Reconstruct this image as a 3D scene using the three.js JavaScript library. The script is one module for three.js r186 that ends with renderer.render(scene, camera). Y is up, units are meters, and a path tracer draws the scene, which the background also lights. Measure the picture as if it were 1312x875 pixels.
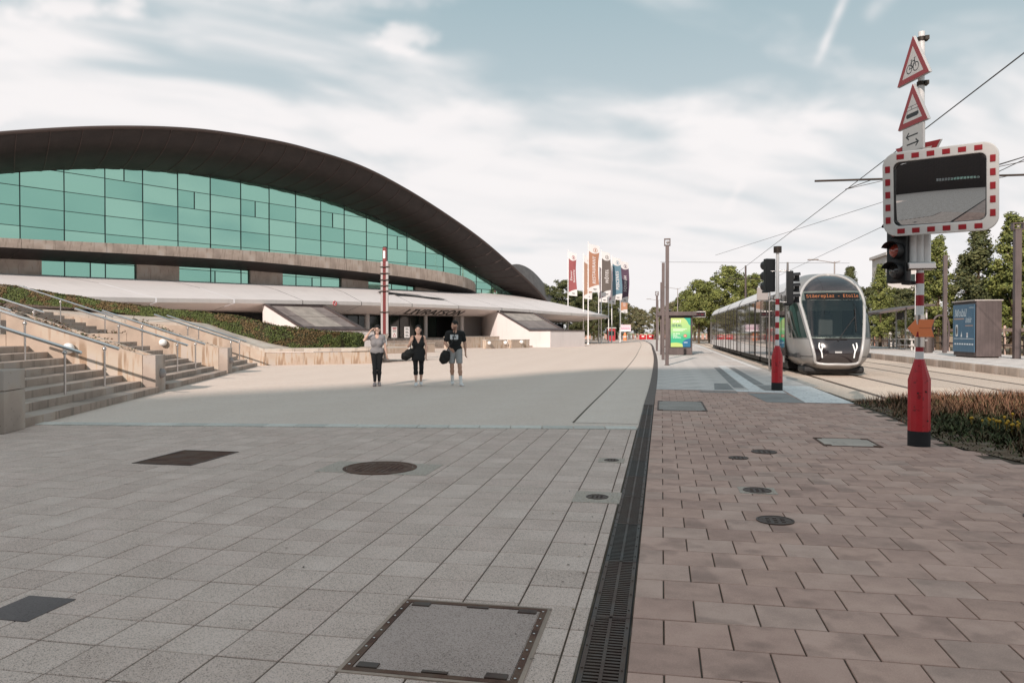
import * as THREE from 'three';
import { mergeGeometries, toCreasedNormals } from 'three/addons/utils/BufferGeometryUtils.js';
import { RoundedBoxGeometry } from 'three/addons/geometries/RoundedBoxGeometry.js';
import { FontLoader } from 'three/addons/loaders/FontLoader.js';
import { TextGeometry } from 'three/addons/geometries/TextGeometry.js';

// ---------------------------------------------------------------- camera, sky, sun, exposure
const scene = new THREE.Scene();
const camera = new THREE.PerspectiveCamera(48.07, 1024 / 682, 0.1, 2500);
camera.position.set(0, 1.5, 0);
camera.rotation.order = 'YXZ';
camera.rotation.set(THREE.MathUtils.degToRad(-0.73), THREE.MathUtils.degToRad(11.07), 0);
scene.add(camera);
const renderer = new THREE.WebGLRenderer({ antialias: true });
renderer.setSize(1024, 682);
renderer.toneMapping = THREE.LinearToneMapping;
renderer.toneMappingExposure = 1.2;
renderer.shadowMap.enabled = true;

const SUN_EL = 28 * Math.PI / 180, SUN_AZ = 9 * Math.PI / 180;   // light travels away from the camera and a little to the right
const travel = new THREE.Vector3(Math.sin(SUN_AZ) * Math.cos(SUN_EL), -Math.sin(SUN_EL), -Math.cos(SUN_AZ) * Math.cos(SUN_EL));
const sun = new THREE.DirectionalLight(new THREE.Color(1.0, 0.87, 0.78), 3.8);
sun.position.copy(travel).multiplyScalar(-220).add(new THREE.Vector3(-8, 0, -45));
sun.target.position.set(-8, 0, -45);
sun.castShadow = true;
sun.shadow.radius = 1;
sun.shadow.mapSize.set(4096, 4096);
Object.assign(sun.shadow.camera, { left: -120, right: 120, top: 120, bottom: -120, near: 1, far: 520 });
scene.add(sun, sun.target);

// seeded random numbers and lattice noise
function rng(seed) { let a = seed >>> 0; return () => { a = (a + 0x6D2B79F5) | 0; let t = Math.imul(a ^ (a >>> 15), 1 | a); t = (t + Math.imul(t ^ (t >>> 7), 61 | t)) ^ t; return ((t ^ (t >>> 14)) >>> 0) / 4294967296; }; }
function hash(x, y, s) { let h = Math.imul(x | 0, 374761393) ^ Math.imul(y | 0, 668265263) ^ Math.imul(s | 0, 2147483647 ^ 0x5bd1e995); h = Math.imul(h ^ (h >>> 13), 1274126177); h ^= h >>> 16; return (h >>> 0) / 4294967296; }
function vnoise(x, y, s, wrap = 0) {
  const xi = Math.floor(x), yi = Math.floor(y), fx = x - xi, fy = y - yi, w = (n) => wrap ? ((n % wrap) + wrap) % wrap : n;
  const a = fx * fx * (3 - 2 * fx), b = fy * fy * (3 - 2 * fy), x0 = w(xi), x1 = w(xi + 1), y0 = w(yi), y1 = w(yi + 1);
  return (hash(x0, y0, s) * (1 - a) + hash(x1, y0, s) * a) * (1 - b) + (hash(x0, y1, s) * (1 - a) + hash(x1, y1, s) * a) * b;
}
function fbm(x, y, s, oct = 5, wrap = 0) { let v = 0, a = 0.5, f = 1; for (let i = 0; i < oct; i++) { v += a * vnoise(x * f, y * f, s + i * 17, wrap ? wrap * f : 0); f *= 2; a *= 0.5; } return v / (1 - Math.pow(0.5, oct)); }
const clamp = (x, a = 0, b = 1) => Math.min(b, Math.max(a, x)), sstep = (a, b, x) => { const t = clamp((x - a) / (b - a)); return t * t * (3 - 2 * t); }, lerp = (a, b, t) => a + (b - a) * t;
function table(pts) { return (x) => { if (x <= pts[0][0]) return pts[0][1]; for (let i = 1; i < pts.length; i++) if (x <= pts[i][0]) return lerp(pts[i - 1][1], pts[i][1], (x - pts[i - 1][0]) / (pts[i][0] - pts[i - 1][0])); return pts[pts.length - 1][1]; }; }
function smoothTable(pts) { const c = new THREE.CatmullRomCurve3(pts.map(([x, y]) => new THREE.Vector3(x, y, 0)), false, 'centripetal').getPoints(240); return table(c.map((p) => [p.x, p.y])); }

// the sky: pale teal air under thin drifting cirrus, one computed panorama
(function sky() {
  const W = 2048, Hh = 1024, data = new Float32Array(W * Hh * 4);
  const fwd = new THREE.Vector3(-0.192, 0, -0.981), right = new THREE.Vector3(0.981, 0, -0.192);
  const streaks = [[[0.448, 0.47], [0.391, 0.336], 0.0065, 0.7], [[-0.125, 0.195], [-0.03, 0.225], 0.008, 0.5], [[0.30, 0.193], [0.275, 0.15], 0.006, 0.35], [[0.52, 0.47], [0.455, 0.40], 0.012, 0.35]];
  const puffs = [[-0.13, 0.385, 0.05, 0.02, 0.8], [-0.56, 0.42, 0.09, 0.03, 0.8], [-0.665, 0.283, 0.03, 0.018, 0.7], [-0.36, 0.45, 0.07, 0.015, 0.6], [-0.2, 0.43, 0.12, 0.02, 0.4]];
  for (let j = 0; j < Hh; j++) {
    const phi = ((j + 0.5) / Hh - 0.5) * Math.PI, y = Math.sin(phi), cy = Math.cos(phi);
    for (let i = 0; i < W; i++) {
      const th = ((i + 0.5) / W - 0.5) * 2 * Math.PI, x = Math.cos(th) * cy, z = Math.sin(th) * cy, o = (j * W + i) * 4;
      let r, g, b;
      if (y < -0.01) { r = 0.42; g = 0.41; b = 0.40; } else {
        const e = Math.max(0, y);
        const t = Math.pow(clamp(e / 0.46), 0.85);
        r = lerp(0.74, 0.265, t); g = lerp(0.735, 0.38, t); b = lerp(0.745, 0.43, t);
        const k = 1 / (e + 0.16), qx = (x * 0.8 - z * 0.6) * k, qz = (x * 0.6 + z * 0.8) * k;
        const wx = fbm(qx * 0.8 + 3, qz * 0.8, 5, 4) - 0.5, wz = fbm(qx * 0.8, qz * 0.8 + 7, 9, 4) - 0.5;
        const broad = fbm(qx * 0.55 + wx * 1.2 + 2.3, qz * 0.95 + wz + 5.1, 21, 5), fine = fbm(qx * 1.6 + wx * 2.4, qz * 4.4 + wz * 2.2, 33, 6), wisp = fbm(qx * 5 + wx * 6, qz * 11 + wz * 5, 57, 5);
        const th = lerp(0.26, 0.50, sstep(0.15, 0.34, e)); let c = sstep(th, th + 0.22, broad * 0.58 + fine * 0.42);
        c = clamp(c * (0.62 + 0.62 * fine) + 0.22 * (1 - sstep(0.0, 0.16, e)) + (wisp - 0.5) * lerp(0.2, 0.45, sstep(0.12, 0.3, e)) * Math.sqrt(c));
        const f = x * fwd.x + z * fwd.z, rr = x * right.x + z * right.z;
        if (f > 0.2) {
          const sx = rr / f, sy = y / f;
          for (const [A, B, w, a] of streaks) { const dx = B[0] - A[0], dy = B[1] - A[1], tt = clamp(((sx - A[0]) * dx + (sy - A[1]) * dy) / (dx * dx + dy * dy)), d = Math.hypot(sx - A[0] - dx * tt, sy - A[1] - dy * tt) / w; c += a * Math.exp(-d * d * 1.6) * (0.4 + 1.0 * fbm(sx * 60, sy * 60, 77, 3)) * sstep(1, 0.75, tt) * sstep(-0.05, 0.2, tt + 0.1); }
          for (const [px, py, w, h, a] of puffs) { const n = fbm(sx * 26, sy * 40, 91, 5), d = Math.hypot((sx - px) / w, (sy - py) / h) + (n - 0.5) * 1.9; c += a * sstep(1.15, 0.15, d); }
        }
        c = clamp(c);
        const cl = 0.775 + 0.05 * (fine - 0.5);
        r = lerp(r, cl, c); g = lerp(g, cl * 0.968, c); b = lerp(b, cl * 0.968, c);
      }
      data[o] = r; data[o + 1] = g; data[o + 2] = b; data[o + 3] = 1;
    }
  }
  const t = new THREE.DataTexture(data, W, Hh, THREE.RGBAFormat, THREE.FloatType);
  t.mapping = THREE.EquirectangularReflectionMapping; t.magFilter = THREE.LinearFilter; t.minFilter = THREE.LinearFilter; t.needsUpdate = true;
  scene.background = t; scene.environment = t;
})();

// ---------------------------------------------------------------- helpers
const taken = new Map();
function numbered(name) { const n = taken.get(name) ?? 0; taken.set(name, n + 1); return n ? `${name}_${String(n).padStart(3, '0')}` : name; }
function tag(o, label, category, group) { o.userData.label = label; o.userData.category = category; if (group) o.userData.group = group; return o; }
function thing(name, label, category, [x, y, z] = [0, 0, 0], turn = 0, group) { const o = new THREE.Group(); o.name = numbered(name); scene.add(o); o.position.set(x, y, z); o.rotation.y = turn; return tag(o, label, category, group); }
function mesh(name, geo, m, parent) { const o = new THREE.Mesh(geo, m); o.name = parent ? name : numbered(name); o.castShadow = o.receiveShadow = true; (parent ?? scene).add(o); return o; }
function single(name, geo, m, label, category, group) { return tag(mesh(name, geo, m), label, category, group); }
function struct(name, geo, m) { const o = mesh(name, geo, m); o.userData.kind = 'structure'; return o; }
function copy(o, [x, y, z], turn, label) { const c = o.clone(); c.name = numbered(o.name.replace(/_\d{3}$/, '')); c.userData = { ...o.userData }; if (label) c.userData.label = label; scene.add(c); c.position.set(x, y, z); if (turn !== undefined) c.rotation.y = turn; return c; }
const V = (x, y, z) => new THREE.Vector3(x, y, z);
function flat(g) { const n = g.index ? g.toNonIndexed() : g; for (const k of Object.keys(n.attributes)) if (!['position', 'normal', 'uv', 'color'].includes(k)) n.deleteAttribute(k); return n; }
function uvm(g) {   // uv in metres, each face laid out along its own plane
  const n = flat(g), p = n.attributes.position, uv = new Float32Array(p.count * 2), a = V(), b = V(), c = V(), e = V();
  for (let i = 0; i < p.count; i += 3) {
    a.fromBufferAttribute(p, i); b.fromBufferAttribute(p, i + 1); c.fromBufferAttribute(p, i + 2);
    e.copy(b).sub(a).cross(c.clone().sub(a)); const ax = Math.abs(e.x), ay = Math.abs(e.y), az = Math.abs(e.z);
    [a, b, c].forEach((q, k) => { const [s, t] = ay >= ax && ay >= az ? [q.x, q.z] : ax >= az ? [q.z, q.y] : [q.x, q.y]; uv[(i + k) * 2] = s; uv[(i + k) * 2 + 1] = t; });
  }
  n.setAttribute('uv', new THREE.BufferAttribute(uv, 2)); return n;
}
function merge(list) { return mergeGeometries(list.map((g) => { const n = flat(g); if (!n.attributes.uv) n.setAttribute('uv', new THREE.BufferAttribute(new Float32Array(n.attributes.position.count * 2), 2)); return n; })); }
function box(w, h, d, x = 0, y = 0, z = 0) { return uvm(new THREE.BoxGeometry(w, h, d).translate(x, y, z)); }
function rbox(w, h, d, x = 0, y = 0, z = 0, r = 0.01, seg = 2) { return uvm(new RoundedBoxGeometry(w, h, d, seg, r).translate(x, y, z)); }
function span(x0, x1, y0, y1, z0, z1) { return box(x1 - x0, y1 - y0, z1 - z0, (x0 + x1) / 2, (y0 + y1) / 2, (z0 + z1) / 2); }
function cyl(r0, r1, h, x = 0, y = 0, z = 0, seg = 16) { return new THREE.CylinderGeometry(r1, r0, h, seg).translate(x, y + h / 2, z); }
function rod(a, b, r0, r1 = r0, seg = 8) { const d = b.clone().sub(a), g = new THREE.CylinderGeometry(r1, r0, d.length(), seg); g.applyQuaternion(new THREE.Quaternion().setFromUnitVectors(V(0, 1, 0), d.clone().normalize())); return g.translate((a.x + b.x) / 2, (a.y + b.y) / 2, (a.z + b.z) / 2); }
function tube(pts, r, n = 32, seg = 8, closed = false) { return new THREE.TubeGeometry(new THREE.CatmullRomCurve3(pts, closed, 'centripetal'), n, r, seg, closed); }
function ball(r, x, y, z, seg = 14) { return new THREE.SphereGeometry(r, seg, Math.round(seg * 0.7)).translate(x, y, z); }
function tris(list) { const p = []; for (const t of list) for (const v of t) p.push(v[0], v[1], v[2]); const g = new THREE.BufferGeometry(); g.setAttribute('position', new THREE.Float32BufferAttribute(p, 3)); g.computeVertexNormals(); return uvm(g); }
function quad(a, b, c, d) { return tris([[a, b, c], [a, c, d]]); }
function grid(nu, nv, fn) {   // smooth surface from a function of (u, v)
  const p = [], uv = [], idx = [];
  for (let j = 0; j <= nv; j++) for (let i = 0; i <= nu; i++) { const q = fn(i / nu, j / nv); p.push(q[0], q[1], q[2]); uv.push(q[3] ?? i / nu, q[4] ?? j / nv); }
  for (let j = 0; j < nv; j++) for (let i = 0; i < nu; i++) { const a = j * (nu + 1) + i; idx.push(a, a + 1, a + nu + 2, a, a + nu + 2, a + nu + 1); }
  const g = new THREE.BufferGeometry(); g.setAttribute('position', new THREE.Float32BufferAttribute(p, 3)); g.setAttribute('uv', new THREE.Float32BufferAttribute(uv, 2)); g.setIndex(idx); g.computeVertexNormals(); return g;
}
function sheet(poly, y) { const s = new THREE.Shape(poly.map(([x, z]) => new THREE.Vector2(x, -z))); return uvm(new THREE.ShapeGeometry(s).rotateX(-Math.PI / 2).translate(0, y, 0)); }
function slab(poly, y0, y1) { const s = new THREE.Shape(poly.map(([x, z]) => new THREE.Vector2(x, -z))); return uvm(new THREE.ExtrudeGeometry(s, { depth: y1 - y0, bevelEnabled: false }).rotateX(-Math.PI / 2).translate(0, y0, 0)); }
function plate(poly, depth, bevel = 0) { return new THREE.ExtrudeGeometry(new THREE.Shape(poly.map(([x, y]) => new THREE.Vector2(x, y))), { depth, bevelEnabled: bevel > 0, bevelSize: bevel, bevelThickness: bevel, bevelSegments: 1, curveSegments: 8 }); }
function unitUV(g, x0, y0, w, h) { const p = g.attributes.position, uv = new Float32Array(p.count * 2); for (let i = 0; i < p.count; i++) { uv[i * 2] = (p.getX(i) - x0) / w; uv[i * 2 + 1] = (p.getY(i) - y0) / h; } g.setAttribute('uv', new THREE.BufferAttribute(uv, 2)); return g; }

// ---------------------------------------------------------------- materials
function mapTex(N, metres, fn, srgb = true) {
  const d = new Uint8Array(N * N * 4);
  for (let j = 0; j < N; j++) for (let i = 0; i < N; i++) { const c = fn(i / N, j / N, i, j), o = (j * N + i) * 4; d[o] = clamp(c[0]) * 255; d[o + 1] = clamp(c[1]) * 255; d[o + 2] = clamp(c[2]) * 255; d[o + 3] = 255; }
  let mean = 0; for (let i = 0; i < d.length; i += 4) mean += (d[i] + d[i + 1] + d[i + 2]) / 3; const gain = 0.93 * 255 / (mean / (d.length / 4)); for (let i = 0; i < d.length; i++) if (i % 4 !== 3) d[i] = Math.min(255, d[i] * gain);
  const t = new THREE.DataTexture(d, N, N); t.wrapS = t.wrapT = THREE.RepeatWrapping; t.magFilter = THREE.LinearFilter; t.minFilter = THREE.LinearMipmapLinearFilter; t.generateMipmaps = true;
  if (srgb) t.colorSpace = THREE.SRGBColorSpace; t.repeat.set(1 / metres, 1 / metres); t.needsUpdate = true; return t;
}
const grey = (v, t = [1, 1, 1]) => [v * t[0], v * t[1], v * t[2]];
const texPaver = mapTex(1024, 2.4, (u, v, i, j) => { const s = hash(i >> 1, j >> 1, 3), f = hash(i, j, 8), n = fbm(u * 6, v * 6, 4, 5, 6); let c = 0.80 + (n - 0.5) * 0.20 + (f - 0.5) * 0.2; if (s > 0.86) c -= 0.2; if (s < 0.1) c += 0.14; return [c, c * 0.985, c * 0.97]; });
const texBlock = mapTex(1024, 2.6, (u, v, i, j) => { const n = fbm(u * 5, v * 5, 14, 6, 5), m = fbm(u * 24, v * 24, 19, 3, 24), f = hash(i, j, 9), st = sstep(0.56, 0.76, fbm(u * 11, v * 11, 27, 4, 11)); const c = 0.84 + (n - 0.5) * 0.22 + (m - 0.5) * 0.12 + (f - 0.5) * 0.1 - st * 0.09; return [c, c * 0.985, c * 0.98]; });
const texAggregate = mapTex(1024, 2.0, (u, v, i, j) => { const s = hash(i / 3 | 0, j / 3 | 0, 41), k = hash(i / 3 | 0, j / 3 | 0, 44), f = hash(i, j, 42), n = fbm(u * 4, v * 4, 43, 4, 4); let c = 0.84 + (n - 0.5) * 0.05 + (f - 0.5) * 0.16; const t = k > 0.5 ? [1, 0.94, 0.89] : [1, 0.965, 0.94]; if (s > 0.83) c -= 0.20; if (s < 0.12) c += 0.12; return grey(c, t); });
const texConcrete = mapTex(1024, 4.0, (u, v, i, j) => { const n = fbm(u * 5, v * 5, 51, 6, 5), m = fbm(u * 40, v * 5, 52, 4, 40), f = hash(i, j, 53), p = hash(i >> 2, j >> 2, 54) > 0.994 ? 0.2 : 0; const st = sstep(0.58, 0.75, m) * 0.12; const c = 0.84 + (n - 0.5) * 0.36 - st + (f - 0.5) * 0.05 - p; return [c, c * 0.975, c * 0.95]; });
const texStained = mapTex(1024, 3.0, (u, v, i, j) => { const n = fbm(u * 4, v * 4, 61, 6, 4), m = fbm(u * 30, v * 3, 62, 5, 30), f = hash(i, j, 63); const st = sstep(0.5, 0.72, m) * sstep(0.4, 0.62, n), c = 0.86 + (n - 0.5) * 0.38 - st * 0.2 + (f - 0.5) * 0.06; return [c, c * (0.965 - st * 0.05), c * (0.93 - st * 0.1)]; });
const texAsphalt = mapTex(512, 1.6, (u, v, i, j) => { const f = hash(i, j, 71), n = fbm(u * 5, v * 5, 72, 5, 5), s = hash(i >> 1, j >> 1, 73) > 0.92 ? 0.1 : 0; return grey(0.80 + (n - 0.5) * 0.22 + (f - 0.5) * 0.14 - s); });
const texRust = mapTex(512, 1.0, (u, v, i, j) => { const n = fbm(u * 8, v * 8, 81, 6, 8), f = hash(i, j, 82), c = 0.7 + (n - 0.5) * 0.7 + (f - 0.5) * 0.2; return [c, c * 0.86, c * 0.78]; });
const texPaint = mapTex(512, 1.5, (u, v, i, j) => { const n = fbm(u * 6, v * 6, 91, 5, 6), f = hash(i, j, 92), w = sstep(0.68, 0.75, fbm(u * 22, v * 22, 93, 4, 22)); return grey(0.93 + (n - 0.5) * 0.12 + (f - 0.5) * 0.05 - w * 0.25); });
const texMetal = mapTex(512, 3.0, (u, v, i, j) => { const n = fbm(u * 6, v * 6, 95, 5, 6), m = fbm(u * 60, v * 2, 96, 3, 60); return grey(0.82 + (n - 0.5) * 0.3 + (m - 0.5) * 0.16); });
const texWhite = mapTex(512, 6.0, (u, v, i, j) => { const n = fbm(u * 5, v * 5, 97, 6, 5), m = fbm(u * 36, v * 3, 98, 4, 36), f = hash(i, j, 99); return grey(0.93 + (n - 0.5) * 0.05 - sstep(0.62, 0.8, m) * 0.02 + (f - 0.5) * 0.02, [1, 0.99, 0.985]); });
const texSoil = mapTex(512, 1.2, (u, v, i, j) => { const n = fbm(u * 9, v * 9, 101, 6, 9), f = hash(i, j, 102), c = 0.6 + (n - 0.5) * 0.7 + (f - 0.5) * 0.25; return [c, c * 0.9, c * 0.78]; });
const texGrass = mapTex(512, 3.0, (u, v, i, j) => { const n = fbm(u * 9, v * 9, 105, 6, 9), f = hash(i, j, 106), c = 0.65 + (n - 0.5) * 0.6 + (f - 0.5) * 0.3; return [c * 0.95, c, c * 0.7]; });
function mat(r, g, b, rough = 0.85, extra = {}) { const m = new (extra.physical ? THREE.MeshPhysicalMaterial : THREE.MeshStandardMaterial)({ roughness: rough }); delete extra.physical; m.color.setRGB(r, g, b); Object.assign(m, extra); return m; }
const bump = (t, s) => ({ map: t, bumpMap: t, bumpScale: s });
const M = {
  ground: mat(0.30, 0.29, 0.25, 0.95, { map: texGrass }),
  joint: mat(0.10, 0.08, 0.07, 0.95, { map: texSoil }),
  aggregate: mat(0.75, 0.655, 0.605, 0.9, bump(texAggregate, 0.002)),
  strip: mat(0.60, 0.62, 0.58, 0.9, bump(texPaver, 0.001)),
  concrete: mat(0.44, 0.375, 0.335, 0.88, bump(texConcrete, 0.002)),
  stained: mat(0.50, 0.425, 0.37, 0.9, bump(texStained, 0.002)),
  coping: mat(0.56, 0.505, 0.455, 0.88, bump(texConcrete, 0.002)),
  stepStone: mat(0.44, 0.36, 0.32, 0.88, bump(texConcrete, 0.002)),
  platform: mat(0.70, 0.635, 0.595, 0.9, bump(texAsphalt, 0.001)),
  track: mat(0.66, 0.565, 0.49, 0.9, bump(texAggregate, 0.002)),
  darkPave: mat(0.32, 0.305, 0.295, 0.9, bump(texAsphalt, 0.001)),
  paint: mat(0.84, 0.82, 0.80, 0.7, { map: texPaint }),
  iron: mat(0.085, 0.062, 0.056, 0.6, { map: texRust, metalness: 0.35, bumpMap: texRust, bumpScale: 0.001 }),
  ironDark: mat(0.05, 0.044, 0.042, 0.55, { map: texRust, metalness: 0.4 }),
  trough: mat(0.02, 0.018, 0.017, 0.95),
  rustPlate: mat(0.12, 0.072, 0.055, 0.85, bump(texRust, 0.002)),
  coverFill: mat(0.46, 0.36, 0.325, 0.95, bump(texPaver, 0.0008)),
  coverLight: mat(0.60, 0.53, 0.48, 0.8, bump(texConcrete, 0.0015)),
  patch: mat(0.50, 0.45, 0.41, 0.95, bump(texAggregate, 0.004)),
  steel: mat(0.62, 0.58, 0.56, 0.28, { metalness: 1 }),
  chrome: mat(0.75, 0.72, 0.71, 0.14, { metalness: 1 }),
  brown: mat(0.115, 0.088, 0.085, 0.5, { map: texMetal, metalness: 0.2 }),
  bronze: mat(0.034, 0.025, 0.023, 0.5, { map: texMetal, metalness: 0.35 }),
  bronzeRim: mat(0.10, 0.07, 0.062, 0.5, { map: texMetal, metalness: 0.3 }),
  black: mat(0.012, 0.013, 0.015, 0.45),
  blackMatt: mat(0.018, 0.018, 0.02, 0.85),
  white: mat(0.81, 0.765, 0.755, 0.75, { map: texWhite }),
  whitePole: mat(0.80, 0.78, 0.77, 0.4),
  whiteGrey: mat(0.62, 0.60, 0.585, 0.7, { map: texWhite }),
  red: mat(0.58, 0.016, 0.026, 0.42, { map: texPaint }),
  redDark: mat(0.36, 0.012, 0.02, 0.45),
  orange: mat(0.95, 0.26, 0.09, 0.5),
  lampWhite: mat(0.85, 0.84, 0.82, 0.3),
  greyPlastic: mat(0.30, 0.27, 0.26, 0.6),
  tealGlass: mat(0.28, 0.52, 0.435, 0.04, { metalness: 0.92 }),
  tealGlassB: mat(0.235, 0.465, 0.39, 0.05, { metalness: 0.92 }),
  tealGlassC: mat(0.305, 0.545, 0.455, 0.035, { metalness: 0.92 }),
  darkGlass: mat(0.016, 0.03, 0.026, 0.05, { physical: true, specularIntensity: 1, ior: 1.5 }),
  greenGlass: mat(0.012, 0.05, 0.042, 0.06),
  clearGlass: mat(0.9, 0.95, 0.93, 0.03, { physical: true, transmission: 1, thickness: 0, ior: 1.5 }),
  bark: mat(0.10, 0.075, 0.055, 0.95, { map: texSoil }),
  leaf: mat(1, 1, 1, 0.75, { vertexColors: true }),
  vertex: mat(1, 1, 1, 0.85, { vertexColors: true }),
  soil: mat(0.16, 0.115, 0.085, 0.95, bump(texSoil, 0.01)),
};
function canvasTex(w, h, draw) { const c = document.createElement('canvas'); c.width = w; c.height = h; const x = c.getContext('2d'); draw(x, w, h); const t = new THREE.CanvasTexture(c); t.colorSpace = THREE.SRGBColorSpace; t.magFilter = THREE.LinearFilter; t.anisotropy = 8; return t; }
const font = await new FontLoader().loadAsync('fonts/droid/droid_sans_regular.typeface.json');

// ---------------------------------------------------------------- the ground and its paving
struct('ground', new THREE.PlaneGeometry(1600, 1600, 1, 1).rotateX(-Math.PI / 2).translate(0, -0.25, -200), M.ground);
const drainL = [[-0.36, 0], [-0.36, -12], [-0.355, -15.7], [-0.33, -20.7], [-0.33, -27.2], [-0.42, -42.7], [-0.68, -59.8], [-1.55, -99], [-4.3, -150], [-9, -200]].map(([x, z]) => V(x, 0, z));
const drainCurve = new THREE.CatmullRomCurve3(drainL, false, 'centripetal').getPoints(160);
const drainX = (z) => { for (let i = 1; i < drainCurve.length; i++) if (drainCurve[i].z <= z) return drainCurve[i].x; return -9; };
const stripZ = (x) => -12.05 + (x + 0.35) * -0.135;      // the pale band where the slabs end and the exposed aggregate begins

{ // exposed-aggregate forecourt
  const right = drainCurve.filter((p) => p.z < -12.3).map((p) => [p.x, p.z]);
  struct('forecourt', sheet([[-90, stripZ(-12)], [-10.8, stripZ(-10.8)], [-0.36, stripZ(-0.36)], ...right, [-90, -200]], 0), M.aggregate);
  struct('rear_forecourt', sheet([[-90, 110], [-0.37, 110], [-0.37, 0.55], [-3.1, 0.55], [-3.1, -1.1], [-11.3, -9.3], [-11.6, -10.9], [-90, stripZ(-12)]], -0.004), mat(0.62, 0.53, 0.485, 0.9, { map: texPaver }));
  struct('rear_pavement', sheet([[-0.14, 110], [40, 110], [40, -3], [12, -3], [5.9, 0.45], [-0.14, 0.45]], -0.004), mat(0.52, 0.395, 0.345, 0.9, { map: texBlock }));
  struct('rear_drain', sheet([[-0.36, 110], [-0.15, 110], [-0.15, 0.9], [-0.36, 0.9]], -0.006), M.ironDark);
}
{ // smoother border band along the drain, with a narrow joint
  const c = drainCurve.filter((p) => p.z < -12.5 && p.z > -120), band = (o0, o1) => [...c.map((p) => [p.x + o0, p.z]), ...c.slice().reverse().map((p) => [p.x + o1, p.z])];
  struct('border_band', sheet(band(-0.02, -1.05), 0.004), mat(0.78, 0.69, 0.64, 0.9, bump(texAggregate, 0.001)));
  struct('border_joint', sheet(band(-1.05, -1.085), 0.005), M.joint);
}
{ // pale strip of setts, each stone its own
  const s = new THREE.Group(); s.name = 'sett_strip'; s.userData.kind = 'structure'; scene.add(s);
  const r = rng(5), ms = [0.60, 0.66, 0.72].map((v) => mat(v, v * 0.96, v * 0.89, 0.9, bump(texPaver, 0.001)));
  const g = uvm(paver(0.478, 0.33, 0.006, 0.04)), n = 21;
  for (let i = 0; i < n; i++) { const x = -0.62 - i * 0.486, o = mesh('sett', g, ms[Math.floor(r() * 3)], s); o.position.set(x, 0.012 + r() * 0.002, stripZ(x) + 0.02); o.rotation.y = Math.atan(0.135); }
}
function paver(w, d, c, h) {   // a slab with chamfered upper edges, top at y = 0
  const a = w / 2, b = d / 2, i = a - c, k = b - c, t = [[-i, 0, k], [i, 0, k], [i, 0, -k], [-i, 0, -k]], m = [[-a, -c, b], [a, -c, b], [a, -c, -b], [-a, -c, -b]], l = [[-a, -h, b], [a, -h, b], [a, -h, -b], [-a, -h, -b]], q = [[t[0], t[1], t[2]], [t[0], t[2], t[3]]];
  for (let n = 0; n < 4; n++) { const e = (n + 1) % 4; q.push([m[n], m[e], t[e]], [m[n], t[e], t[n]], [l[n], l[e], m[e]], [l[n], m[e], m[n]]); }
  return tris(q);
}
function shiftUV(g, du, dv) { const n = g.clone(), a = n.attributes.uv; for (let i = 0; i < a.count; i++) a.setXY(i, a.getX(i) + du, a.getY(i) + dv); return n; }
const inView = (x, z) => { const rx = x * 0.9814 - z * 0.1921, rz = -x * 0.1921 - z * 0.9814; return rz > 2.9 && Math.abs(rx) < 0.70 * rz; };
function paving(name, partName, stones, tints, tex, seed) {
  const grp = new THREE.Group(); grp.name = name; grp.userData.kind = 'structure'; scene.add(grp);
  const r = rng(seed), mats = tints.map((t) => mat(t[0], t[1], t[2], 0.86, bump(tex, 0.0008)));
  const cache = new Map(), geo = (w, d, k) => { const key = `${w.toFixed(3)}_${d.toFixed(3)}_${k}`; if (!cache.has(key)) cache.set(key, shiftUV(paver(w, d, 0.003, 0.03), k * 0.37, k * 0.61)); return cache.get(key); };
  for (const s of stones) { s.d2 = Math.hypot(s.x, s.z) + (inView(s.x, s.z) ? 0 : 100); s.k = Math.floor(r() * 29); s.m = Math.floor(r() * mats.length); s.y = (r() - 0.5) * 0.003 - 0.001; s.a = (r() - 0.5) * 0.006; s.b = (r() - 0.5) * 0.006; }
  stones.sort((p, q) => p.d2 - q.d2);
  const rest = mats.map(() => []);
  stones.forEach((s, i) => {
    const g = geo(s.w, s.d, s.k);
    if (i < 298) { const o = mesh(partName, g, mats[s.m], grp); o.position.set(s.x, s.y, s.z); o.rotation.set(s.a, 0, s.b); } else { const c = g.clone(); c.rotateX(s.a); c.rotateZ(s.b); rest[s.m].push(c.translate(s.x, s.y, s.z)); }
  });
  rest.forEach((l, i) => { if (l.length) { const o = mesh(`${partName}_field`, merge(l), mats[i], grp); o.userData.kind = 'stuff'; } });
  return grp;
}
{ // square slabs left of the drain, in straight rows
  const p = 0.315, list = [];
  for (let j = 0; j < 44; j++) for (let i = -1; i < 40; i++) {
    const z = 0.6 - (j + 0.5) * p - 0.02; let x0 = -0.455 - (i + 1) * p, x1 = x0 + p; if (i === -1) x1 = -0.372;
    const x = (x0 + x1) / 2; if (x < z - 1.9 && x < -3 || x < -11.3) continue; if (z - p / 2 < stripZ(x) - 0.1) continue;
    list.push({ x, z, w: x1 - x0 - 0.0095, d: p - 0.0085 });
  }
  const g = paving('slab_paving', 'slab', list, [[0.69, 0.54, 0.475], [0.705, 0.555, 0.49], [0.665, 0.52, 0.458], [0.695, 0.55, 0.485], [0.68, 0.527, 0.465]], texPaver, 11);
  mesh('joint_bed', sheet([[-16, 2], [-0.365, 2], [-0.365, -12.4], [-11.6, -11.2], [-16, -11.2]], -0.010), M.joint, g);
}
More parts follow.
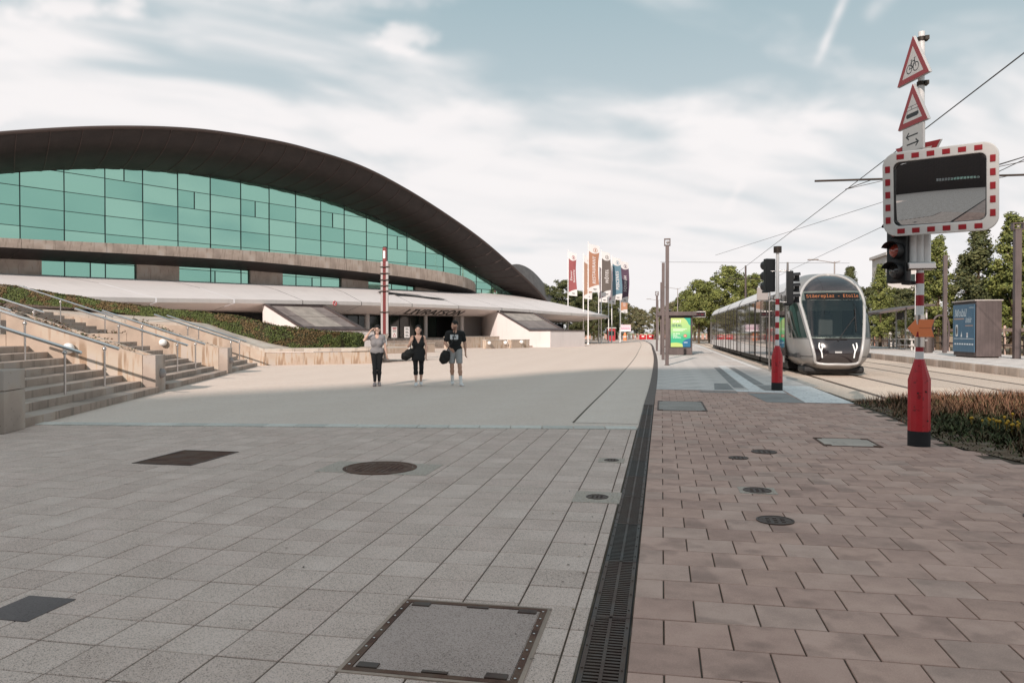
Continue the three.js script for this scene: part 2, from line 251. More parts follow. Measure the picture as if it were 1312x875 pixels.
{ // blocks right of the drain, half a block offset from row to row
  const p = 0.325, list = [];
  for (let j = 0; j < 64; j++) for (let i = 0; i < 17; i++) {
    const z = 0.5 - (j + 0.5) * p, off = j % 2 ? 0.5 : 1; if (z < -20.2) continue;
    const x0 = i === 0 ? -0.148 : -0.148 + (i - 1 + off) * p, x1 = -0.148 + (i + off) * p; if (x1 > bedX(z) + 0.05) continue;
    list.push({ x: (x0 + x1) / 2, z, w: x1 - x0 - 0.009, d: p - 0.007 });
  }
  const g = paving('block_paving', 'block', list, [[0.565, 0.37, 0.30], [0.585, 0.388, 0.318], [0.55, 0.36, 0.295], [0.57, 0.38, 0.312], [0.535, 0.348, 0.285], [0.575, 0.398, 0.33]], texBlock, 17);
  mesh('joint_bed', sheet([[-0.152, 2], [6, 2], [6, -9], [4.2, -10.5], [4.1, -20.3], [-0.152, -20.3]], -0.010), M.joint, g);
}
function bedX(z) { return table([[-20.3, 3.98], [-17.2, 3.98], [-15.3, 4.02], [-13, 3.93], [-10.9, 3.75], [-9.8, 4.05], [-6, 5.2], [2, 5.8]])(z); }

{ // drainage channel: every grate of the near run is a piece of its own
  const t = thing('drain_channel', 'long dark slotted drainage channel between the slabs and the blocks', 'drain', [-0.258, 0, 0]);
  mesh('trough', merge([span(-0.1, 0.1, -0.12, -0.1, -20.6, 1), span(-0.105, -0.1, -0.12, -0.005, -20.6, 1), span(0.1, 0.105, -0.12, -0.005, -20.6, 1)]), M.trough, t);
  const bars = (L) => { const l = []; for (let z = 0.018; z < L - 0.01; z += 0.033) l.push(span(-0.078, -0.008, -0.022, -0.003, -z - 0.017, -z), span(0.008, 0.078, -0.022, -0.003, -z - 0.017, -z)); l.push(span(-0.1, -0.078, -0.025, 0, -L + 0.003, -0.003), span(0.078, 0.1, -0.025, 0, -L + 0.003, -0.003), span(-0.008, 0.008, -0.022, -0.001, -L + 0.003, -0.003), span(-0.077, 0.077, -0.02, -0.001, -0.016, -0.003), span(-0.077, 0.077, -0.02, -0.001, -L + 0.003, -L + 0.012)); for (const s of [-1, 1]) for (let z = 0.12; z < L; z += 0.25) l.push(cyl(0.007, 0.006, 0.006, s * 0.089, -0.002, -z, 6)); return merge(l); };
  const near = bars(1.0);
  for (let i = 0; i < 16; i++) { const o = mesh('grate', near, i % 3 === 2 ? M.ironDark : M.iron, t); o.position.set(0, 0, -0.03 - i * 1.0); }
  const far = drainCurve.filter((p) => p.z < -15.7), w = far.map((p, i) => [p, far[Math.min(i + 1, far.length - 1)]]), list = [];
  for (const [a, b] of w) if (a !== b) { const x = 0.258, k = 0.2; list.push(tris([[[a.x + x, 0.006, a.z], [a.x + x + k, 0.006, a.z], [b.x + x + k, 0.006, b.z]], [[a.x + x, 0.006, a.z], [b.x + x + k, 0.006, b.z], [b.x + x, 0.006, b.z]]])); }
  const farMesh = mesh('grate_run', merge(list), M.iron, t); farMesh.userData.kind = 'stuff';
}
{ // tram-stop platform on the near side, its edge stones and its markings
  const left = drainCurve.filter((p) => p.z < -20.3).map((p) => [p.x + 0.1, p.z]);
  struct('platform', sheet([[4.0, -20.25], [-0.14, -20.25], ...left, [4.0, -200]], 0), M.platform);
  const k = new THREE.Group(); k.name = 'platform_kerb'; k.userData.kind = 'structure'; scene.add(k);
  const g = rbox(0.24, 0.16, 0.985, 0, -0.074, 0, 0.012), kms = [0.52, 0.57, 0.48].map((v) => mat(v, v * 0.97, v * 0.93, 0.85, bump(texConcrete, 0.001))), r = rng(9);
  for (let i = 0; i < 70; i++) { const o = mesh('kerb_stone', g, kms[Math.floor(r() * 3)], k); o.position.set(4.12, 0, -22.5 - i); }
  const mk = (name, poly, m = M.paint, y = 0.006) => struct(name, sheet(poly, y), m);
  mk('white_line', [[-0.1, -20.5], [-0.1, -20.38], [1.85, -20.06], [1.85, -20.2]]);
  mk('white_line', [[1.85, -20.36], [1.85, -19.86], [3.0, -19.5], [3.0, -20.3]]);
  mk('white_line', [[2.2, -20.3], [2.55, -20.3], [2.72, -33.9], [2.42, -33.9]]);
  mk('white_line', [[2.42, -33.9], [3.72, -33.9], [3.72, -34.6], [2.42, -34.6]]);
  mk('white_line', [[2.9, -40.6], [3.72, -40.6], [3.72, -41.5], [2.9, -41.5]]);
  mk('white_line', [[3.72, -31.6], [3.96, -31.6], [3.96, -120], [3.72, -120]]);
  mk('white_panel', [[2.98, -17.0], [3.95, -17.0], [4.0, -22.2], [3.1, -22.2]]);
  mk('dark_paving_band', [[1.9, -21.2], [2.18, -21.2], [2.38, -33.0], [2.15, -33.0]], M.darkPave, 0.005);
  mk('dark_paving_band', [[2.58, -22.6], [2.86, -22.6], [2.98, -33.0], [2.76, -33.0]], M.darkPave, 0.005);
  mk('dark_paving_band', [[1.35, -20.45], [1.84, -20.45], [1.88, -22.9], [1.5, -22.9]], M.darkPave, 0.004);
  mk('dark_paving_band', [[0.9, -19.55], [1.84, -19.4], [1.84, -19.82], [1.0, -19.95]], M.darkPave, 0.004);
  mk('dark_paving_band', [[2.2, -17.0], [2.97, -16.95], [2.97, -19.4], [2.05, -19.4]], M.darkPave, 0.004);
  mk('dark_paving_band', [[2.6, -20.4], [3.05, -20.4], [3.05, -22.4], [2.6, -22.4]], M.darkPave, 0.004);
}
{ // track bed of cast slabs with grooved rails
  const t = new THREE.Group(); t.name = 'track_bed'; t.userData.kind = 'structure'; scene.add(t);
  mesh('bed_base', sheet([[4.0, -8], [11.75, -8], [11.75, -220], [4.25, -220], [4.25, -22]], -0.055), M.soil, t);
  const r = rng(31), ms = [[0.66, 0.57, 0.50], [0.61, 0.53, 0.47], [0.70, 0.61, 0.535], [0.63, 0.56, 0.50]].map((c) => mat(...c, 0.9, bump(texAggregate, 0.002)));
  const rails = [5.02, 6.55, 8.62, 10.15], lanes = [[4.1, 4.95], [5.11, 6.46], [6.64, 8.55], [8.71, 10.06], [10.24, 11.72]];
  for (const [a, b] of lanes) for (let i = 0; i < 26; i++) { const z0 = -18.4 - i * 4.2, o = mesh('track_slab', slab([[a, z0 - 0.012], [b, z0 - 0.012], [b, z0 - 4.188], [a, z0 - 4.188]], -0.05, -0.016), ms[Math.floor(r() * 4)], t); void o; }
  for (const x of rails) mesh('rail', merge([span(x - 0.055, x + 0.02, -0.06, -0.012, -220, -4), span(x + 0.055, x + 0.075, -0.06, -0.018, -220, -4)]), mat(0.16, 0.12, 0.10, 0.45, { metalness: 0.6, map: texRust }), t);
}
{ // raised platform on the far side
  const t = new THREE.Group(); t.name = 'far_platform'; t.userData.kind = 'structure'; scene.add(t);
  mesh('deck', slab([[12.0, -24], [18.2, -24], [18.2, -130], [12.0, -130]], -0.2, 0.262), M.platform, t);
  mesh('ramp', (() => { const a = [12.0, 0.262, -24], b = [18.2, 0.262, -24], c = [18.2, 0.0, -12], d = [12.0, 0.0, -12], a0 = [12.0, -0.2, -24], b0 = [18.2, -0.2, -24], c0 = [18.2, -0.2, -12], d0 = [12.0, -0.2, -12]; return tris([[d, c, b], [d, b, a], [d0, d, a], [d0, a, a0], [c, c0, b0], [c, b0, b], [d0, c0, c], [d0, c, d]]); })(), M.platform, t);
  const r = rng(33), ms = [[0.56, 0.48, 0.43], [0.60, 0.53, 0.48], [0.50, 0.44, 0.40]].map((c) => mat(...c, 0.85, bump(texConcrete, 0.001))), g = rbox(0.26, 0.46, 1.985, 0, 0.03, 0, 0.015);
  for (let i = 0; i < 50; i++) { const o = mesh('kerb_stone', g, ms[Math.floor(r() * 3)], t); o.position.set(11.87, 0.012, -25 - i * 2); }
  mesh('edge_line', sheet([[12.08, -24.2], [12.34, -24.2], [12.34, -125], [12.08, -125]], 0.268), M.paint, t);
}
struct('verge', sheet([[18.2, -5], [200, -5], [200, -320], [18.2, -320]], -0.03), mat(0.34, 0.27, 0.20, 0.95, { map: texSoil }));
struct('far_road', sheet([[-40, -200], [60, -200], [80, -330], [-80, -330]], -0.02), M.platform);

// ---------------------------------------------------------------- covers let into the paving
{
  const t = thing('access_cover', 'large square access cover with concrete infill and rusty steel frame among the slabs', 'access cover', [-0.995, 0, -3.615]);
  const w = 0.79, d = 0.9, f = 0.032;
  mesh('surround', (() => { const o = 0.022; return merge([span(-w / 2 - o, w / 2 + o, -0.02, 0.004, d / 2, d / 2 + o), span(-w / 2 - o, w / 2 + o, -0.02, 0.004, -d / 2 - o, -d / 2), span(-w / 2 - o, -w / 2, -0.02, 0.004, -d / 2, d / 2), span(w / 2, w / 2 + o, -0.02, 0.004, -d / 2, d / 2)]); })(), mat(0.42, 0.33, 0.28, 0.9, bump(texConcrete, 0.001)), t);
  mesh('frame', merge([span(-w / 2, w / 2, -0.02, 0.006, d / 2 - f, d / 2), span(-w / 2, w / 2, -0.02, 0.006, -d / 2, -d / 2 + f), span(-w / 2, -w / 2 + f, -0.02, 0.006, -d / 2 + f, d / 2 - f), span(w / 2 - f, w / 2, -0.02, 0.006, -d / 2 + f, d / 2 - f)]), M.rustPlate, t);
  mesh('lid', span(-w / 2 + f + 0.006, w / 2 - f - 0.006, -0.02, 0.004, -d / 2 + f + 0.006, d / 2 - f - 0.006), M.coverFill, t);
  for (const sx of [-1, 1]) for (const sz of [-1, 1]) mesh('corner_plate', rbox(0.1, 0.014, 0.05, sx * (w / 2 - 0.1), 0.004, sz * (d / 2 - 0.06), 0.004), M.iron, t);
  for (const sz of [-1, 1]) mesh('lifting_plate', rbox(0.12, 0.012, 0.022, 0.02, 0.004, sz * (d / 2 - 0.048), 0.003), M.iron, t);
  for (const sx of [-1, 1]) for (let i = 0; i < 9; i++) mesh('bolt', cyl(0.006, 0.006, 0.01, sx * (w / 2 - f / 2), 0, -0.4 + i * 0.1, 8), M.steel, t);
}
{
  const t = thing('square_grating', 'square dark rust-brown steel plate set in the slabs, left of the round manhole', 'steel plate', [-5.55, 0, -8.2]);
  mesh('frame', merge([span(-0.38, 0.38, -0.02, 0.006, 0.46, 0.49), span(-0.38, 0.38, -0.02, 0.006, -0.49, -0.46), span(-0.38, -0.35, -0.02, 0.006, -0.46, 0.46), span(0.35, 0.38, -0.02, 0.006, -0.46, 0.46)]), M.iron, t);
  mesh('plate', merge([span(-0.345, 0.345, -0.02, 0.003, -0.455, 0.455), ...Array.from({ length: 11 }, (_, i) => span(-0.33, 0.33, 0.003, 0.007, -0.43 + i * 0.084, -0.405 + i * 0.084))]), M.rustPlate, t);
}
function roundCover(x, z, r, label, patchW, patchD, m = M.iron) {
  const t = thing(r > 0.3 ? 'manhole_cover' : 'valve_cover', label, r > 0.3 ? 'manhole cover' : 'valve cover', [x, 0, z]);
  if (patchW) mesh('surround', span(-patchW / 2, patchW / 2, -0.02, 0.003, -patchD / 2, patchD / 2), M.patch, t);
  const ring = new THREE.Shape(); ring.absarc(0, 0, r, 0, Math.PI * 2); const hole = new THREE.Path(); hole.absarc(0, 0, r * 0.9, 0, Math.PI * 2, true); ring.holes.push(hole);
  mesh('rim', new THREE.ExtrudeGeometry(ring, { depth: 0.028, bevelEnabled: false, curveSegments: 32 }).rotateX(-Math.PI / 2).translate(0, -0.02, 0), m, t);
  const l = [cyl(r * 0.885, r * 0.885, 0.026, 0, -0.02, 0, 36)], n = r > 0.3 ? 5 : 2, s = r * 0.62 / n;
  for (let i = -n; i <= n; i++) for (let j = -n; j <= n; j++) if (Math.hypot(i, j) * s * 1.25 < r * 0.72) l.push(box(s * 0.62, 0.005, s * 0.62, i * s * 1.25, 0.0075, j * s * 1.25));
  mesh('lid', merge(l), m, t); return t;
}
roundCover(-3.04, -7.97, 0.405, 'round rusty brown manhole cover in a rough mortar patch among the slabs', 1.25, 0.66, M.rustPlate);
roundCover(-0.57, -6.94, 0.10, 'small round valve cover in a pebbled square beside the drain, before its twin', 0.42, 0.46);
roundCover(-0.57, -8.96, 0.085, 'smaller round valve cover with a thin pebbled collar beside the drain', 0.30, 0.3);
roundCover(1.26, -9.96, 0.155, 'dark round valve cover in the blocks, beside a smaller one');
roundCover(0.90, -9.42, 0.115, 'small dark round valve cover in the blocks, beside a larger one');
roundCover(0.89, -7.52, 0.13, 'round valve cover with a rough mortar patch at its side in the blocks', 0.34, 0.3);
roundCover(0.89, -6.35, 0.145, 'dark round valve cover alone in the reddish blocks');
roundCover(3.02, -6.87, 0.13, 'round valve cover in the blocks at the right edge of the pavement');
function squareCover(name, label, x0, x1, z0, z1, fm, lm, halves = 1) {
  const t = thing(name, label, 'access cover', [(x0 + x1) / 2, 0, (z0 + z1) / 2]), w = x1 - x0, d = Math.abs(z1 - z0), f = 0.03;
  mesh('frame', merge([span(-w / 2, w / 2, -0.02, 0.006, d / 2 - f, d / 2), span(-w / 2, w / 2, -0.02, 0.006, -d / 2, -d / 2 + f), span(-w / 2, -w / 2 + f, -0.02, 0.006, -d / 2 + f, d / 2 - f), span(w / 2 - f, w / 2, -0.02, 0.006, -d / 2 + f, d / 2 - f)]), fm, t);
  const h = (d - 2 * f) / halves; for (let i = 0; i < halves; i++) mesh('lid', span(-w / 2 + f + 0.008, w / 2 - f - 0.008, -0.02, 0.005, -d / 2 + f + i * h + 0.008, -d / 2 + f + (i + 1) * h - 0.008), lm, t);
  for (const sx of [-1, 1]) for (const sz of [-1, 1]) mesh('corner_plate', rbox(0.09, 0.012, 0.09, sx * (w / 2 - 0.06), 0.005, sz * (d / 2 - 0.06), 0.003), fm, t);
}
squareCover('access_cover', 'pale square access cover with rusty frame in the blocks near the signal pole', 2.1, 2.83, -11.42, -10.64, M.rustPlate, M.coverLight);
squareCover('access_cover', 'grey double access cover in the blocks beside the drain before the platform', -0.08, 0.86, -16.85, -14.85, M.iron, mat(0.37, 0.335, 0.31, 0.85, bump(texPaver, 0.001)), 3);
single('repair_slab', span(-3.52, -3.22, -0.02, 0.004, -3.72, -3.38), mat(0.16, 0.13, 0.125, 0.85, bump(texAsphalt, 0.001)), 'single dark repaired slab among the pale slabs', 'slab');

// ---------------------------------------------------------------- stairs, cheek walls and planters on the left
const FOOT = [-0.3406, -0.9402], UPW = [-0.9402, 0.3406], TURN = Math.atan2(0.3406, 0.9402);   // along the foot of the stairs; and up them
const RISE = 0.145, TREAD = 0.42, SLOPE = RISE / TREAD;
// local frame of a flight: x = distance up the stairs, z = along the foot, away from the camera
function stairFrame(o, x, z) { o.position.set(x, 0, z); o.rotation.y = Math.atan2(-UPW[1], UPW[0]); }
const stairMats = [[0.42, 0.345, 0.30], [0.40, 0.33, 0.288], [0.44, 0.362, 0.315]].map((c) => mat(...c, 0.88, bump(texConcrete, 0.002)));
// in that frame local +x = up the stairs and local +z = along the foot, away from the camera
const N1 = 8, S1 = N1 * TREAD, S2 = S1 + 1.9, H1 = N1 * RISE;   // eight steps, a landing, then more steps
const stairY = (s) => s <= S1 ? Math.max(0, s) * SLOPE : s <= S2 ? H1 : H1 + (s - S2) * SLOPE;
function flight(x, z, len, label) {
  const t = thing('stair_flight', label, 'stairs'); stairFrame(t, x, z); const r = rng(Math.round(len * 100));
  const step = (s0, w, y) => mesh('step', uvm(new RoundedBoxGeometry(w, y + 0.1, len, 1, 0.008).translate(s0 + w / 2, y / 2 - 0.05, len / 2)), stairMats[Math.floor(r() * 3)], t);
  for (let i = 0; i < N1; i++) step(i * TREAD, i === N1 - 1 ? S2 - S1 + TREAD + 0.03 : TREAD + 0.03, RISE * (i + 1));
  for (let i = 0; i < 9; i++) step(S2 + i * TREAD, i === 8 ? 6 : TREAD + 0.03, H1 + RISE * (i + 1));
  return t;
}
flight(-9.75, -10.2, 7.05, 'wide concrete stair flight between the grey end block and the first cheek wall');
flight(-12.55, -17.75, 7.0, 'wide concrete stair flight between the two cheek walls with planting');
flight(-15.5, -25.65, 5.2, 'concrete stair flight next to the hedge planter');

function prismXY(poly, z0, z1) { return uvm(new THREE.ExtrudeGeometry(new THREE.Shape(poly.map(([x, y]) => new THREE.Vector2(x, y))), { depth: z1 - z0, bevelEnabled: true, bevelSize: 0.008, bevelThickness: 0.008, bevelSegments: 1 }).translate(0, 0, z0)); }
const slopeTop = (s, h) => h + (s <= S1 ? Math.max(0, s - 0.3) * SLOPE : s <= S2 ? (S1 - 0.3) * SLOPE - 0.55 : (S1 - 0.3 + s - S2) * SLOPE - 0.42);
function cheek(x, z, w, h, label) {
  const t = thing('cheek_wall', label, 'stair wall'); stairFrame(t, x, z); const E = S2 + 4, top = (s) => slopeTop(s, h);
  mesh('end_block', rbox(0.3, h, w, 0.15, h / 2, w / 2, 0.012), M.concrete, t);
  const lower = [[0.315, -0.05], [S1, -0.05], [S1, top(S1)], [0.315, h]], link = [[S1 + 0.02, -0.05], [S2 - 0.02, -0.05], [S2 - 0.02, top(S2 - 0.1)], [S1 + 0.02, top(S2 - 0.1)]], upper = [[S2, -0.05], [E, -0.05], [E, top(E)], [S2, top(S2 + 0.001)]];
  for (const [name, a, b] of [['near_wall', 0.01, 0.15], ['far_wall', w - 0.15, w - 0.01]]) for (const poly of [lower, link, upper]) mesh(name, prismXY(poly, a, b), M.stained, t);
  const soil = (s0, s1) => tris([[[s0, top(s0 + 0.01) - 0.12, 0.14], [s1, top(s1 - 0.01) - 0.12, 0.14], [s1, top(s1 - 0.01) - 0.12, w - 0.14]], [[s0, top(s0 + 0.01) - 0.12, 0.14], [s1, top(s1 - 0.01) - 0.12, w - 0.14], [s0, top(s0 + 0.01) - 0.12, w - 0.14]]]);
  mesh('soil', merge([soil(0.3, S1), soil(S1 + 0.02, S2 - 0.02), soil(S2, E)]), M.soil, t);
  mesh('cross_wall', merge([box(0.12, 0.56, w - 0.32, S1 - 0.06, top(S1) - 0.29, w / 2), box(0.12, 0.56, w - 0.32, S2 + 0.07, top(S2 + 0.01) - 0.29, w / 2)]), M.stained, t);
  return t;
}
cheek(-12.2, -16.75, 0.82, 0.92, 'weathered concrete cheek wall with planting trough beside the first stair flight');
cheek(-15.15, -24.75, 0.78, 0.92, 'weathered concrete cheek wall with planting trough between the second and third flights');
{ // grey block that ends the first flight near the camera
  const t = thing('end_block', 'grey concrete block ending the near side of the first stair flight', 'concrete block'); stairFrame(t, -9.45, -9.55);
  mesh('lower_block', rbox(8, 0.62, 0.66, 4, 0.31, 0.33, 0.012), M.concrete, t);
  mesh('upper_block', rbox(8, 0.30, 0.66, 4, 0.778, 0.33, 0.012), M.concrete, t);
}
function toWorld(x0, z0, s, f) { return [x0 + UPW[0] * s + FOOT[0] * f, z0 + UPW[1] * s + FOOT[1] * f]; }
function handrail(x0, z0, f, s0, s1, label) {
  const t = thing('handrail', label, 'handrail'), h = 0.86, pt = (s, up) => { const [x, z] = toWorld(x0, z0, s, f); return V(x, stairY(s) + RISE + up, z); }, q = (s, up) => { const [x, z] = toWorld(x0, z0, s, f); return V(x, stairY(s0) + (s - s0) * SLOPE + RISE + up, z); };
  mesh('rail', merge([rod(q(s0 - 0.28, h), q(s1, h), 0.034, 0.034, 12), ball(0.034, ...q(s0 - 0.28, h).toArray(), 10)]), M.chrome, t);
  for (let s = s0; s <= s1; s += 1.62) { mesh('post', rod(pt(s, -0.12), q(s, h - 0.13), 0.022, 0.022, 10), M.steel, t); mesh('bracket', merge([rod(q(s, h - 0.14), q(s, h), 0.03, 0.012, 8), ball(0.045, ...q(s, h - 0.1).toArray(), 10)]), M.steel, t); }
  return t;
}
[[-9.75, -10.2, 2.95, 0.55, S1, 'short polished steel handrail in the middle of the first stair flight'], [-9.75, -10.2, 5.2, 0.62, S1 + 0.1, 'polished steel handrail on the first flight beside the cheek wall with the globe lamp'],
  [-12.55, -17.75, 2.9, 0.55, S1, 'polished steel handrail in the middle of the second stair flight'], [-12.55, -17.75, 5.0, 0.55, S1, 'polished steel handrail on the second flight beside the far cheek wall'], [-15.5, -25.65, 2.2, 0.5, S1, 'thin steel handrail in the middle of the flight by the hedge'], [-15.5, -25.65, 3.9, 0.5, S1, 'thin steel handrail on the flight beside the hedge planter'],
  [-9.75, -10.2, 5.2, S2 + 0.1, S2 + 3.2, 'upper polished handrail above the landing of the first stairs'], [-12.55, -17.75, 2.9, S2 + 0.1, S2 + 3.2, 'upper polished handrail in the middle of the second stairs above their landing'], [-12.55, -17.75, 5.0, S2 + 0.1, S2 + 3.2, 'upper polished handrail at the far side of the second stairs above their landing'], [-15.5, -25.65, 2.8, S2 + 0.1, S2 + 3.2, 'upper thin handrail of the stairs by the hedge']].forEach((a) => handrail(...a));
function globe(x, y, z, nx, nz, label, r = 0.13, out = 0.72, m = M.lampWhite) {
  const t = thing('globe_lamp', label, 'wall lamp', [x, y, z], Math.atan2(nx, nz), 'globe lamps on the walls');
  mesh('globe', ball(r, 0, 0, r * out, 22), m, t);
  mesh('base_ring', new THREE.TorusGeometry(r * 0.72, r * 0.14, 8, 24).translate(0, 0, 0.015), M.steel, t);
}
{ // on the faces of the cheek walls: (0.34, 0.94) looks out of the near face, (0.94, -0.34) out of the end
  const put = (x0, z0, s, y, label) => { const [x, z] = toWorld(x0, z0, s, 0); globe(x, y, z, 0.3406, 0.9402, label); };
  put(-12.2, -16.75, 1.95, 1.1, 'white globe lamp on the face of the first cheek wall above the steps');
  put(-15.15, -24.75, 2.15, 1.12, 'white globe lamp on the face of the second cheek wall above the steps');
  const end = (x0, z0, w, label) => { const [x, z] = toWorld(x0, z0, 0, w / 2); globe(x, 0.46, z, 0.9402, -0.3406, label, 0.12, 0.1, M.greyPlastic); };
  end(-12.2, -16.75, 0.82, 'shaded globe lamp on the end face of the first cheek wall');
  end(-15.15, -24.75, 0.78, 'shaded globe lamp on the end face of the second cheek wall');
}
{ // raised planter of the hedge: front wall with a coping, bank behind it
  const t = thing('hedge_planter', 'long low concrete planter wall with coping below the hedge', 'planter wall');
  const A = V(-17.35, 0, -31.3), B = V(-13.25, 0, -34.35), d = B.clone().sub(A).normalize(), n = V(-d.z, 0, d.x).multiplyScalar(-1), L = A.distanceTo(B), ang = Math.atan2(-d.z, d.x);
  const place = (o, p) => { o.position.copy(p); o.rotation.y = ang; return o; };
  for (let i = 0; i < 3; i++) place(mesh('wall_panel', uvm(new RoundedBoxGeometry(L / 3 - 0.006, 0.6, 0.2, 1, 0.008).translate(L / 6, 0.26, -0.12)), M.stained, t), A.clone().addScaledVector(d, i * L / 3));
  for (let i = 0; i < 3; i++) place(mesh('coping', uvm(new RoundedBoxGeometry(L / 3 - 0.004, 0.15, 0.5, 1, 0.01).translate(L / 6, 0.665, -0.21)), M.coping, t), A.clone().addScaledVector(d, i * L / 3));
  const e = [B.x - 2.2, B.z - 6.5]; void n;
  place(mesh('return_wall', uvm(new RoundedBoxGeometry(0.3, 0.74, 4.2, 1, 0.01).translate(L + 0.02, 0.37, -2.32)), M.stained, t), A); void e;
  // sloping side wall along the third flight
  const side = [[-17.35, -31.3], ...[S1, S2, S2 + 2, S2 + 6].map((s) => toWorld(-17.35, -31.3, s, 0))], list = [], cap = [];
  for (let i = 0; i < side.length - 1; i++) { const [x0, z0] = side[i], [x1, z1] = side[i + 1], SS = [0, S1, S2, S2 + 2, S2 + 6], HH = [0, H1, H1 + 0.05, H1 + 0.3, H1 + 0.75], y0 = 0.73 + HH[i], y1 = 0.73 + HH[i + 1]; list.push(quad([x0, -0.1, z0], [x1, -0.1, z1], [x1, y1 - 0.1, z1], [x0, y0 - 0.1, z0])); const ox = FOOT[0] * 0.55, oz = FOOT[1] * 0.55; cap.push(quad([x0, y0, z0], [x1, y1, z1], [x1 + ox, y1, z1 + oz], [x0 + ox, y0, z0 + oz]), quad([x0, y0 - 0.12, z0 + 0.0], [x1, y1 - 0.12, z1], [x1 - ox * 0.04, y1, z1 - oz * 0.04], [x0 - ox * 0.04, y0, z0 - oz * 0.04])); }
  mesh('side_wall', merge(list), M.stained, t); mesh('side_coping', merge(cap), M.coping, t);
  const w4 = (s) => toWorld(-17.35, -31.3, s, 0.5), bank = [[-13.4, 0.70, -34.6], [-17.6, 0.70, -31.8], [w4(S1)[0], 1.84, w4(S1)[1]], [w4(S2)[0], 1.86, w4(S2)[1]], [w4(S2 + 6)[0], 2.6, w4(S2 + 6)[1]]], back = [[-12, 0.7, -39], [-18, 0.72, -37.5], [-23, 1.9, -36.5], [-27, 2.4, -36.5], [-40, 3.2, -37]];
  const b = []; for (let i = 0; i < 4; i++) b.push(quad(bank[i], bank[i + 1], back[i + 1], back[i])); mesh('bank', merge(b), M.coping, t);
}
// ---------------------------------------------------------------- clipped hedge and trough planting
function leafFaces(n, seed, place, size, colours, squash = 1) {
  const r = rng(seed), pos = [], nor = [], col = [], a = V(), b = V(), q = V(), up = V();
  for (let i = 0; i < n; i++) {
    const s = place(r); if (!s) continue; const [px, py, pz, nx, ny, nz] = s;
    up.set(nx + (r() - 0.5) * 1.5, ny + (r() - 0.5) * 1.5, nz + (r() - 0.5) * 1.5).normalize();
    a.set(r() - 0.5, r() - 0.5, r() - 0.5).cross(up).normalize(); b.copy(up).cross(a); const k = size * (0.6 + 0.8 * r()), c = colours[Math.floor(r() * colours.length)], v = 0.75 + 0.5 * r();
    const P = [[-0.5, 0], [0, -0.34], [0.5, 0], [0, 0.34]].map(([u, w]) => q.set(px, py, pz).addScaledVector(a, u * k).addScaledVector(b, w * k * squash).toArray());
    for (const t of [0, 1, 2, 0, 2, 3]) { pos.push(...P[t]); nor.push(up.x, up.y, up.z); col.push(c[0] * v, c[1] * v, c[2] * v); }
  }
  const g = new THREE.BufferGeometry(); g.setAttribute('position', new THREE.Float32BufferAttribute(pos, 3)); g.setAttribute('normal', new THREE.Float32BufferAttribute(nor, 3)); g.setAttribute('color', new THREE.Float32BufferAttribute(col, 3)); return g;
}
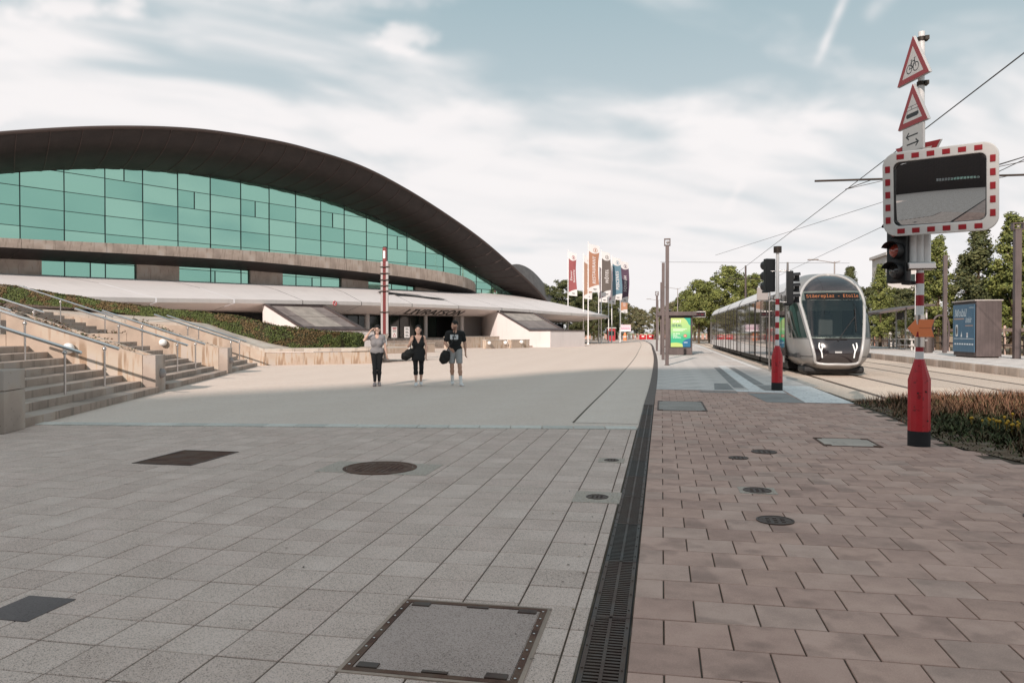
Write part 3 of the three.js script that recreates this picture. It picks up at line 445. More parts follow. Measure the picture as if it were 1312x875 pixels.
{
  const top = [[-35.6, 4.03, -35.9], [-33.3, 3.7, -35.8], [-31.4, 3.4, -35.7], [-29.4, 3.15, -35.55], [-26.7, 2.8, -35.5], [-23.4, 2.5, -35.2], [-21.3, 2.28, -35], [-18.65, 1.75, -34.7], [-16.7, 1.5, -35.5], [-15.6, 1.42, -36.2]];
  const base = [3.1, 2.95, 2.85, 2.7, 2.35, 1.75, 1.3, 0.68, 0.68, 0.7], dn = [[0.1, 1], [0.1, 1], [0.1, 1], [0.15, 1], [0.2, 1], [0.3, 0.95], [0.3, 0.95], [-0.2, 0.98], [-0.5, 0.85], [-0.5, 0.85]];
  const t = thing('clipped_hedge', 'long clipped hedge, green with bronze red tips, in the raised planter', 'hedge');
  const core = []; const W = 1.5;
  const P = (i, y, w) => [top[i][0] + dn[i][0] * w, y, top[i][2] + dn[i][1] * w];
  for (let i = 0; i < 9; i++) { const t0 = top[i][1] - 0.06, t1 = top[i + 1][1] - 0.06, f = 0.34, bk = f - W; core.push(quad(P(i, base[i], f), P(i + 1, base[i + 1], f), P(i + 1, t1, f), P(i, t0, f)), quad(P(i, t0, f), P(i + 1, t1, f), P(i + 1, t1, bk), P(i, t0, bk)), quad(P(i + 1, base[i + 1], bk), P(i, base[i], bk), P(i, t0, bk), P(i + 1, t1, bk))); }
  core.push(quad(P(9, base[9], 0.34), P(9, base[9], 0.34 - W), P(9, 1.36, 0.34 - W), P(9, 1.36, 0.34)));
  mesh('twig_core', merge(core), mat(0.035, 0.038, 0.018, 0.95, { map: texSoil }), t);
  const greens = [[0.075, 0.10, 0.022], [0.095, 0.12, 0.028], [0.055, 0.075, 0.018]], reds = [[0.125, 0.08, 0.033], [0.15, 0.105, 0.04], [0.10, 0.066, 0.028]], mix = (r, p) => r < p;
  void mix;
  const seg = (r) => { const x = r() * 9, i = Math.min(8, Math.floor(x)), k = x - i; return [i, k, (a) => lerp(a[i], a[i + 1], k), Array.from({ length: 3 }, (_, c) => lerp(top[i][c], top[i + 1][c], k)), lerp(dn[i][0], dn[i + 1][0], k), lerp(dn[i][1], dn[i + 1][1], k)]; };
  const clump = (x, y) => fbm(x * 1.3, y * 2.2, 301, 4);
  const spot = (r, wantRed) => { const [, , at, p, dx, dz] = seg(r), face = r(); let y, w, n; const bmp = (clump(p[0], p[2]) - 0.5) * 0.22; if (face < 0.5) { w = 0.36 + (r() - 0.5) * 0.12 + bmp * 0.6; y = lerp(at(base), p[1], r()); n = [dx, 0.1, dz]; } else { w = 0.36 - r() * W; y = p[1] + (r() - 0.5) * 0.1 + bmp; n = [0, 1, 0]; } const f = clump(p[0] + 40, w * 2 + y * 1.5 + p[2]) + (face < 0.5 ? -0.07 + 0.16 * (y - at(base)) : 0.05) - (p[0] > -19 ? 0.06 : 0); if ((f > 0.5) !== wantRed) return null; return [p[0] + dx * w, y, p[2] + dz * w, ...n]; };
  mesh('green_leaves', leafFaces(26000, 71, (r) => spot(r, false), 0.085, greens), M.leaf, t);
  mesh('bronze_leaves', leafFaces(26000, 72, (r) => spot(r, true), 0.085, reds), M.leaf, t);
  const end = (r) => [P(9, 0, 0.34 - W * r())[0] + (r() - 0.5) * 0.1 + 0.05, 0.7 + r() * 0.72, P(9, 0, 0.34 - W * r())[2] + 0.02, 0.7, 0.1, 0.3];
  mesh('end_leaves', leafFaces(1600, 73, end, 0.085, greens), M.leaf, t);
}
function troughPlants(x0, z0, w, h, label, seed) {
  const t = thing('trough_planting', label, 'plants'); const cols = [[0.13, 0.065, 0.04], [0.09, 0.085, 0.03], [0.17, 0.10, 0.06], [0.06, 0.07, 0.025]];
  mesh('foliage', leafFaces(4200, seed, (r) => { const s = 0.5 + Math.pow(r(), 0.8) * 8.4, f = 0.16 + r() * (w - 0.32), c = fbm(s * 1.6, f * 3, seed, 3); if (c < 0.42) return null; const [x, z] = toWorld(x0, z0, s, f); return [x, slopeTop(s, h) - 0.12 + r() * r() * (c - 0.3) * 0.9, z, 0, 1, 0]; }, 0.07, cols), M.leaf, t);
}
troughPlants(-12.2, -16.75, 0.82, 0.92, 'low bronze and green plants in the trough of the first cheek wall', 401);
troughPlants(-15.15, -24.75, 0.78, 0.92, 'low bronze and green plants in the trough of the second cheek wall', 402);

// ---------------------------------------------------------------- the arena (local x along its facade, local z out of it)
{
  const T = thing('arena', 'long arena with dark arched roof, teal glass facade and white sloping canopy', 'arena', [-44.4, 0, -46.33], 63.1 * Math.PI / 180);
  const half = [[18, 14.83], [23.3, 14.7], [28.9, 14.15], [35.3, 12.9], [42.5, 10.85], [49.3, 8.55], [54, 7.1], [58.5, 5.6]];
  const arch = smoothTable([...half.slice(1).reverse().map(([u, y]) => [36 - u, y]), ...half]);
  const lipHalf = [[18, 17.25], [20.55, 17.18], [26.1, 16.8], [32.7, 15.7], [40.2, 13.72], [46, 11.8], [52.5, 9.12], [57.2, 6.95], [59.6, 5.6], [61.6, 4.2]];
  const lip = smoothTable([...lipHalf.slice(1).reverse().map(([u, y]) => [36 - u, y]), ...lipHalf]);
  const U0 = -21.2, U1 = 57.2;
  // roof shell: soffit curling out from the head of the glass to the lip, rim, and the back of the shell
  const lipV = smoothTable([[-21.2, 3], [-17, 3.3], [-8, 4.2], [2, 5], [10, 5.8], [18, 6], [26, 5.8], [33, 5], [40, 4.4], [46, 4], [52.5, 3.5], [60, 3]]);
  const su = (t) => lerp(-22.4, 58.4, t), sl = (t) => lerp(-25.6, 61.6, t);
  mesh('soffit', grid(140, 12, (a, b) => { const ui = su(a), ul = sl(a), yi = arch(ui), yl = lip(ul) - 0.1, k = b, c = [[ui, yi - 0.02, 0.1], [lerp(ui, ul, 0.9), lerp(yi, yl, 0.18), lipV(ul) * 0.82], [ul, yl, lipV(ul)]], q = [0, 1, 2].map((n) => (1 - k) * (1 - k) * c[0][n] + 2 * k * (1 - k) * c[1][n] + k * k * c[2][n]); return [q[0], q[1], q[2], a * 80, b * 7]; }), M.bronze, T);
  for (let i = 1; i < 44; i++) { const a = i / 44, ui = su(a), ul = sl(a), yi = arch(ui), yl = lip(ul) - 0.1, c = [[ui, yi - 0.02, 0.1], [lerp(ui, ul, 0.9), lerp(yi, yl, 0.18), lipV(ul) * 0.82], [ul, yl, lipV(ul)]]; mesh('soffit_seam', tube(Array.from({ length: 11 }, (_, j) => { const k = j / 10, q = [0, 1, 2].map((n) => (1 - k) * (1 - k) * c[0][n] + 2 * k * (1 - k) * c[1][n] + k * k * c[2][n]); return V(q[0], q[1] - 0.01, q[2] + 0.01); }), 0.03, 14, 5), M.bronzeRim, T); }
  mesh('roof_rim', tube(Array.from({ length: 90 }, (_, i) => V(sl(i / 89), lip(sl(i / 89)), lipV(sl(i / 89)))), 0.13, 240, 8), M.bronzeRim, T);
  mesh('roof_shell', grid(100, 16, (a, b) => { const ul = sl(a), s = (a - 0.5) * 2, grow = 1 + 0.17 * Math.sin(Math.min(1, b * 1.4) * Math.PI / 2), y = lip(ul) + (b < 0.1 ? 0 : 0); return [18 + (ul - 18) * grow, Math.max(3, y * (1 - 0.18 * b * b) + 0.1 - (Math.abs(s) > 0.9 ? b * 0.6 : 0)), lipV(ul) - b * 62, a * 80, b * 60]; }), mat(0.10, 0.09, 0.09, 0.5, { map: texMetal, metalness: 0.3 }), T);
  { const rs = smoothTable([[52, 9.5], [60, 11.0], [66, 11.6], [71, 11.75], [73.5, 12.0], [76.5, 11.4], [79.7, 9.7], [82.6, 7.4], [84.2, 5.2]]), rm = mat(0.15, 0.135, 0.13, 0.55, { map: texMetal, metalness: 0.2 });
    mesh('rear_shell', merge([grid(60, 6, (a, b) => { const u = lerp(52, 84.2, a); return [u + b * 3, rs(u) * (1 - 0.1 * b), -12 - b * 30, a * 32, b * 30]; }), grid(60, 8, (a, b) => { const u = lerp(52, 84.2, a); return [lerp(u, 52 + (u - 52) * 0.9, b * 0.6), lerp(rs(u), 3, b), -12 + Math.sin(b * Math.PI / 2) * 2.2, a * 32, b * 8]; })]), rm, T); }
  for (let u = -18; u < 57; u += 2.45) { const y = arch(u); mesh('soffit_light', ball(0.075, u, y + 0.32, 0.9, 8), M.lampWhite, T); }
  // glass: mullions every 2.9 m, transoms every 1.42 m, each pane cut to the arch
  const rows = [6.7, 7.53, 8.95, 10.35, 11.77, 13.2, 14.62, 16], P = 2.9, r = rng(77), tg = [M.tealGlass, M.tealGlassB, M.tealGlassC], dark = mat(0.02, 0.035, 0.033, 0.4);
  const split = new Set(['2_5', '4_4', '6_4', '9_4', '11_5', '12_3', '14_4', '-2_4', '-4_3']);
  mesh('backing', plate([...Array.from({ length: 61 }, (_, i) => { const u = lerp(U0, U1, i / 60); return [u, arch(u) - 0.02]; }).reverse(), [U0, 5.2], [U1, 5.2]], 0.1).translate(0, 0, -0.2), mat(0.01, 0.015, 0.015, 0.9), T);
  for (let c = -8; c < 20; c++) {
    const a = c * P, b = a + P; if (a < U0 || b > U1 + 1.5) continue;
    const ym = arch(a); if (ym > 6) mesh('mullion', span(a - 0.026, a + 0.026, 5.5, ym + 0.05, -0.06, 0.05), dark, T);
    for (let k = 0; k < rows.length - 1; k++) {
      const cells = split.has(`${c}_${k}`) ? [[a, a + P / 2], [a + P / 2, b]] : [[a, b]];
      if (cells.length > 1 && arch(a + P / 2) > rows[k]) mesh('mullion', span(a + P / 2 - 0.03, a + P / 2 + 0.03, rows[k], Math.min(rows[k + 1], arch(a + P / 2)), -0.06, 0.045), dark, T);
      for (const [x0, x1] of cells) {
        const g = 0.022, lo = rows[k] + g, top = []; for (let i = 0; i <= 6; i++) { const u = lerp(x0 + g, x1 - g, i / 6); top.push([u, Math.min(rows[k + 1] - g, arch(u) - 0.02)]); }
        const ok = top.filter((p) => p[1] > lo + 0.02); if (ok.length < 2) continue;
        const poly = [[ok[0][0], lo], [ok[ok.length - 1][0], lo], ...ok.reverse()];
        const cx = (x0 + x1) / 2, cy = (rows[k] + rows[k + 1]) / 2, geo = plate(poly.map(([x, y]) => [x - cx, y - cy]), 0.02), o = mesh('pane', geo, tg[Math.floor(r() * 3)], T);
        o.position.set(cx, cy, -0.02); o.rotation.set((r() - 0.5) * 0.016, (r() - 0.5) * 0.016, 0);
      }
    }
  }
  for (let k = 1; k < rows.length - 1; k++) { let u0 = null; for (let u = U0; u <= U1; u += 0.2) if (arch(u) > rows[k]) { if (u0 === null) u0 = u; u0 = Math.min(u0, u); } const list = []; let a = null, b = null; for (let u = U0; u <= U1; u += 0.1) if (arch(u) > rows[k]) { a ??= u; b = u; } if (a !== null) mesh('transom', span(a, b, rows[k] - 0.02, rows[k] + 0.02, -0.06, 0.042), dark, T); void list; }
  // strip of low windows between concrete piers, under the gallery
  const piers = [[-12.4, -9], [-2.2, 1.3], [8.1, 11.6], [18.2, 21.6], [28.5, 32], [38.8, 42.3]];
  for (const [a, b] of piers) mesh('pier', merge([span(a, b - 1.2, 5.4, 7.6, -0.1, 0.22), span(b - 1.19, b, 5.4, 7.6, -0.1, 0.2)]), M.concrete, T);
  const gaps = [[-20, -12.4], [-9, -2.2], [1.3, 8.1], [11.6, 18.2], [21.6, 28.5], [32, 38.8], [42.3, 46.3], [46.3, 50.3], [50.3, 54.2], [54.2, 57]];
  for (const [a, b] of gaps) for (const [x0, x1] of b - a > 5 ? [[a, (a + b) / 2], [(a + b) / 2, b]] : [[a, b]]) { const o = mesh('low_pane', box(x1 - x0 - 0.07, 1.14, 0.02), tg[Math.floor(r() * 3)], T); o.position.set((x0 + x1) / 2, 6.1, -0.01); o.rotation.set((r() - 0.5) * 0.006, (r() - 0.5) * 0.006, 0); mesh('mullion', span(x1 - 0.035, x1 + 0.035, 5.5, 6.7, -0.05, 0.04), dark, T); }
  mesh('transom', span(U0, 57, 5.52, 5.6, -0.05, 0.06), dark, T); mesh('transom', span(42, 56, 6.66, 6.72, -0.05, 0.05), dark, T);
  // concrete gallery in front of the glass
  const gt = smoothTable([[-22, 6.9], [-8, 7.5], [-2, 7.73], [5.6, 8.04], [15.2, 8.4], [23, 8.52], [31.7, 8.5], [37.4, 8.3], [41.3, 8.1], [45.5, 7.75], [48.6, 7.33], [49.2, 7.2]]), gb = smoothTable([[-22, 6.4], [-2, 7.11], [15.2, 7.52], [21.5, 7.5], [29, 7.38], [37.4, 7.09], [45.5, 6.54], [48.5, 6.3], [49.2, 6.25]]);
  const gz = (u) => 2.5 - 2.5 * Math.pow(clamp((u - 38) / 11.2), 3.2), seams = [-22, -12, -6.4, -0.8, 4.8, 10.4, 16, 21.6, 27.2, 32.8, 38.4, 43.4, 49.2];
  for (let i = 0; i < seams.length - 1; i++) {
    const a = seams[i] + 0.012, b = seams[i + 1] - 0.012, n = 10, F = (k) => lerp(a, b, k);
    mesh('gallery_panel', merge([grid(n, 1, (k, v) => { const u = F(k); return [u, v ? gt(u) : gb(u), gz(u), u, v]; }), grid(n, 1, (k, v) => { const u = F(k); return [u, gt(u), lerp(gz(u), -0.05, v), u, v * 2.5]; })]), M.concrete, T);
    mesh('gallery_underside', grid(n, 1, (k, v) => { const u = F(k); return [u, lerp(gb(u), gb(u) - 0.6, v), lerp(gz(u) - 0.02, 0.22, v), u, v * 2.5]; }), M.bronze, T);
  }
  // white canopy: broad slope, pale fascia, soffit folding down to the ground-floor wall
  const eC = new THREE.CatmullRomCurve3([[-36, 3.4, 12], [-20, 3.5, 12], [0, 3.62, 12], [10, 3.8, 12], [20, 3.95, 12], [30, 3.97, 12], [41, 3.9, 12], [48, 3.72, 12], [55, 3.62, 11.7], [60, 3.58, 10.9], [64.8, 3.58, 9.3], [68.6, 3.58, 6.2], [71, 3.6, 2], [72.4, 3.6, -3], [72.8, 3.6, -9]].map((p) => V(...p)), false, 'centripetal');
  const tC = new THREE.CatmullRomCurve3([[-36, 5.2, 0], [-20, 5.4, 0], [0, 5.57, 0], [15, 5.75, 0], [30, 5.98, 0], [40, 6.1, 0], [48, 6.2, 0], [54, 6.22, 0], [58, 6.16, 0], [62, 5.95, -0.6], [65, 5.6, -2], [67, 5.3, -4.5], [68, 5.2, -7], [68.2, 5.2, -10]].map((p) => V(...p)), false, 'centripetal');
  const iC = new THREE.CatmullRomCurve3([[-36, 2.8, 9.5], [-20, 2.85, 9.5], [0, 2.98, 9.5], [10, 3.06, 9.5], [20, 3.06, 9.5], [30, 3.07, 9.5], [41, 3.1, 9.5], [48, 2.95, 9.5], [54, 2.88, 9.0], [58, 2.82, 8.2], [62, 2.8, 6.6], [65.4, 2.8, 3.6], [67.6, 2.8, 0], [69, 2.8, -4], [69.6, 2.8, -9]].map((p) => V(...p)), false, 'centripetal');
  const nP = 24; for (let i = 0; i < nP; i++) {
    const a = i / nP + 0.0002, b = (i + 1) / nP - 0.0002;
    mesh('canopy_panel', grid(8, 2, (k, v) => { const t = lerp(a, b, k), e = eC.getPoint(t), p = tC.getPoint(t); return [lerp(e.x, p.x, v), lerp(e.y, p.y, v) + Math.sin(v * Math.PI) * 0.12, lerp(e.z, p.z, v), t * 108, v * 12]; }), M.white, T);
    mesh('fascia', grid(8, 1, (k, v) => { const t = lerp(a, b, k), e = eC.getPoint(t); return [e.x, e.y - 0.28 * (1 - v), e.z + 0.02, t * 108, v * 0.3]; }), M.whiteGrey, T);
    mesh('canopy_soffit', grid(8, 2, (k, v) => { const t = lerp(a, b, k), e = eC.getPoint(t), p = iC.getPoint(t); return [lerp(e.x, p.x, v), lerp(e.y - 0.28, p.y, v), lerp(e.z + 0.02, p.z, v), t * 108, v * 5]; }), M.white, T);
  }
  // ground floor: dark wall of glass set back under the canopy, doors, columns
  const wallPts = iC.getPoints(60).map((p) => [p.x, p.z]);
  mesh('ground_floor_wall', (() => { const l = []; for (let i = 0; i < 60; i++) { const [x0, z0] = wallPts[i], [x1, z1] = wallPts[i + 1]; l.push(quad([x0, -0.1, z0 - 4.7], [x1, -0.1, z1 - 4.7], [x1, 3.5, z1 - 4.7], [x0, 3.5, z0 - 4.7])); } return merge(l); })(), M.black, T);
  for (let u = -18; u < 9.6; u += 2.4) mesh('ground_pane', span(u, u + 2.34, 0.2, 2.7, 5.9, 5.95), M.darkGlass, T);
  for (let i = 0; i < 10; i++) { const t = 0.72 + i * 0.026, p = iC.getPoint(t), q = iC.getPoint(t + 0.025), a = [p.x, 0.02, p.z - 2.6], b = [q.x - 0.05, 0.02, q.z - 2.6]; mesh('ground_pane', quad(a, b, [b[0], 2.65, b[2]], [a[0], 2.65, a[2]]), M.greenGlass, T); mesh('ground_mullion', rod(V(a[0], 0, a[2] + 0.03), V(a[0], 2.66, a[2] + 0.03), 0.05, 0.05, 6), M.black, T); }
  mesh('porch_ceiling', grid(60, 1, (a, v) => { const p = iC.getPoint(a); return [p.x, p.y, p.z - v * 4.9, a * 108, v * 5]; }), M.white, T);
  // entrance: floor on steps, columns, dark doors, side walls
  mesh('entrance_floor', span(20.5, 41, -0.2, 0.92, 4.6, 9.2), M.concrete, T);
  for (const [u, w] of [[24.5, 0.46], [31.9, 0.36], [37.1, 0.46]]) mesh('column', cyl(w / 2, w / 2, 2.42, u, 0.9, 8.5, 20), M.whiteGrey, T);
  for (let i = 0; i < 12; i++) { const u = 21 + i * 1.32; const d = mesh('door', span(u + 0.03, u + 1.29, 0.95, 3.02, 5.2, 5.25), M.darkGlass, T); mesh('door_frame', merge([span(u, u + 0.03, 0.95, 3.1, 5.18, 5.3), span(u + 1.29, u + 1.32, 0.95, 3.1, 5.18, 5.3)]), M.black, T); void d; }
  mesh('side_wall', span(38.2, 42.5, 0, 3.2, 6.3, 6.6), M.whiteGrey, T);
  mesh('curved_wall', grid(16, 1, (a, v) => { const t = a * Math.PI / 2; return [38.9 + lerp(3.6, 0, Math.sin(t)), v ? 3.62 : -0.05, lerp(6.6, 12.05, a), a * 6, v * 3.3]; }), M.white, T);
  // entrance steps, spread between low walls
  for (let i = 0; i < 6; i++) mesh('entrance_step', span(24.5, 35.5 + (5 - i) * 0.5, -0.1, 0.15 * (i + 1) + 0.005, 9.2 + (5 - i) * 0.55 - 0.0, 9.2 + (6 - i) * 0.55), M.concrete, T);
  for (let i = 0; i < 4; i++) mesh('side_step', span(36.6, 39.2 + (3 - i) * 0.3, -0.1, 0.13 * (i + 1) + 0.004, 14.2 + (3 - i) * 0.5, 14.2 + (4 - i) * 0.5), M.concrete, T);
  // roof lights: brown framed sloping panels on white cheeks, either side of the entrance
  const wedge = (u0, u1, zs, z1, flip) => {
    const prof = [[11.7, 3.5], [zs, 1.56], [z1, 1.56], [z1, -0.1], [11.7, -0.1]];
    mesh('roof_light_base', (() => { const s = new THREE.Shape(prof.map(([z, y]) => new THREE.Vector2(z, y))); return uvm(new THREE.ExtrudeGeometry(s, { depth: u1 - u0, bevelEnabled: false }).rotateY(-Math.PI / 2).translate(u1, 0, 0)); })(), M.white, T);
    const at = (u, k, up) => [u, lerp(3.5, 1.56, k) + up, lerp(11.7, zs, k) + up * 0.5], f = (a, b, k0, k1, up, name, m) => mesh(name, merge([quad(at(a, k1, up), at(b, k1, up), at(b, k0, up), at(a, k0, up)), quad(at(a, k1, 0), at(b, k1, 0), at(b, k1, up), at(a, k1, up)), quad(at(b, k1, 0), at(b, k0, 0), at(b, k0, up), at(b, k1, up)), quad(at(a, k0, 0), at(a, k1, 0), at(a, k1, up), at(a, k0, up))]), m, T);
    f(u0 - 0.02, u0 + 0.25, 0.0, 1.0, 0.14, 'roof_light_frame', M.brown); f(u1 - 0.3, u1 + 0.02, 0.0, 1.0, 0.14, 'roof_light_frame', M.brown); f(u0 + 0.25, u1 - 0.3, 0.9, 1.0, 0.12, 'roof_light_frame', M.brown); f(u0 + 0.25, u1 - 0.3, 0, 0.06, 0.12, 'roof_light_frame', M.brown);
    const lt = mat(0.40, 0.35, 0.31, 0.6, { map: texMetal }), dk = mat(0.26, 0.215, 0.20, 0.6, { map: texMetal }), n = 4;
    for (let i = 0; i < n; i++) for (let j = 0; j < 2; j++) f(lerp(u0 + 0.27, u1 - 0.32, i / n) + 0.015, lerp(u0 + 0.27, u1 - 0.32, (i + 1) / n) - 0.015, j ? 0.49 : 0.08, j ? 0.89 : 0.47, 0.05, 'roof_light_panel', (flip ? j === 0 : i === 1 || i === 2) ? lt : dk);
    mesh('roof_light_sill', span(u0 - 0.06, u1 + 0.06, 1.565, 1.68, zs - 0.05, z1 + 0.06), M.brown, T);
  };
  wedge(11.7, 17.2, 16.6, 17.6, false); wedge(38.9, 45.0, 15.8, 18.3, true);
  // lettering on the soffit: slanted capitals
  { const g = new TextGeometry('LIVRAISON', { font, size: 0.78, depth: 0.02, curveSegments: 4 }); g.computeBoundingBox(); const w = g.boundingBox.max.x; g.scale(7.6 / w, 2.1, 1); g.applyMatrix4(new THREE.Matrix4().makeShear(0, 0, -0.42, 0, 0, 0)); const o = mesh('soffit_lettering', g, M.blackMatt, T), ang = Math.atan2(2.5, 0.6); o.rotation.x = ang; o.position.set(27.5, 3.07 + 0.6 * 0.13 - 0.03, 9.5 + 2.5 * 0.13 + 0.01); }
  // flowing emblem on the canopy
  { const l = []; const sw = (pts, w) => { for (let i = 0; i < pts.length - 1; i++) { const [u0, k0] = pts[i], [u1, k1] = pts[i + 1], q = (u, k, d) => [u, lerp(3.97, 6.02, k + d) + 0.12 + Math.sin((k + d) * Math.PI) * 0.1, 12 - 12 * (k + d)]; const a = w * (0.4 + Math.sin((i / pts.length) * Math.PI)), b = w * (0.4 + Math.sin(((i + 1) / pts.length) * Math.PI)); l.push(quad(q(u0, k0, -a), q(u1, k1, -b), q(u1, k1, b), q(u0, k0, a))); } }; sw([[27.8, 0.42], [28.6, 0.5], [29.6, 0.54], [30.6, 0.5], [31.6, 0.44]], 0.055); sw([[29.2, 0.40], [30.2, 0.44], [31.4, 0.43], [32.8, 0.34], [34.4, 0.28]], 0.04); sw([[31.6, 0.52], [32.4, 0.5], [33.2, 0.44]], 0.03); mesh('canopy_emblem', merge(l), M.blackMatt, T); }
  { const c = mesh('prohibition_disc', cyl(0.2, 0.2, 0.03, 0, 0, 0, 24).rotateX(Math.PI / 2), M.paint, T); c.position.set(18, 3.75, 12.06); const ring = mesh('prohibition_ring', new THREE.TorusGeometry(0.17, 0.032, 8, 28), M.red, T); ring.position.set(18, 3.75, 12.1); const b = mesh('prohibition_bar', box(0.34, 0.04, 0.02), M.red, T); b.position.set(18, 3.75, 12.11); b.rotation.z = -0.8; }
}
// low walls with globe lamps before the entrance
const ARENA = (u, v) => [-44.4 + 0.4524 * u + 0.8918 * v, -46.33 - 0.8918 * u + 0.4524 * v];
function lowWall(u0, u1, v, h, d, label) { const [x, z] = ARENA((u0 + u1) / 2, v - d / 2), t = thing('low_wall', label, 'low wall', [x, 0, z], 63.1 * Math.PI / 180); mesh('wall', rbox(u1 - u0, h, d, 0, h / 2, 0, 0.02), M.stained, t); mesh('cap', rbox(u1 - u0 + 0.04, 0.06, d + 0.04, 0, h + 0.032, 0, 0.015), M.coping, t); return t; }
lowWall(14.5, 19.6, 21.5, 0.62, 0.5, 'low concrete wall with a globe lamp left of the entrance steps');
lowWall(30.6, 33.6, 17.2, 0.72, 0.4, 'pale low concrete wall with a globe lamp right of the entrance steps');
lowWall(33.7, 36.5, 17.6, 0.72, 0.4, 'greyer low concrete wall with two globe lamps beside the white roof-light base');
lowWall(28.8, 36.2, 14.2, 1.0, 0.4, 'taller back wall above the entrance steps');
{ const put = (u, v, y, label) => { const [x, z] = ARENA(u, v); globe(x, y, z, 0.8918, 0.4524, label, 0.17); }; put(16.9, 21.5, 0.42, 'white globe lamp on the low wall left of the entrance steps'); put(30.9, 17.2, 0.5, 'white globe lamp at the near end of the pale low wall'); put(33.2, 17.2, 0.5, 'white globe lamp at the joint of the two low walls'); put(35.1, 17.6, 0.55, 'white globe lamp on the greyer low wall'); }
// notices in the entrance
function notice(u, v, w, h, y, label, draw) { const [x, z] = ARENA(u, v), t = thing('notice_board', label, 'notice', [x, 0, z], 63.1 * Math.PI / 180); mesh('sheet', unitUV(plate([[-w / 2, y], [w / 2, y], [w / 2, y + h], [-w / 2, y + h]], 0.03), -w / 2, y, w, h), mat(1, 1, 1, 0.7, { map: canvasTex(128, 192, draw) }), t); mesh('stand', merge([span(-0.02, 0.02, 0.0, y, -0.02, 0), span(-w / 3, w / 3, 0.0, 0.03, -0.15, 0.15)]), M.greyPlastic, t); return t; }
notice(24.3, 12.2, 0.62, 0.95, 0.98, 'white notice with red heading and red triangle by the entrance', (x) => { x.fillStyle = '#e8e2de'; x.fillRect(0, 0, 128, 192); x.fillStyle = '#a02028'; x.fillRect(14, 16, 100, 18); x.fillRect(24, 42, 80, 12); x.fillStyle = '#333'; x.fillRect(20, 70, 88, 6); x.fillRect(20, 84, 88, 6); x.fillStyle = '#b02828'; x.beginPath(); x.moveTo(64, 110); x.lineTo(104, 175); x.lineTo(24, 175); x.fill(); x.fillStyle = '#eee'; x.beginPath(); x.moveTo(64, 128); x.lineTo(90, 168); x.lineTo(38, 168); x.fill(); });
notice(26.0, 12.0, 0.62, 0.95, 0.98, 'white notice with three blocks of dark text by the entrance', (x) => { x.fillStyle = '#e6e2e0'; x.fillRect(0, 0, 128, 192); x.fillStyle = '#555'; for (const y of [22, 80, 138]) { for (let i = 0; i < 4; i++) x.fillRect(22, y + i * 9, 60 + ((i * 37) % 28), 5); } });
// red and white light column on the forecourt
{
  const t = thing('light_column', 'tall slender red and white light column with polished fins before the arena', 'light column', [-14.15, 0, -37.85]);
  mesh('foot', merge([cyl(0.2, 0.16, 0.12), cyl(0.09, 0.085, 1.15, 0, 0.1, 0)]), M.whitePole, t); mesh('collar', cyl(0.1, 0.2, 0.25, 0, 1.12, 0, 20), M.chrome, t);
  mesh('core', merge([box(0.16, 3.9, 0.16, 0, 3.2, 0)]), mat(0.17, 0.035, 0.035, 0.35, { metalness: 0.3 }), t);
  const fin = (x, z, y0, y1) => mesh('fin', rbox(0.12, y1 - y0, 0.12, x, (y0 + y1) / 2, z, 0.03), mat(0.62, 0.58, 0.57, 0.25, { metalness: 0.45 }), t);
  for (const [y0, y1] of [[1.38, 2.5], [2.53, 3.58], [3.62, 3.86], [3.9, 4.16], [4.2, 4.5], [4.54, 4.84], [4.88, 5.15]]) { for (const [x, z] of [[-0.14, 0.05], [0.14, 0.05], [0, -0.15]]) fin(x, z, y0, y1); }
  for (const y of [2.515, 3.6, 3.88, 4.18, 4.52, 4.86]) mesh('band', rbox(0.46, 0.035, 0.36, 0, y, 0, 0.01), M.ironDark, t);
  mesh('head', merge([rbox(0.2, 0.75, 0.2, 0, 5.5, 0, 0.04)]), mat(0.2, 0.04, 0.04, 0.35), t); mesh('head_window', rbox(0.12, 0.4, 0.03, 0, 5.5, 0.1, 0.01), M.whitePole, t); mesh('cap', cyl(0.11, 0.09, 0.05, 0, 5.87, 0), M.ironDark, t);
}

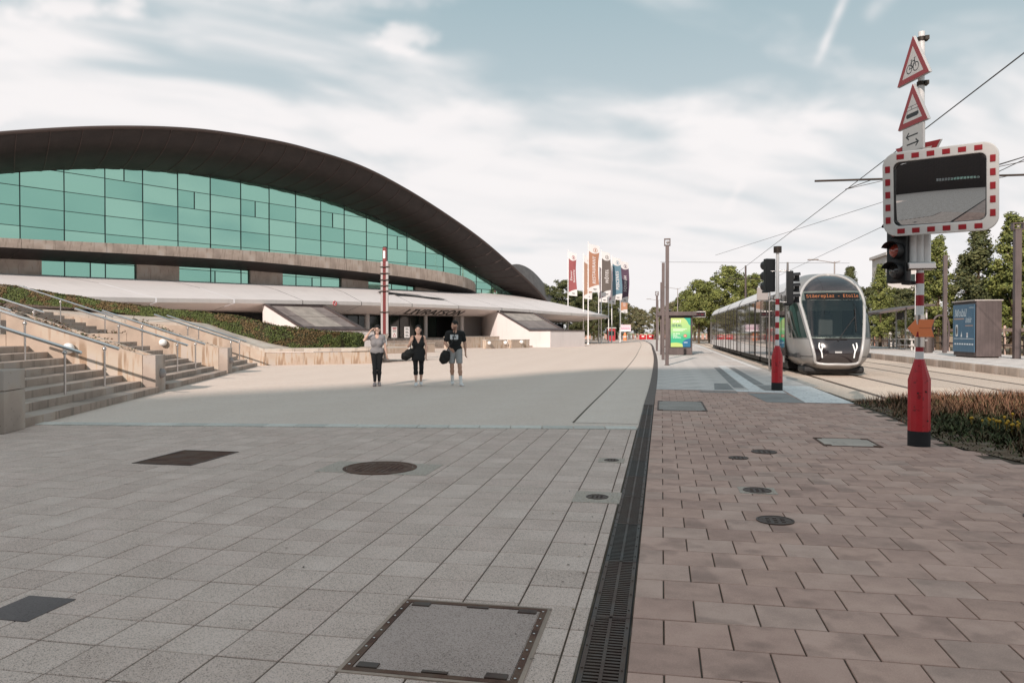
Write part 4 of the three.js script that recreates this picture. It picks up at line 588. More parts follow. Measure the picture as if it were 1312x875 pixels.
// ---------------------------------------------------------------- flags
function flagPole(x, z, h, w, fh, colour, word, face, label, seed, drop = 0) {
  const t = thing('flagpole', label, 'flag', [x, 0, z], face, 'banner flags before the arena');
  mesh('pole', merge([cyl(0.075, 0.045, h, 0, 0, 0, 10), ball(0.07, 0, h + 0.03, 0, 8)]), M.whitePole, t); mesh('base', cyl(0.16, 0.13, 0.16, 0, 0, 0, 12), M.whitePole, t);
  const tex = canvasTex(128, 560, (c, W, H) => {
    c.fillStyle = '#e9e6e6'; c.fillRect(0, 0, W, H); c.fillStyle = colour; c.beginPath(); c.moveTo(0, 84); c.quadraticCurveTo(64, 128, W, 78); c.lineTo(W, 470); c.quadraticCurveTo(70, 478, 0, 520); c.fill();
    c.strokeStyle = colour; c.lineWidth = 6; c.beginPath(); c.arc(78, 62, 24, 0, 7); c.stroke(); c.fillStyle = colour; c.beginPath(); c.moveTo(78, 44); c.quadraticCurveTo(96, 66, 78, 80); c.quadraticCurveTo(62, 66, 78, 44); c.fill();
    c.save(); c.translate(66, 300); c.rotate(-Math.PI / 2); c.fillStyle = '#dcd7d7'; c.textAlign = 'center'; const lines = word.split('|'); lines.forEach((s, i) => { c.font = `bold ${lines.length > 1 ? 44 : 58}px sans-serif`; c.fillText(s, 0, lines.length > 1 ? -6 + i * 48 : 22, 330); }); c.restore();
    c.fillStyle = '#444'; c.fillRect(52, 522, 44, 8); c.fillRect(60, 534, 28, 4);
  });
  const top = h - 0.15 - drop, r = rng(seed), ph = r() * 6;
  mesh('flag', grid(10, 40, (u, v) => { const wob = Math.sin(v * 7 + ph) * 0.05 + Math.sin(v * 15 + ph * 2 + u * 3) * 0.03; return [0.09 + u * w * (0.9 + 0.08 * Math.sin(v * 5 + ph)), top - (1 - v) * fh - u * 0.28 * (0.4 + 0.6 * v) + 0.0, wob * (0.3 + u) + Math.sin(u * 4 + v * 6 + ph) * 0.07 * u, u, v]; }), mat(0.76, 0.76, 0.76, 0.85, { map: tex, side: THREE.DoubleSide }), t);
  return t;
}
const FL = [
  [-11.78, -97.65, 11.9, 1.1, 5.6, '#a0585a', 'Élever|Navette', 'white pole with a red banner flag, alone beside the roof light'],
  [-9.4, -93.5, 11.0, 1.15, 5.3, '#b08a74', 'ESCALADE', 'white pole with a narrow pale orange banner flag behind the tall orange one'],
  [-8.5, -90.2, 12.0, 1.35, 5.6, '#b5836a', 'RESTAURANT', 'white pole with a tall wide orange banner flag'],
  [-8.4, -104.4, 11.3, 1.2, 5.6, '#5b4a52', 'SPORTS', 'white pole with a dark plum grey banner flag behind the grey one'],
  [-7.8, -100.9, 12.2, 1.3, 5.9, '#6b625d', 'HÔTEL', 'white pole with a warm grey banner flag between orange and blue'],
  [-7.35, -108.6, 11.4, 1.0, 5.8, '#bd98a4', 'SAUNA', 'white pole with a pink banner flag behind the blue one'],
  [-6.6, -103.8, 11.7, 1.35, 5.7, '#68899a', 'PISCINES', 'white pole with a blue banner flag'],
  [-5.75, -108.5, 11.6, 1.25, 5.8, '#604a5c', 'SQUASH', 'white pole with a purple banner flag at the end of the row'],
  [-6.6, -126, 8.8, 1.3, 4.0, '#c99476', 'FITNESS', 'shorter white pole with a salmon banner flag farther back under the others'],
];
FL.forEach(([x, z, h, w, fh, c, word, label], i) => flagPole(x, z, h, w, fh, c, word, 0.12 + (i % 3) * 0.1, label, 500 + i));

// ---------------------------------------------------------------- trees
function branchy(r, h, crownBase, spread, n) { const l = [rod(V(0, -0.3, 0), V(0.05, h * 0.55, 0.02), 0.16, 0.09, 9), rod(V(0.05, h * 0.55, 0.02), V(0, h * 0.93, 0), 0.09, 0.02, 7)]; for (let i = 0; i < n; i++) { const y = lerp(crownBase, h * 0.85, r()), a = r() * 6.28, k = spread * (0.5 + r() * 0.5) * (1 - 0.5 * (y / h)); l.push(rod(V(0, y, 0), V(Math.cos(a) * k, y + k * (0.5 + r() * 0.7), Math.sin(a) * k), 0.045, 0.012, 5)); } return merge(l); }
function crownGeo(seed, h, base, shape, n, size, cols) {   // clumps of leaves hung on limbs through the crown
  const r0 = rng(seed), clumps = []; for (let i = 0; i < 130; i++) { const y = lerp(base, h, Math.pow(r0(), 0.85)), k = (y - base) / (h - base), R = shape(k), a = r0() * 6.283, q = Math.sqrt(r0()) * R; clumps.push([Math.cos(a) * q, y, Math.sin(a) * q, 0.22 + 0.36 * r0() * (0.6 + R * 0.35), Math.floor(r0() * cols.length)]); }
  const per = Math.ceil(n / clumps.length), parts = clumps.map((c, ci) => leafFaces(per, seed * 100 + ci, (r) => { const a = r() * 6.283, b = Math.acos(2 * r() - 1), q = c[3] * Math.pow(r(), 0.45), d = [Math.sin(b) * Math.cos(a), Math.cos(b) * 0.85, Math.sin(b) * Math.sin(a)]; return [c[0] + d[0] * q, c[1] + d[1] * q, c[2] + d[2] * q, d[0] + c[0] * 0.4, d[1] + 0.4, d[2] + c[2] * 0.4]; }, size, [cols[c[4]], cols[(c[4] + 1) % cols.length]], 1.2));
  return mergeGeometries(parts);
}
const leafTones = { fresh: [[0.13, 0.15, 0.033], [0.165, 0.18, 0.042], [0.095, 0.115, 0.027], [0.195, 0.205, 0.055]], deep: [[0.075, 0.085, 0.028], [0.10, 0.105, 0.036], [0.055, 0.068, 0.024], [0.12, 0.12, 0.042]], dull: [[0.13, 0.125, 0.055], [0.16, 0.15, 0.07], [0.10, 0.10, 0.045], [0.185, 0.15, 0.075]] };
const conical = (k) => 1.55 * Math.pow(Math.sin(Math.PI * Math.min(1, 0.12 + k * 0.86)), 0.7) * (1 - 0.72 * k) + 0.14, rounded = (k) => 2.3 * Math.sqrt(Math.max(0.02, 1 - Math.pow(2 * k - 0.9, 2) * 0.82)), broad = (k) => 1.9 * Math.pow(Math.max(0.02, Math.sin(Math.PI * (0.1 + 0.86 * k))), 0.6);
const treeKinds = {
  conicalA: { trunk: branchy(rng(61), 8.5, 1.6, 1.3, 16), crown: crownGeo(3, 8.8, 1.4, conical, 12000, 0.15, leafTones.fresh) },
  conicalB: { trunk: branchy(rng(62), 8.5, 1.4, 1.3, 16), crown: crownGeo(4, 8.8, 1.2, conical, 12000, 0.15, leafTones.deep) },
  roundA: { trunk: branchy(rng(63), 8, 2.2, 1.9, 18), crown: crownGeo(5, 8.6, 2.0, rounded, 13000, 0.17, leafTones.fresh) },
  roundB: { trunk: branchy(rng(64), 8, 2.0, 1.9, 18), crown: crownGeo(6, 8.6, 1.6, rounded, 13000, 0.17, leafTones.dull) },
  broadA: { trunk: branchy(rng(65), 8, 1.4, 1.7, 18), crown: crownGeo(7, 8.6, 0.9, broad, 12500, 0.17, leafTones.deep) },
};
function tree(kind, x, z, h, name, label, group, wide = 1, turn = 0) { const k = treeKinds[kind], t = thing(name, label, 'tree', [x, 0, z], turn, group), s = h / 8.7; t.scale.set(s * wide, s, s * wide); mesh('trunk', k.trunk, M.bark, t); mesh('crown', k.crown, M.leaf, t); return t; }
{ // right of the tracks
  const labs = ['small pointed tree over the right shoulder of the tram', 'pointed tree rising behind the red and white signal pole', 'broad dark pointed tree between the thin brown post and the blue cabinet', 'tall pointed tree behind the thick lamp post', 'dark pointed tree half hidden behind the bushes by the office block', 'pointed tree above the roof of the blue cabinet', 'thin dark pointed tree behind the grey street lamp', 'tallest pointed tree past the thick lamp post', 'low dark pointed tree behind the far shelter roof'], g1 = 'pointed trees behind the far platform';
  [['conicalA', 17.9, -68.6, 6.9, 0.85], ['conicalA', 20.9, -64.2, 8.6, 0.9], ['conicalB', 23.2, -62.6, 9.0, 1.1], ['conicalA', 23.2, -57.0, 9.2, 1.0], ['conicalB', 25.6, -72.0, 7.9, 1.1], ['conicalA', 26.6, -61.0, 8.8, 1.15], ['conicalB', 18.6, -82.0, 7.8, 0.9], ['conicalA', 27.8, -55.5, 9.6, 1.2], ['conicalB', 22.6, -72.5, 7.2, 1.2]].forEach(([k, x, z, h, w], i) => tree(k, x, z, h, 'pointed_tree', labs[i], g1, w * 1.15, i * 1.7));
  const lab2 = 'bushy rounded green tree filling the row behind the fence', g2 = 'bushy trees behind the fence';
  [['broadA', 20.2, -70.5, 5.2, 1.2], ['roundA', 20.6, -74.5, 5.4, 1.0], ['broadA', 24.8, -66.5, 5.6, 1.4], ['broadA', 22.6, -58.8, 5.2, 1.25], ['broadA', 26.2, -63.5, 5.4, 1.3], ['broadA', 29.5, -66, 6, 1.3], ['roundA', 29.8, -58.5, 6.4, 1.2], ['broadA', 24.8, -53.5, 4.8, 1.2], ['broadA', 27.5, -52.2, 5.2, 1.2], ['broadA', 21.2, -86, 6.2, 1.2], ['broadA', 33, -60, 7, 1.2], ['broadA', 34, -72, 8, 1.3]].forEach(([k, x, z, h, w], i) => tree(k, x, z, h, 'bushy_tree', lab2, g2, w, i * 2.1));
}
{ // beyond the tram and the near shelter
  const lab = 'light green roadside tree rising beyond the tram', g = 'trees beyond the tram';
  [['roundA', 4.6, -99, 8.0, 1.1], ['roundA', 7.6, -94.5, 9.3, 1.15], ['roundA', 10.2, -90, 8.0, 1.0], ['roundA', 12.2, -86, 6.3, 0.9], ['roundA', 6.3, -106, 8.2, 1.1], ['roundA', 14.5, -92, 7, 1], ['roundA', 10.6, -108, 8.8, 1.2], ['roundA', 3.4, -112, 7.4, 1.0]].forEach(([k, x, z, h, w], i) => tree(k, x, z, h, 'roadside_tree', lab, g, w, i * 1.3));
  const lab2 = 'dull brown green tree in the distant row at the end of the road', g2 = 'distant trees at the end of the road';
  [[1.6, -133, 6.4], [-1.2, -150, 6.2], [-4, -158, 6], [3.2, -146, 7.5], [-7.5, -168, 7.6], [-11, -174, 6.0], [-13.8, -165, 5.5], [0.6, -170, 6], [5.4, -130, 7.6], [-16, -176, 8], [-5.6, -178, 7], [8, -138, 7], [-20, -182, 9], [12, -150, 8], [17, -140, 8], [22, -130, 8], [28, -125, 9]].forEach(([x, z, h], i) => tree('roundB', x, z, h, 'distant_tree', lab2, g2, 1.25, i * 0.9));
  const lab3 = 'dark leafy tree standing behind the arena and the flags', g3 = 'trees behind the arena';
  [[-16.4, -128, 10.2], [-13.6, -133, 8.4], [-11.4, -131, 8.2], [-9.4, -137, 7.4], [-19.5, -124, 9.4], [-15.2, -140, 9], [-8.4, -146, 8.6], [-23, -128, 9], [-12.6, -121, 4.6], [-10, -123, 4.2]].forEach(([x, z, h], i) => tree('broadA', x, z, h, 'leafy_tree', lab3, g3, 1.3, i * 1.1));
}
// ---------------------------------------------------------------- lamp posts
function squarePost(x, z, h, w, label, y = 0, lamp = true) {
  const t = thing('lamp_post', label, 'lamp post', [x, y, z]); mesh('post', rbox(w, h - 0.02, w, 0, h / 2, 0, 0.012), M.brown, t);
  if (lamp) { const k = w * 1.75; mesh('lamp_frame', merge([box(k, 0.05, w, 0, h + 0.02, 0), box(k, 0.05, w, 0, h + 0.3, 0), box(0.05, 0.25, w, -k / 2 + 0.025, h + 0.16, 0), box(0.05, 0.25, w, k / 2 - 0.025, h + 0.16, 0)]), M.brown, t); mesh('lamp', ball(0.07, 0.02, h + 0.15, 0, 12), M.greyPlastic, t); mesh('base_plate', box(w + 0.06, 0.015, w + 0.06, 0, 0.01, 0), M.ironDark, t); }
  return t;
}
squarePost(0.24, -34.9, 5.33, 0.16, 'tall square brown lamp post with open box head beside the drain');
squarePost(0.08, -41.6, 5.18, 0.16, 'square brown post without lamp behind the boxed lamp post', 0, false);
squarePost(-0.02, -51.2, 4.75, 0.15, 'thin square brown post before the tram shelter', 0, false);
squarePost(-0.36, -60.5, 4.3, 0.16, 'square brown lamp post behind the tram shelter');
squarePost(16.0, -38.9, 5.9, 0.27, 'thick square brown lamp post on the far platform past the blue cabinet', 0.26);
squarePost(16.2, -48.6, 5.7, 0.2, 'square brown post on the far platform before the blue cabinet', 0.26, false);
function armLamp(x, z, h, arm, turn, label) { const t = thing('street_lamp', label, 'street lamp', [x, 0, z], turn); mesh('mast', cyl(0.09, 0.05, h, 0, 0, 0, 10), M.greyPlastic, t); mesh('arm', merge([rod(V(0, h - 0.1, 0), V(-arm, h + 0.15, 0), 0.035, 0.03), rod(V(0, h - 0.1, 0), V(arm * 0.3, h + 0.02, 0), 0.035, 0.03)]), M.greyPlastic, t); mesh('head', rbox(0.8, 0.1, 0.28, -arm - 0.2, h + 0.17, 0, 0.04), M.greyPlastic, t); return t; }
armLamp(13.3, -63.8, 7.0, 1.4, 0, 'grey street lamp with a long arm over the tram roof');
armLamp(2.2, -110, 7.6, 1.5, 0.1, 'grey street lamp among the trees beyond the shelter');
armLamp(-0.6, -140, 7.2, 1.5, 0.1, 'distant grey street lamp at the end of the road');
armLamp(24, -77, 7.8, 1.3, 0.4, 'grey street lamp with double arm above the bushy trees');
armLamp(32, -83, 7.2, 1.5, 0.2, 'pale street lamp at the back above the trees by the blue cabinet');

// ---------------------------------------------------------------- near tram shelter with lit poster
{
  const t = thing('tram_shelter', 'brown framed tram shelter with glass side on the near platform', 'tram shelter', [0.9, 0, -51.6]);
  for (const [x, z] of [[-0.95, 0.9], [-0.95, -3.4], [0.98, -3.4]]) mesh('post', rbox(0.09, 2.55, 0.09, x, 1.275, z, 0.01), M.brown, t);
  mesh('roof', merge([rbox(2.5, 0.26, 5.2, 0.05, 2.66, -1.2, 0.03)]), M.brown, t);
  for (const z of [0.0, -1.1, -2.2]) mesh('glass_panel', box(0.012, 2.0, 1.04, -0.95, 1.3, z - 0.1), M.clearGlass, t);
  mesh('bench', merge([box(0.4, 0.05, 2.4, -0.6, 0.48, -1.6), box(0.08, 0.48, 0.3, -0.6, 0.24, -0.8), box(0.08, 0.48, 0.3, -0.6, 0.24, -2.4)]), M.brown, t);
  const p = thing('poster_cabinet', 'lit green poster cabinet at the end of the near tram shelter', 'poster cabinet', [1.2, 0, -50.6]);
  mesh('case', merge([rbox(1.48, 2.5, 0.2, 0, 1.27, 0, 0.02)]), M.brown, p); const bez = mesh('bezel', rbox(1.34, 1.98, 0.03, 0, 1.46, 0.105, 0.01), M.black, p);
  const tex = canvasTex(256, 384, (c, W, H) => { const g = c.createLinearGradient(0, 0, 40, H); g.addColorStop(0, '#cfdc86'); g.addColorStop(0.45, '#a4d489'); g.addColorStop(0.75, '#46b98a'); g.addColorStop(1, '#bcd47c'); c.fillStyle = g; c.fillRect(0, 0, W, H); c.fillStyle = '#38ae92'; c.beginPath(); c.moveTo(170, 0); c.quadraticCurveTo(215, 30, 232, 84); c.lineTo(256, 100); c.lineTo(256, 0); c.fill(); c.fillStyle = '#3fb487'; c.beginPath(); c.ellipse(90, 310, 130, 60, -0.2, 0, 7); c.fill(); c.fillStyle = '#c4d67c'; c.beginPath(); c.ellipse(60, 372, 110, 46, 0, 0, 7); c.fill(); c.fillStyle = '#2a6d92'; c.beginPath(); c.moveTo(256, 268); c.quadraticCurveTo(150, 290, 152, 340); c.lineTo(160, 384); c.lineTo(256, 384); c.fill(); c.fillStyle = '#f4f6ea'; c.font = 'bold 50px sans-serif'; c.fillText('DIAT', 22, 62); c.fillStyle = '#1f5560'; c.font = 'bold 50px sans-serif'; c.fillText('IDEAL', 8, 116); c.fillStyle = '#eef3df'; for (let i = 0; i < 3; i++) c.fillRect(30, 140 + i * 13, 180 - i * 24, 6); c.font = 'bold 24px sans-serif'; ['DE BON', 'DEAL', "D'APPELL"].forEach((s, i) => c.fillText(s, 30, 216 + i * 26)); c.fillStyle = '#d86a52'; c.beginPath(); c.arc(188, 236, 22, 0, 7); c.fill(); c.fillStyle = '#fff'; c.font = 'bold 20px sans-serif'; c.fillText('5€', 176, 243); c.font = 'bold 20px sans-serif'; c.fillText('Sales', 170, 330); });
  const m = mat(0.4, 0.4, 0.4, 0.3, { map: tex, emissiveMap: tex, emissiveIntensity: 0.55 }); m.emissive.setRGB(1, 1, 1);
  mesh('poster', unitUV(plate([[-0.62, 0.52], [0.62, 0.52], [0.62, 2.38], [-0.62, 2.38]], 0.004), -0.62, 0.52, 1.24, 1.86), m, bez).position.z = 0.122;
  const d = thing('departure_display', 'departure display with red digits beside the shelter roof', 'display', [2.3, 0, -51.0]);
  mesh('case', rbox(0.8, 0.4, 0.16, 0.1, 2.62, 0, 0.02), M.steel, d); const lt = canvasTex(256, 96, (c) => { c.fillStyle = '#1a1014'; c.fillRect(0, 0, 256, 96); c.fillStyle = '#c8304a'; c.font = 'bold 34px monospace'; c.fillText('Gare 2 min', 22, 60); }), dm = mat(0.1, 0.1, 0.1, 0.3, { map: lt, emissiveMap: lt, emissiveIntensity: 0.7 }); dm.emissive.setRGB(1, 1, 1);
  mesh('screen', unitUV(plate([[-0.26, 2.48], [0.46, 2.48], [0.46, 2.76], [-0.26, 2.76]], 0.004), -0.26, 2.48, 0.72, 0.28), dm, d).position.z = 0.085; mesh('bracket', rod(V(-0.3, 2.62, 0), V(-0.75, 2.62, -0.1), 0.03), M.brown, d);
}
// ---------------------------------------------------------------- far platform: shelter, cabinet, bin, fence
{
  const t = thing('tram_shelter', 'low tram shelter with wide brown roof and benches on the far platform', 'tram shelter', [16.1, 0.262, -58.5]);
  mesh('roof', (() => { const s = new THREE.Shape([[-1.9, 2.42], [1.2, 2.92], [1.5, 2.92], [1.5, 3.05], [1.1, 3.08], [-1.9, 2.55]].map((p) => new THREE.Vector2(...p))); return uvm(new THREE.ExtrudeGeometry(s, { depth: 9, bevelEnabled: false }).translate(0, 0, -5)); })(), M.brown, t);
  for (const z of [3.2, 1, -1.2, -3.4]) mesh('post', rbox(0.1, 2.75, 0.1, 1.2, 1.37, z, 0.01), M.whiteGrey, t);
  for (const z of [2.1, -0.1, -2.3]) mesh('glass_panel', box(0.012, 1.9, 2.0, 1.2, 1.35, z), M.clearGlass, t);
  mesh('bench', merge([box(0.42, 0.07, 5.4, 0.6, 0.72, -0.3), box(0.42, 0.05, 5.4, 0.6, 0.3, -0.3), ...[2.2, 0.8, -0.6, -2, -3].map((z) => box(0.1, 0.72, 0.14, 0.6, 0.36, z))]), M.whiteGrey, t);
  mesh('display', rbox(0.14, 0.5, 1.3, -0.2, 2.3, 2.5, 0.02), M.black, t);
  const p = thing('poster_cabinet', 'dark poster cabinet with a colourful poster beside the far shelter', 'poster cabinet', [14.6, 0.262, -62]);
  mesh('case', rbox(1.5, 2.5, 0.2, 0, 1.25, 0, 0.02), M.black, p);
  const tex = canvasTex(128, 192, (c) => { c.fillStyle = '#3c3a34'; c.fillRect(0, 0, 128, 192); c.fillStyle = '#4fa3b4'; c.fillRect(0, 52, 128, 18); c.fillStyle = '#a8523e'; c.beginPath(); c.arc(44, 96, 24, 0, 7); c.fill(); c.fillStyle = '#c6a648'; c.beginPath(); c.arc(84, 104, 20, 0, 7); c.fill(); c.fillStyle = '#d8d4cc'; c.fillRect(8, 120, 112, 24); c.fillStyle = '#54b0c0'; c.fillRect(0, 146, 128, 16); c.fillStyle = '#e4e2de'; c.fillRect(0, 164, 128, 28); });
  mesh('poster', unitUV(plate([[-0.6, 0.5], [0.6, 0.5], [0.6, 2.3], [-0.6, 2.3]], 0.004), -0.6, 0.5, 1.2, 1.8), mat(1, 1, 1, 0.4, { map: tex }), p).position.z = 0.105;
  const ring = single('bicycle_hoop', tube([V(17.0, 0.27, -53), V(17.0, 2.2, -53), V(17.25, 2.5, -53), V(17.6, 2.5, -53), V(17.85, 2.2, -53), V(17.85, 0.27, -53)], 0.07, 48, 8), M.brown, 'tall rounded brown hoop behind the litter bin on the far platform', 'hoop'); void ring;
  const b = thing('litter_bin', 'round dark metal litter bin on the far platform', 'litter bin', [15.3, 0.262, -48.7]);
  mesh('body', merge([new THREE.LatheGeometry([[0.28, 0], [0.29, 0.05], [0.29, 0.95], [0.27, 1.0], [0.25, 1.0]].map((q) => new THREE.Vector2(...q)), 24)]), mat(0.16, 0.13, 0.12, 0.35, { metalness: 0.7 }), b); mesh('hood', new THREE.CylinderGeometry(0.27, 0.27, 0.26, 24, 1, true, 0.9, 4.6).translate(0, 1.12, 0), mat(0.16, 0.13, 0.12, 0.35, { metalness: 0.7, side: THREE.DoubleSide }), b); mesh('lid', cyl(0.29, 0.26, 0.05, 0, 1.25, 0, 24), M.ironDark, b); mesh('ash_plate', rbox(0.2, 0.1, 0.02, -0.12, 0.74, 0.27, 0.005), M.steel, b);
}
{
  const t = thing('ticket_cabinet', 'big brown cabinet with blue printed front on the far platform', 'cabinet', [14.55, 0.262, -39.6], 0.05);
  const w = 1.15, d = 2.5, h = 2.62; // local -x is the printed face towards the tracks
  mesh('body', rbox(w - 0.04, h, d, w / 2, h / 2 + 0.06, -d / 2, 0.015), M.brown, t); mesh('plinth', box(w - 0.2, 0.1, d - 0.2, w / 2, 0.02, -d / 2), M.ironDark, t);
  mesh('roof_trim', rbox(w + 0.1, 0.06, d + 0.08, w / 2 - 0.02, h + 0.1, -d / 2, 0.01), mat(0.4, 0.36, 0.34, 0.5), t);
  const tex = canvasTex(512, 512, (c) => { c.fillStyle = '#4d6f88'; c.fillRect(0, 0, 512, 512); c.strokeStyle = '#6f90a4'; c.lineWidth = 3; for (const [x0, x1] of [[30, 120], [120, 60], [380, 380], [250, 190]]) { c.beginPath(); c.moveTo(x0, 0); c.lineTo(x1, 512); c.stroke(); } c.fillStyle = '#dfe8ec'; c.font = 'italic 104px serif'; c.fillText('Mobil', 34, 128); c.font = 'italic 74px serif'; c.fillText('itéit', 298, 196); c.font = '20px sans-serif'; c.fillText('mobiliteit.lu', 386, 44); c.fillStyle = '#cfa68c'; for (let i = 0; i < 9; i++) c.fillRect(30 + i * 27, 148, 20, 12); for (let i = 0; i < 7; i++) c.fillRect(300 + i * 26, 224, 19, 10); c.fillStyle = '#e8eced'; c.fillRect(70, 220, 52, 124); c.fillStyle = '#151719'; c.beginPath(); c.ellipse(96, 282, 17, 50, 0, 0, 7); c.fill(); c.fillStyle = '#e6e9ea'; c.beginPath(); c.moveTo(190, 350); c.lineTo(212, 290); c.lineTo(226, 352); c.fill(); c.fillRect(330, 306, 30, 52); c.fillStyle = '#b03a3a'; c.fillRect(336, 318, 14, 12); c.fillStyle = '#dfe6ea'; for (let i = 0; i < 16; i++) c.fillRect(24 + i * 30, 366, 20, 8); for (let i = 0; i < 8; i++) c.fillRect(40 + i * 58, 420, 40, 16); });
  const f = mesh('printed_front', unitUV(plate([[0, 0.2], [d - 0.12, 0.2], [d - 0.12, h - 0.12], [0, h - 0.12]], 0.02), 0, 0.2, d - 0.12, h - 0.32), mat(0.9, 0.9, 0.9, 0.35, { map: tex }), t); f.rotation.y = -Math.PI / 2; f.position.set(-0.02, 0.06, -d + 0.06);
}
{ // railing behind the far platform
  const t = thing('railing', 'dark steel railing along the back of the far platform', 'railing', [18.6, 0, 0]);
  for (let i = 0; i < 34; i++) mesh('post', rbox(0.06, 1.25, 0.06, 0, 0.6, -30 - i * 2.4, 0.006), M.ironDark, t);
  for (const y of [1.2, 0.72]) mesh('rail', span(-0.03, 0.03, y, y + 0.06, -112, -29), M.ironDark, t);
  const f = thing('barrier_fence', 'pale rose site fence with uprights behind the railing', 'fence', [21.5, 0, 0]); const g = rbox(0.12, 1.9, 0.12, 0, 0.95, 0, 0.01), m1 = mat(0.5, 0.36, 0.3, 0.8), m2 = mat(0.42, 0.22, 0.17, 0.8);
  for (let i = 0; i < 48; i++) { const o = mesh('upright', g, i % 3 ? m1 : m2, f); o.position.z = -46 - i * 1.6; } for (const y of [0.5, 1.5]) mesh('board', span(-0.04, 0.04, y, y + 0.22, -124, -44), m1, f);
  const s = thing('earth_mound', 'long low mound of reddish earth beyond the tram tracks', 'earth mound', [13.2, 0, -96]); mesh('earth', grid(40, 8, (u, v) => { const n = fbm(u * 9, v * 3, 611, 4); return [lerp(-6.5, 6, v) + n, Math.max(-0.1, Math.sin(v * Math.PI) * (0.75 + n * 0.7) - 0.1), lerp(-14, 16, u), u * 30, v * 12]; }), mat(0.50, 0.31, 0.21, 0.95, { map: texSoil, bumpMap: texSoil, bumpScale: 0.03 }), s);
  const b = thing('office_block', 'pale office block with horizontal bands behind the trees', 'building', [25.4, 0, -88]); mesh('wall', box(5, 9.4, 6, 0, 4.7, 0), M.whiteGrey, b); for (let i = 0; i < 4; i++) mesh('window_band', box(5.04, 0.8, 6.04, 0, 1.9 + i * 1.7, 0), M.darkGlass, b); mesh('roof', box(5.5, 0.3, 6.5, 0, 9.55, 0), M.whiteGrey, b);
}
// far end of the road: billboard, barrier blocks, parked shapes
{
  const t = thing('billboard', 'pale pink billboard on posts at the far end of the forecourt', 'billboard', [-6.4, 0, -138]); const tex = canvasTex(128, 64, (c) => { c.fillStyle = '#d8c4cf'; c.fillRect(0, 0, 128, 64); c.fillStyle = '#b88ea4'; for (let i = 0; i < 9; i++) c.fillRect(10 + i * 12, 30 - (i * 7) % 14, 8, 22); c.fillStyle = '#efe6ea'; c.fillRect(0, 50, 128, 14); });
  mesh('board', unitUV(plate([[-1.0, 1.55], [1.0, 1.55], [1.0, 2.75], [-1.0, 2.75]], 0.08), -1, 1.55, 2, 1.2), mat(1, 1, 1, 0.6, { map: tex }), t); for (const x of [-0.7, 0.7]) mesh('post', cyl(0.05, 0.05, 1.6, x, 0, -0.02, 8), M.steel, t);
  const o = thing('traffic_cone', 'orange figure-high traffic marker below the billboard', 'traffic marker', [-6.15, 0, -132]); mesh('body', new THREE.LatheGeometry([[0.3, 0], [0.3, 0.1], [0.26, 0.2], [0.28, 0.9], [0.12, 1.3], [0.02, 1.35]].map((q) => new THREE.Vector2(...q)), 16), M.orange, o); mesh('band', cyl(0.29, 0.29, 0.2, 0, 0.55, 0), M.paint, o);
  [[-3.6, -150, 0.3], [-2.2, -152, 0.2], [-9.2, -146, 0.1]].forEach(([x, z, a], i) => { const b = thing('barrier_block', ['red and white barrier block at the far bend', 'second red barrier block at the far bend beside the lamp', 'red barrier block under the flags'][i], 'barrier', [x, 0, z], a); mesh('body', rbox(1.3, 0.9, 0.45, 0, 0.45, 0, 0.08), M.red, b); mesh('stripe', rbox(0.5, 0.3, 0.47, 0, 0.6, 0, 0.02), M.paint, b); });
  const f = thing('site_fence', 'low rose coloured fence across the far end of the road', 'fence', [0, 0, -156]); for (let i = 0; i < 40; i++) mesh('slat', box(0.5, 1.1, 0.06, -16 + i * 0.8, 0.55, 0), i % 4 ? mat(0.45, 0.28, 0.22, 0.8) : mat(0.6, 0.5, 0.42, 0.8), f);
  const v = thing('kiosk', 'small dark red kiosk behind the flagpoles', 'kiosk', [-7.9, 0, -124]); mesh('body', rbox(1.2, 2.0, 1.2, 0, 1.0, 0, 0.04), M.redDark, v); mesh('counter', rbox(0.9, 0.7, 0.06, 0, 1.25, 0.62, 0.01), M.darkGlass, v); mesh('roof', rbox(1.5, 0.14, 1.5, 0, 2.1, 0, 0.03), M.whiteGrey, v);
}

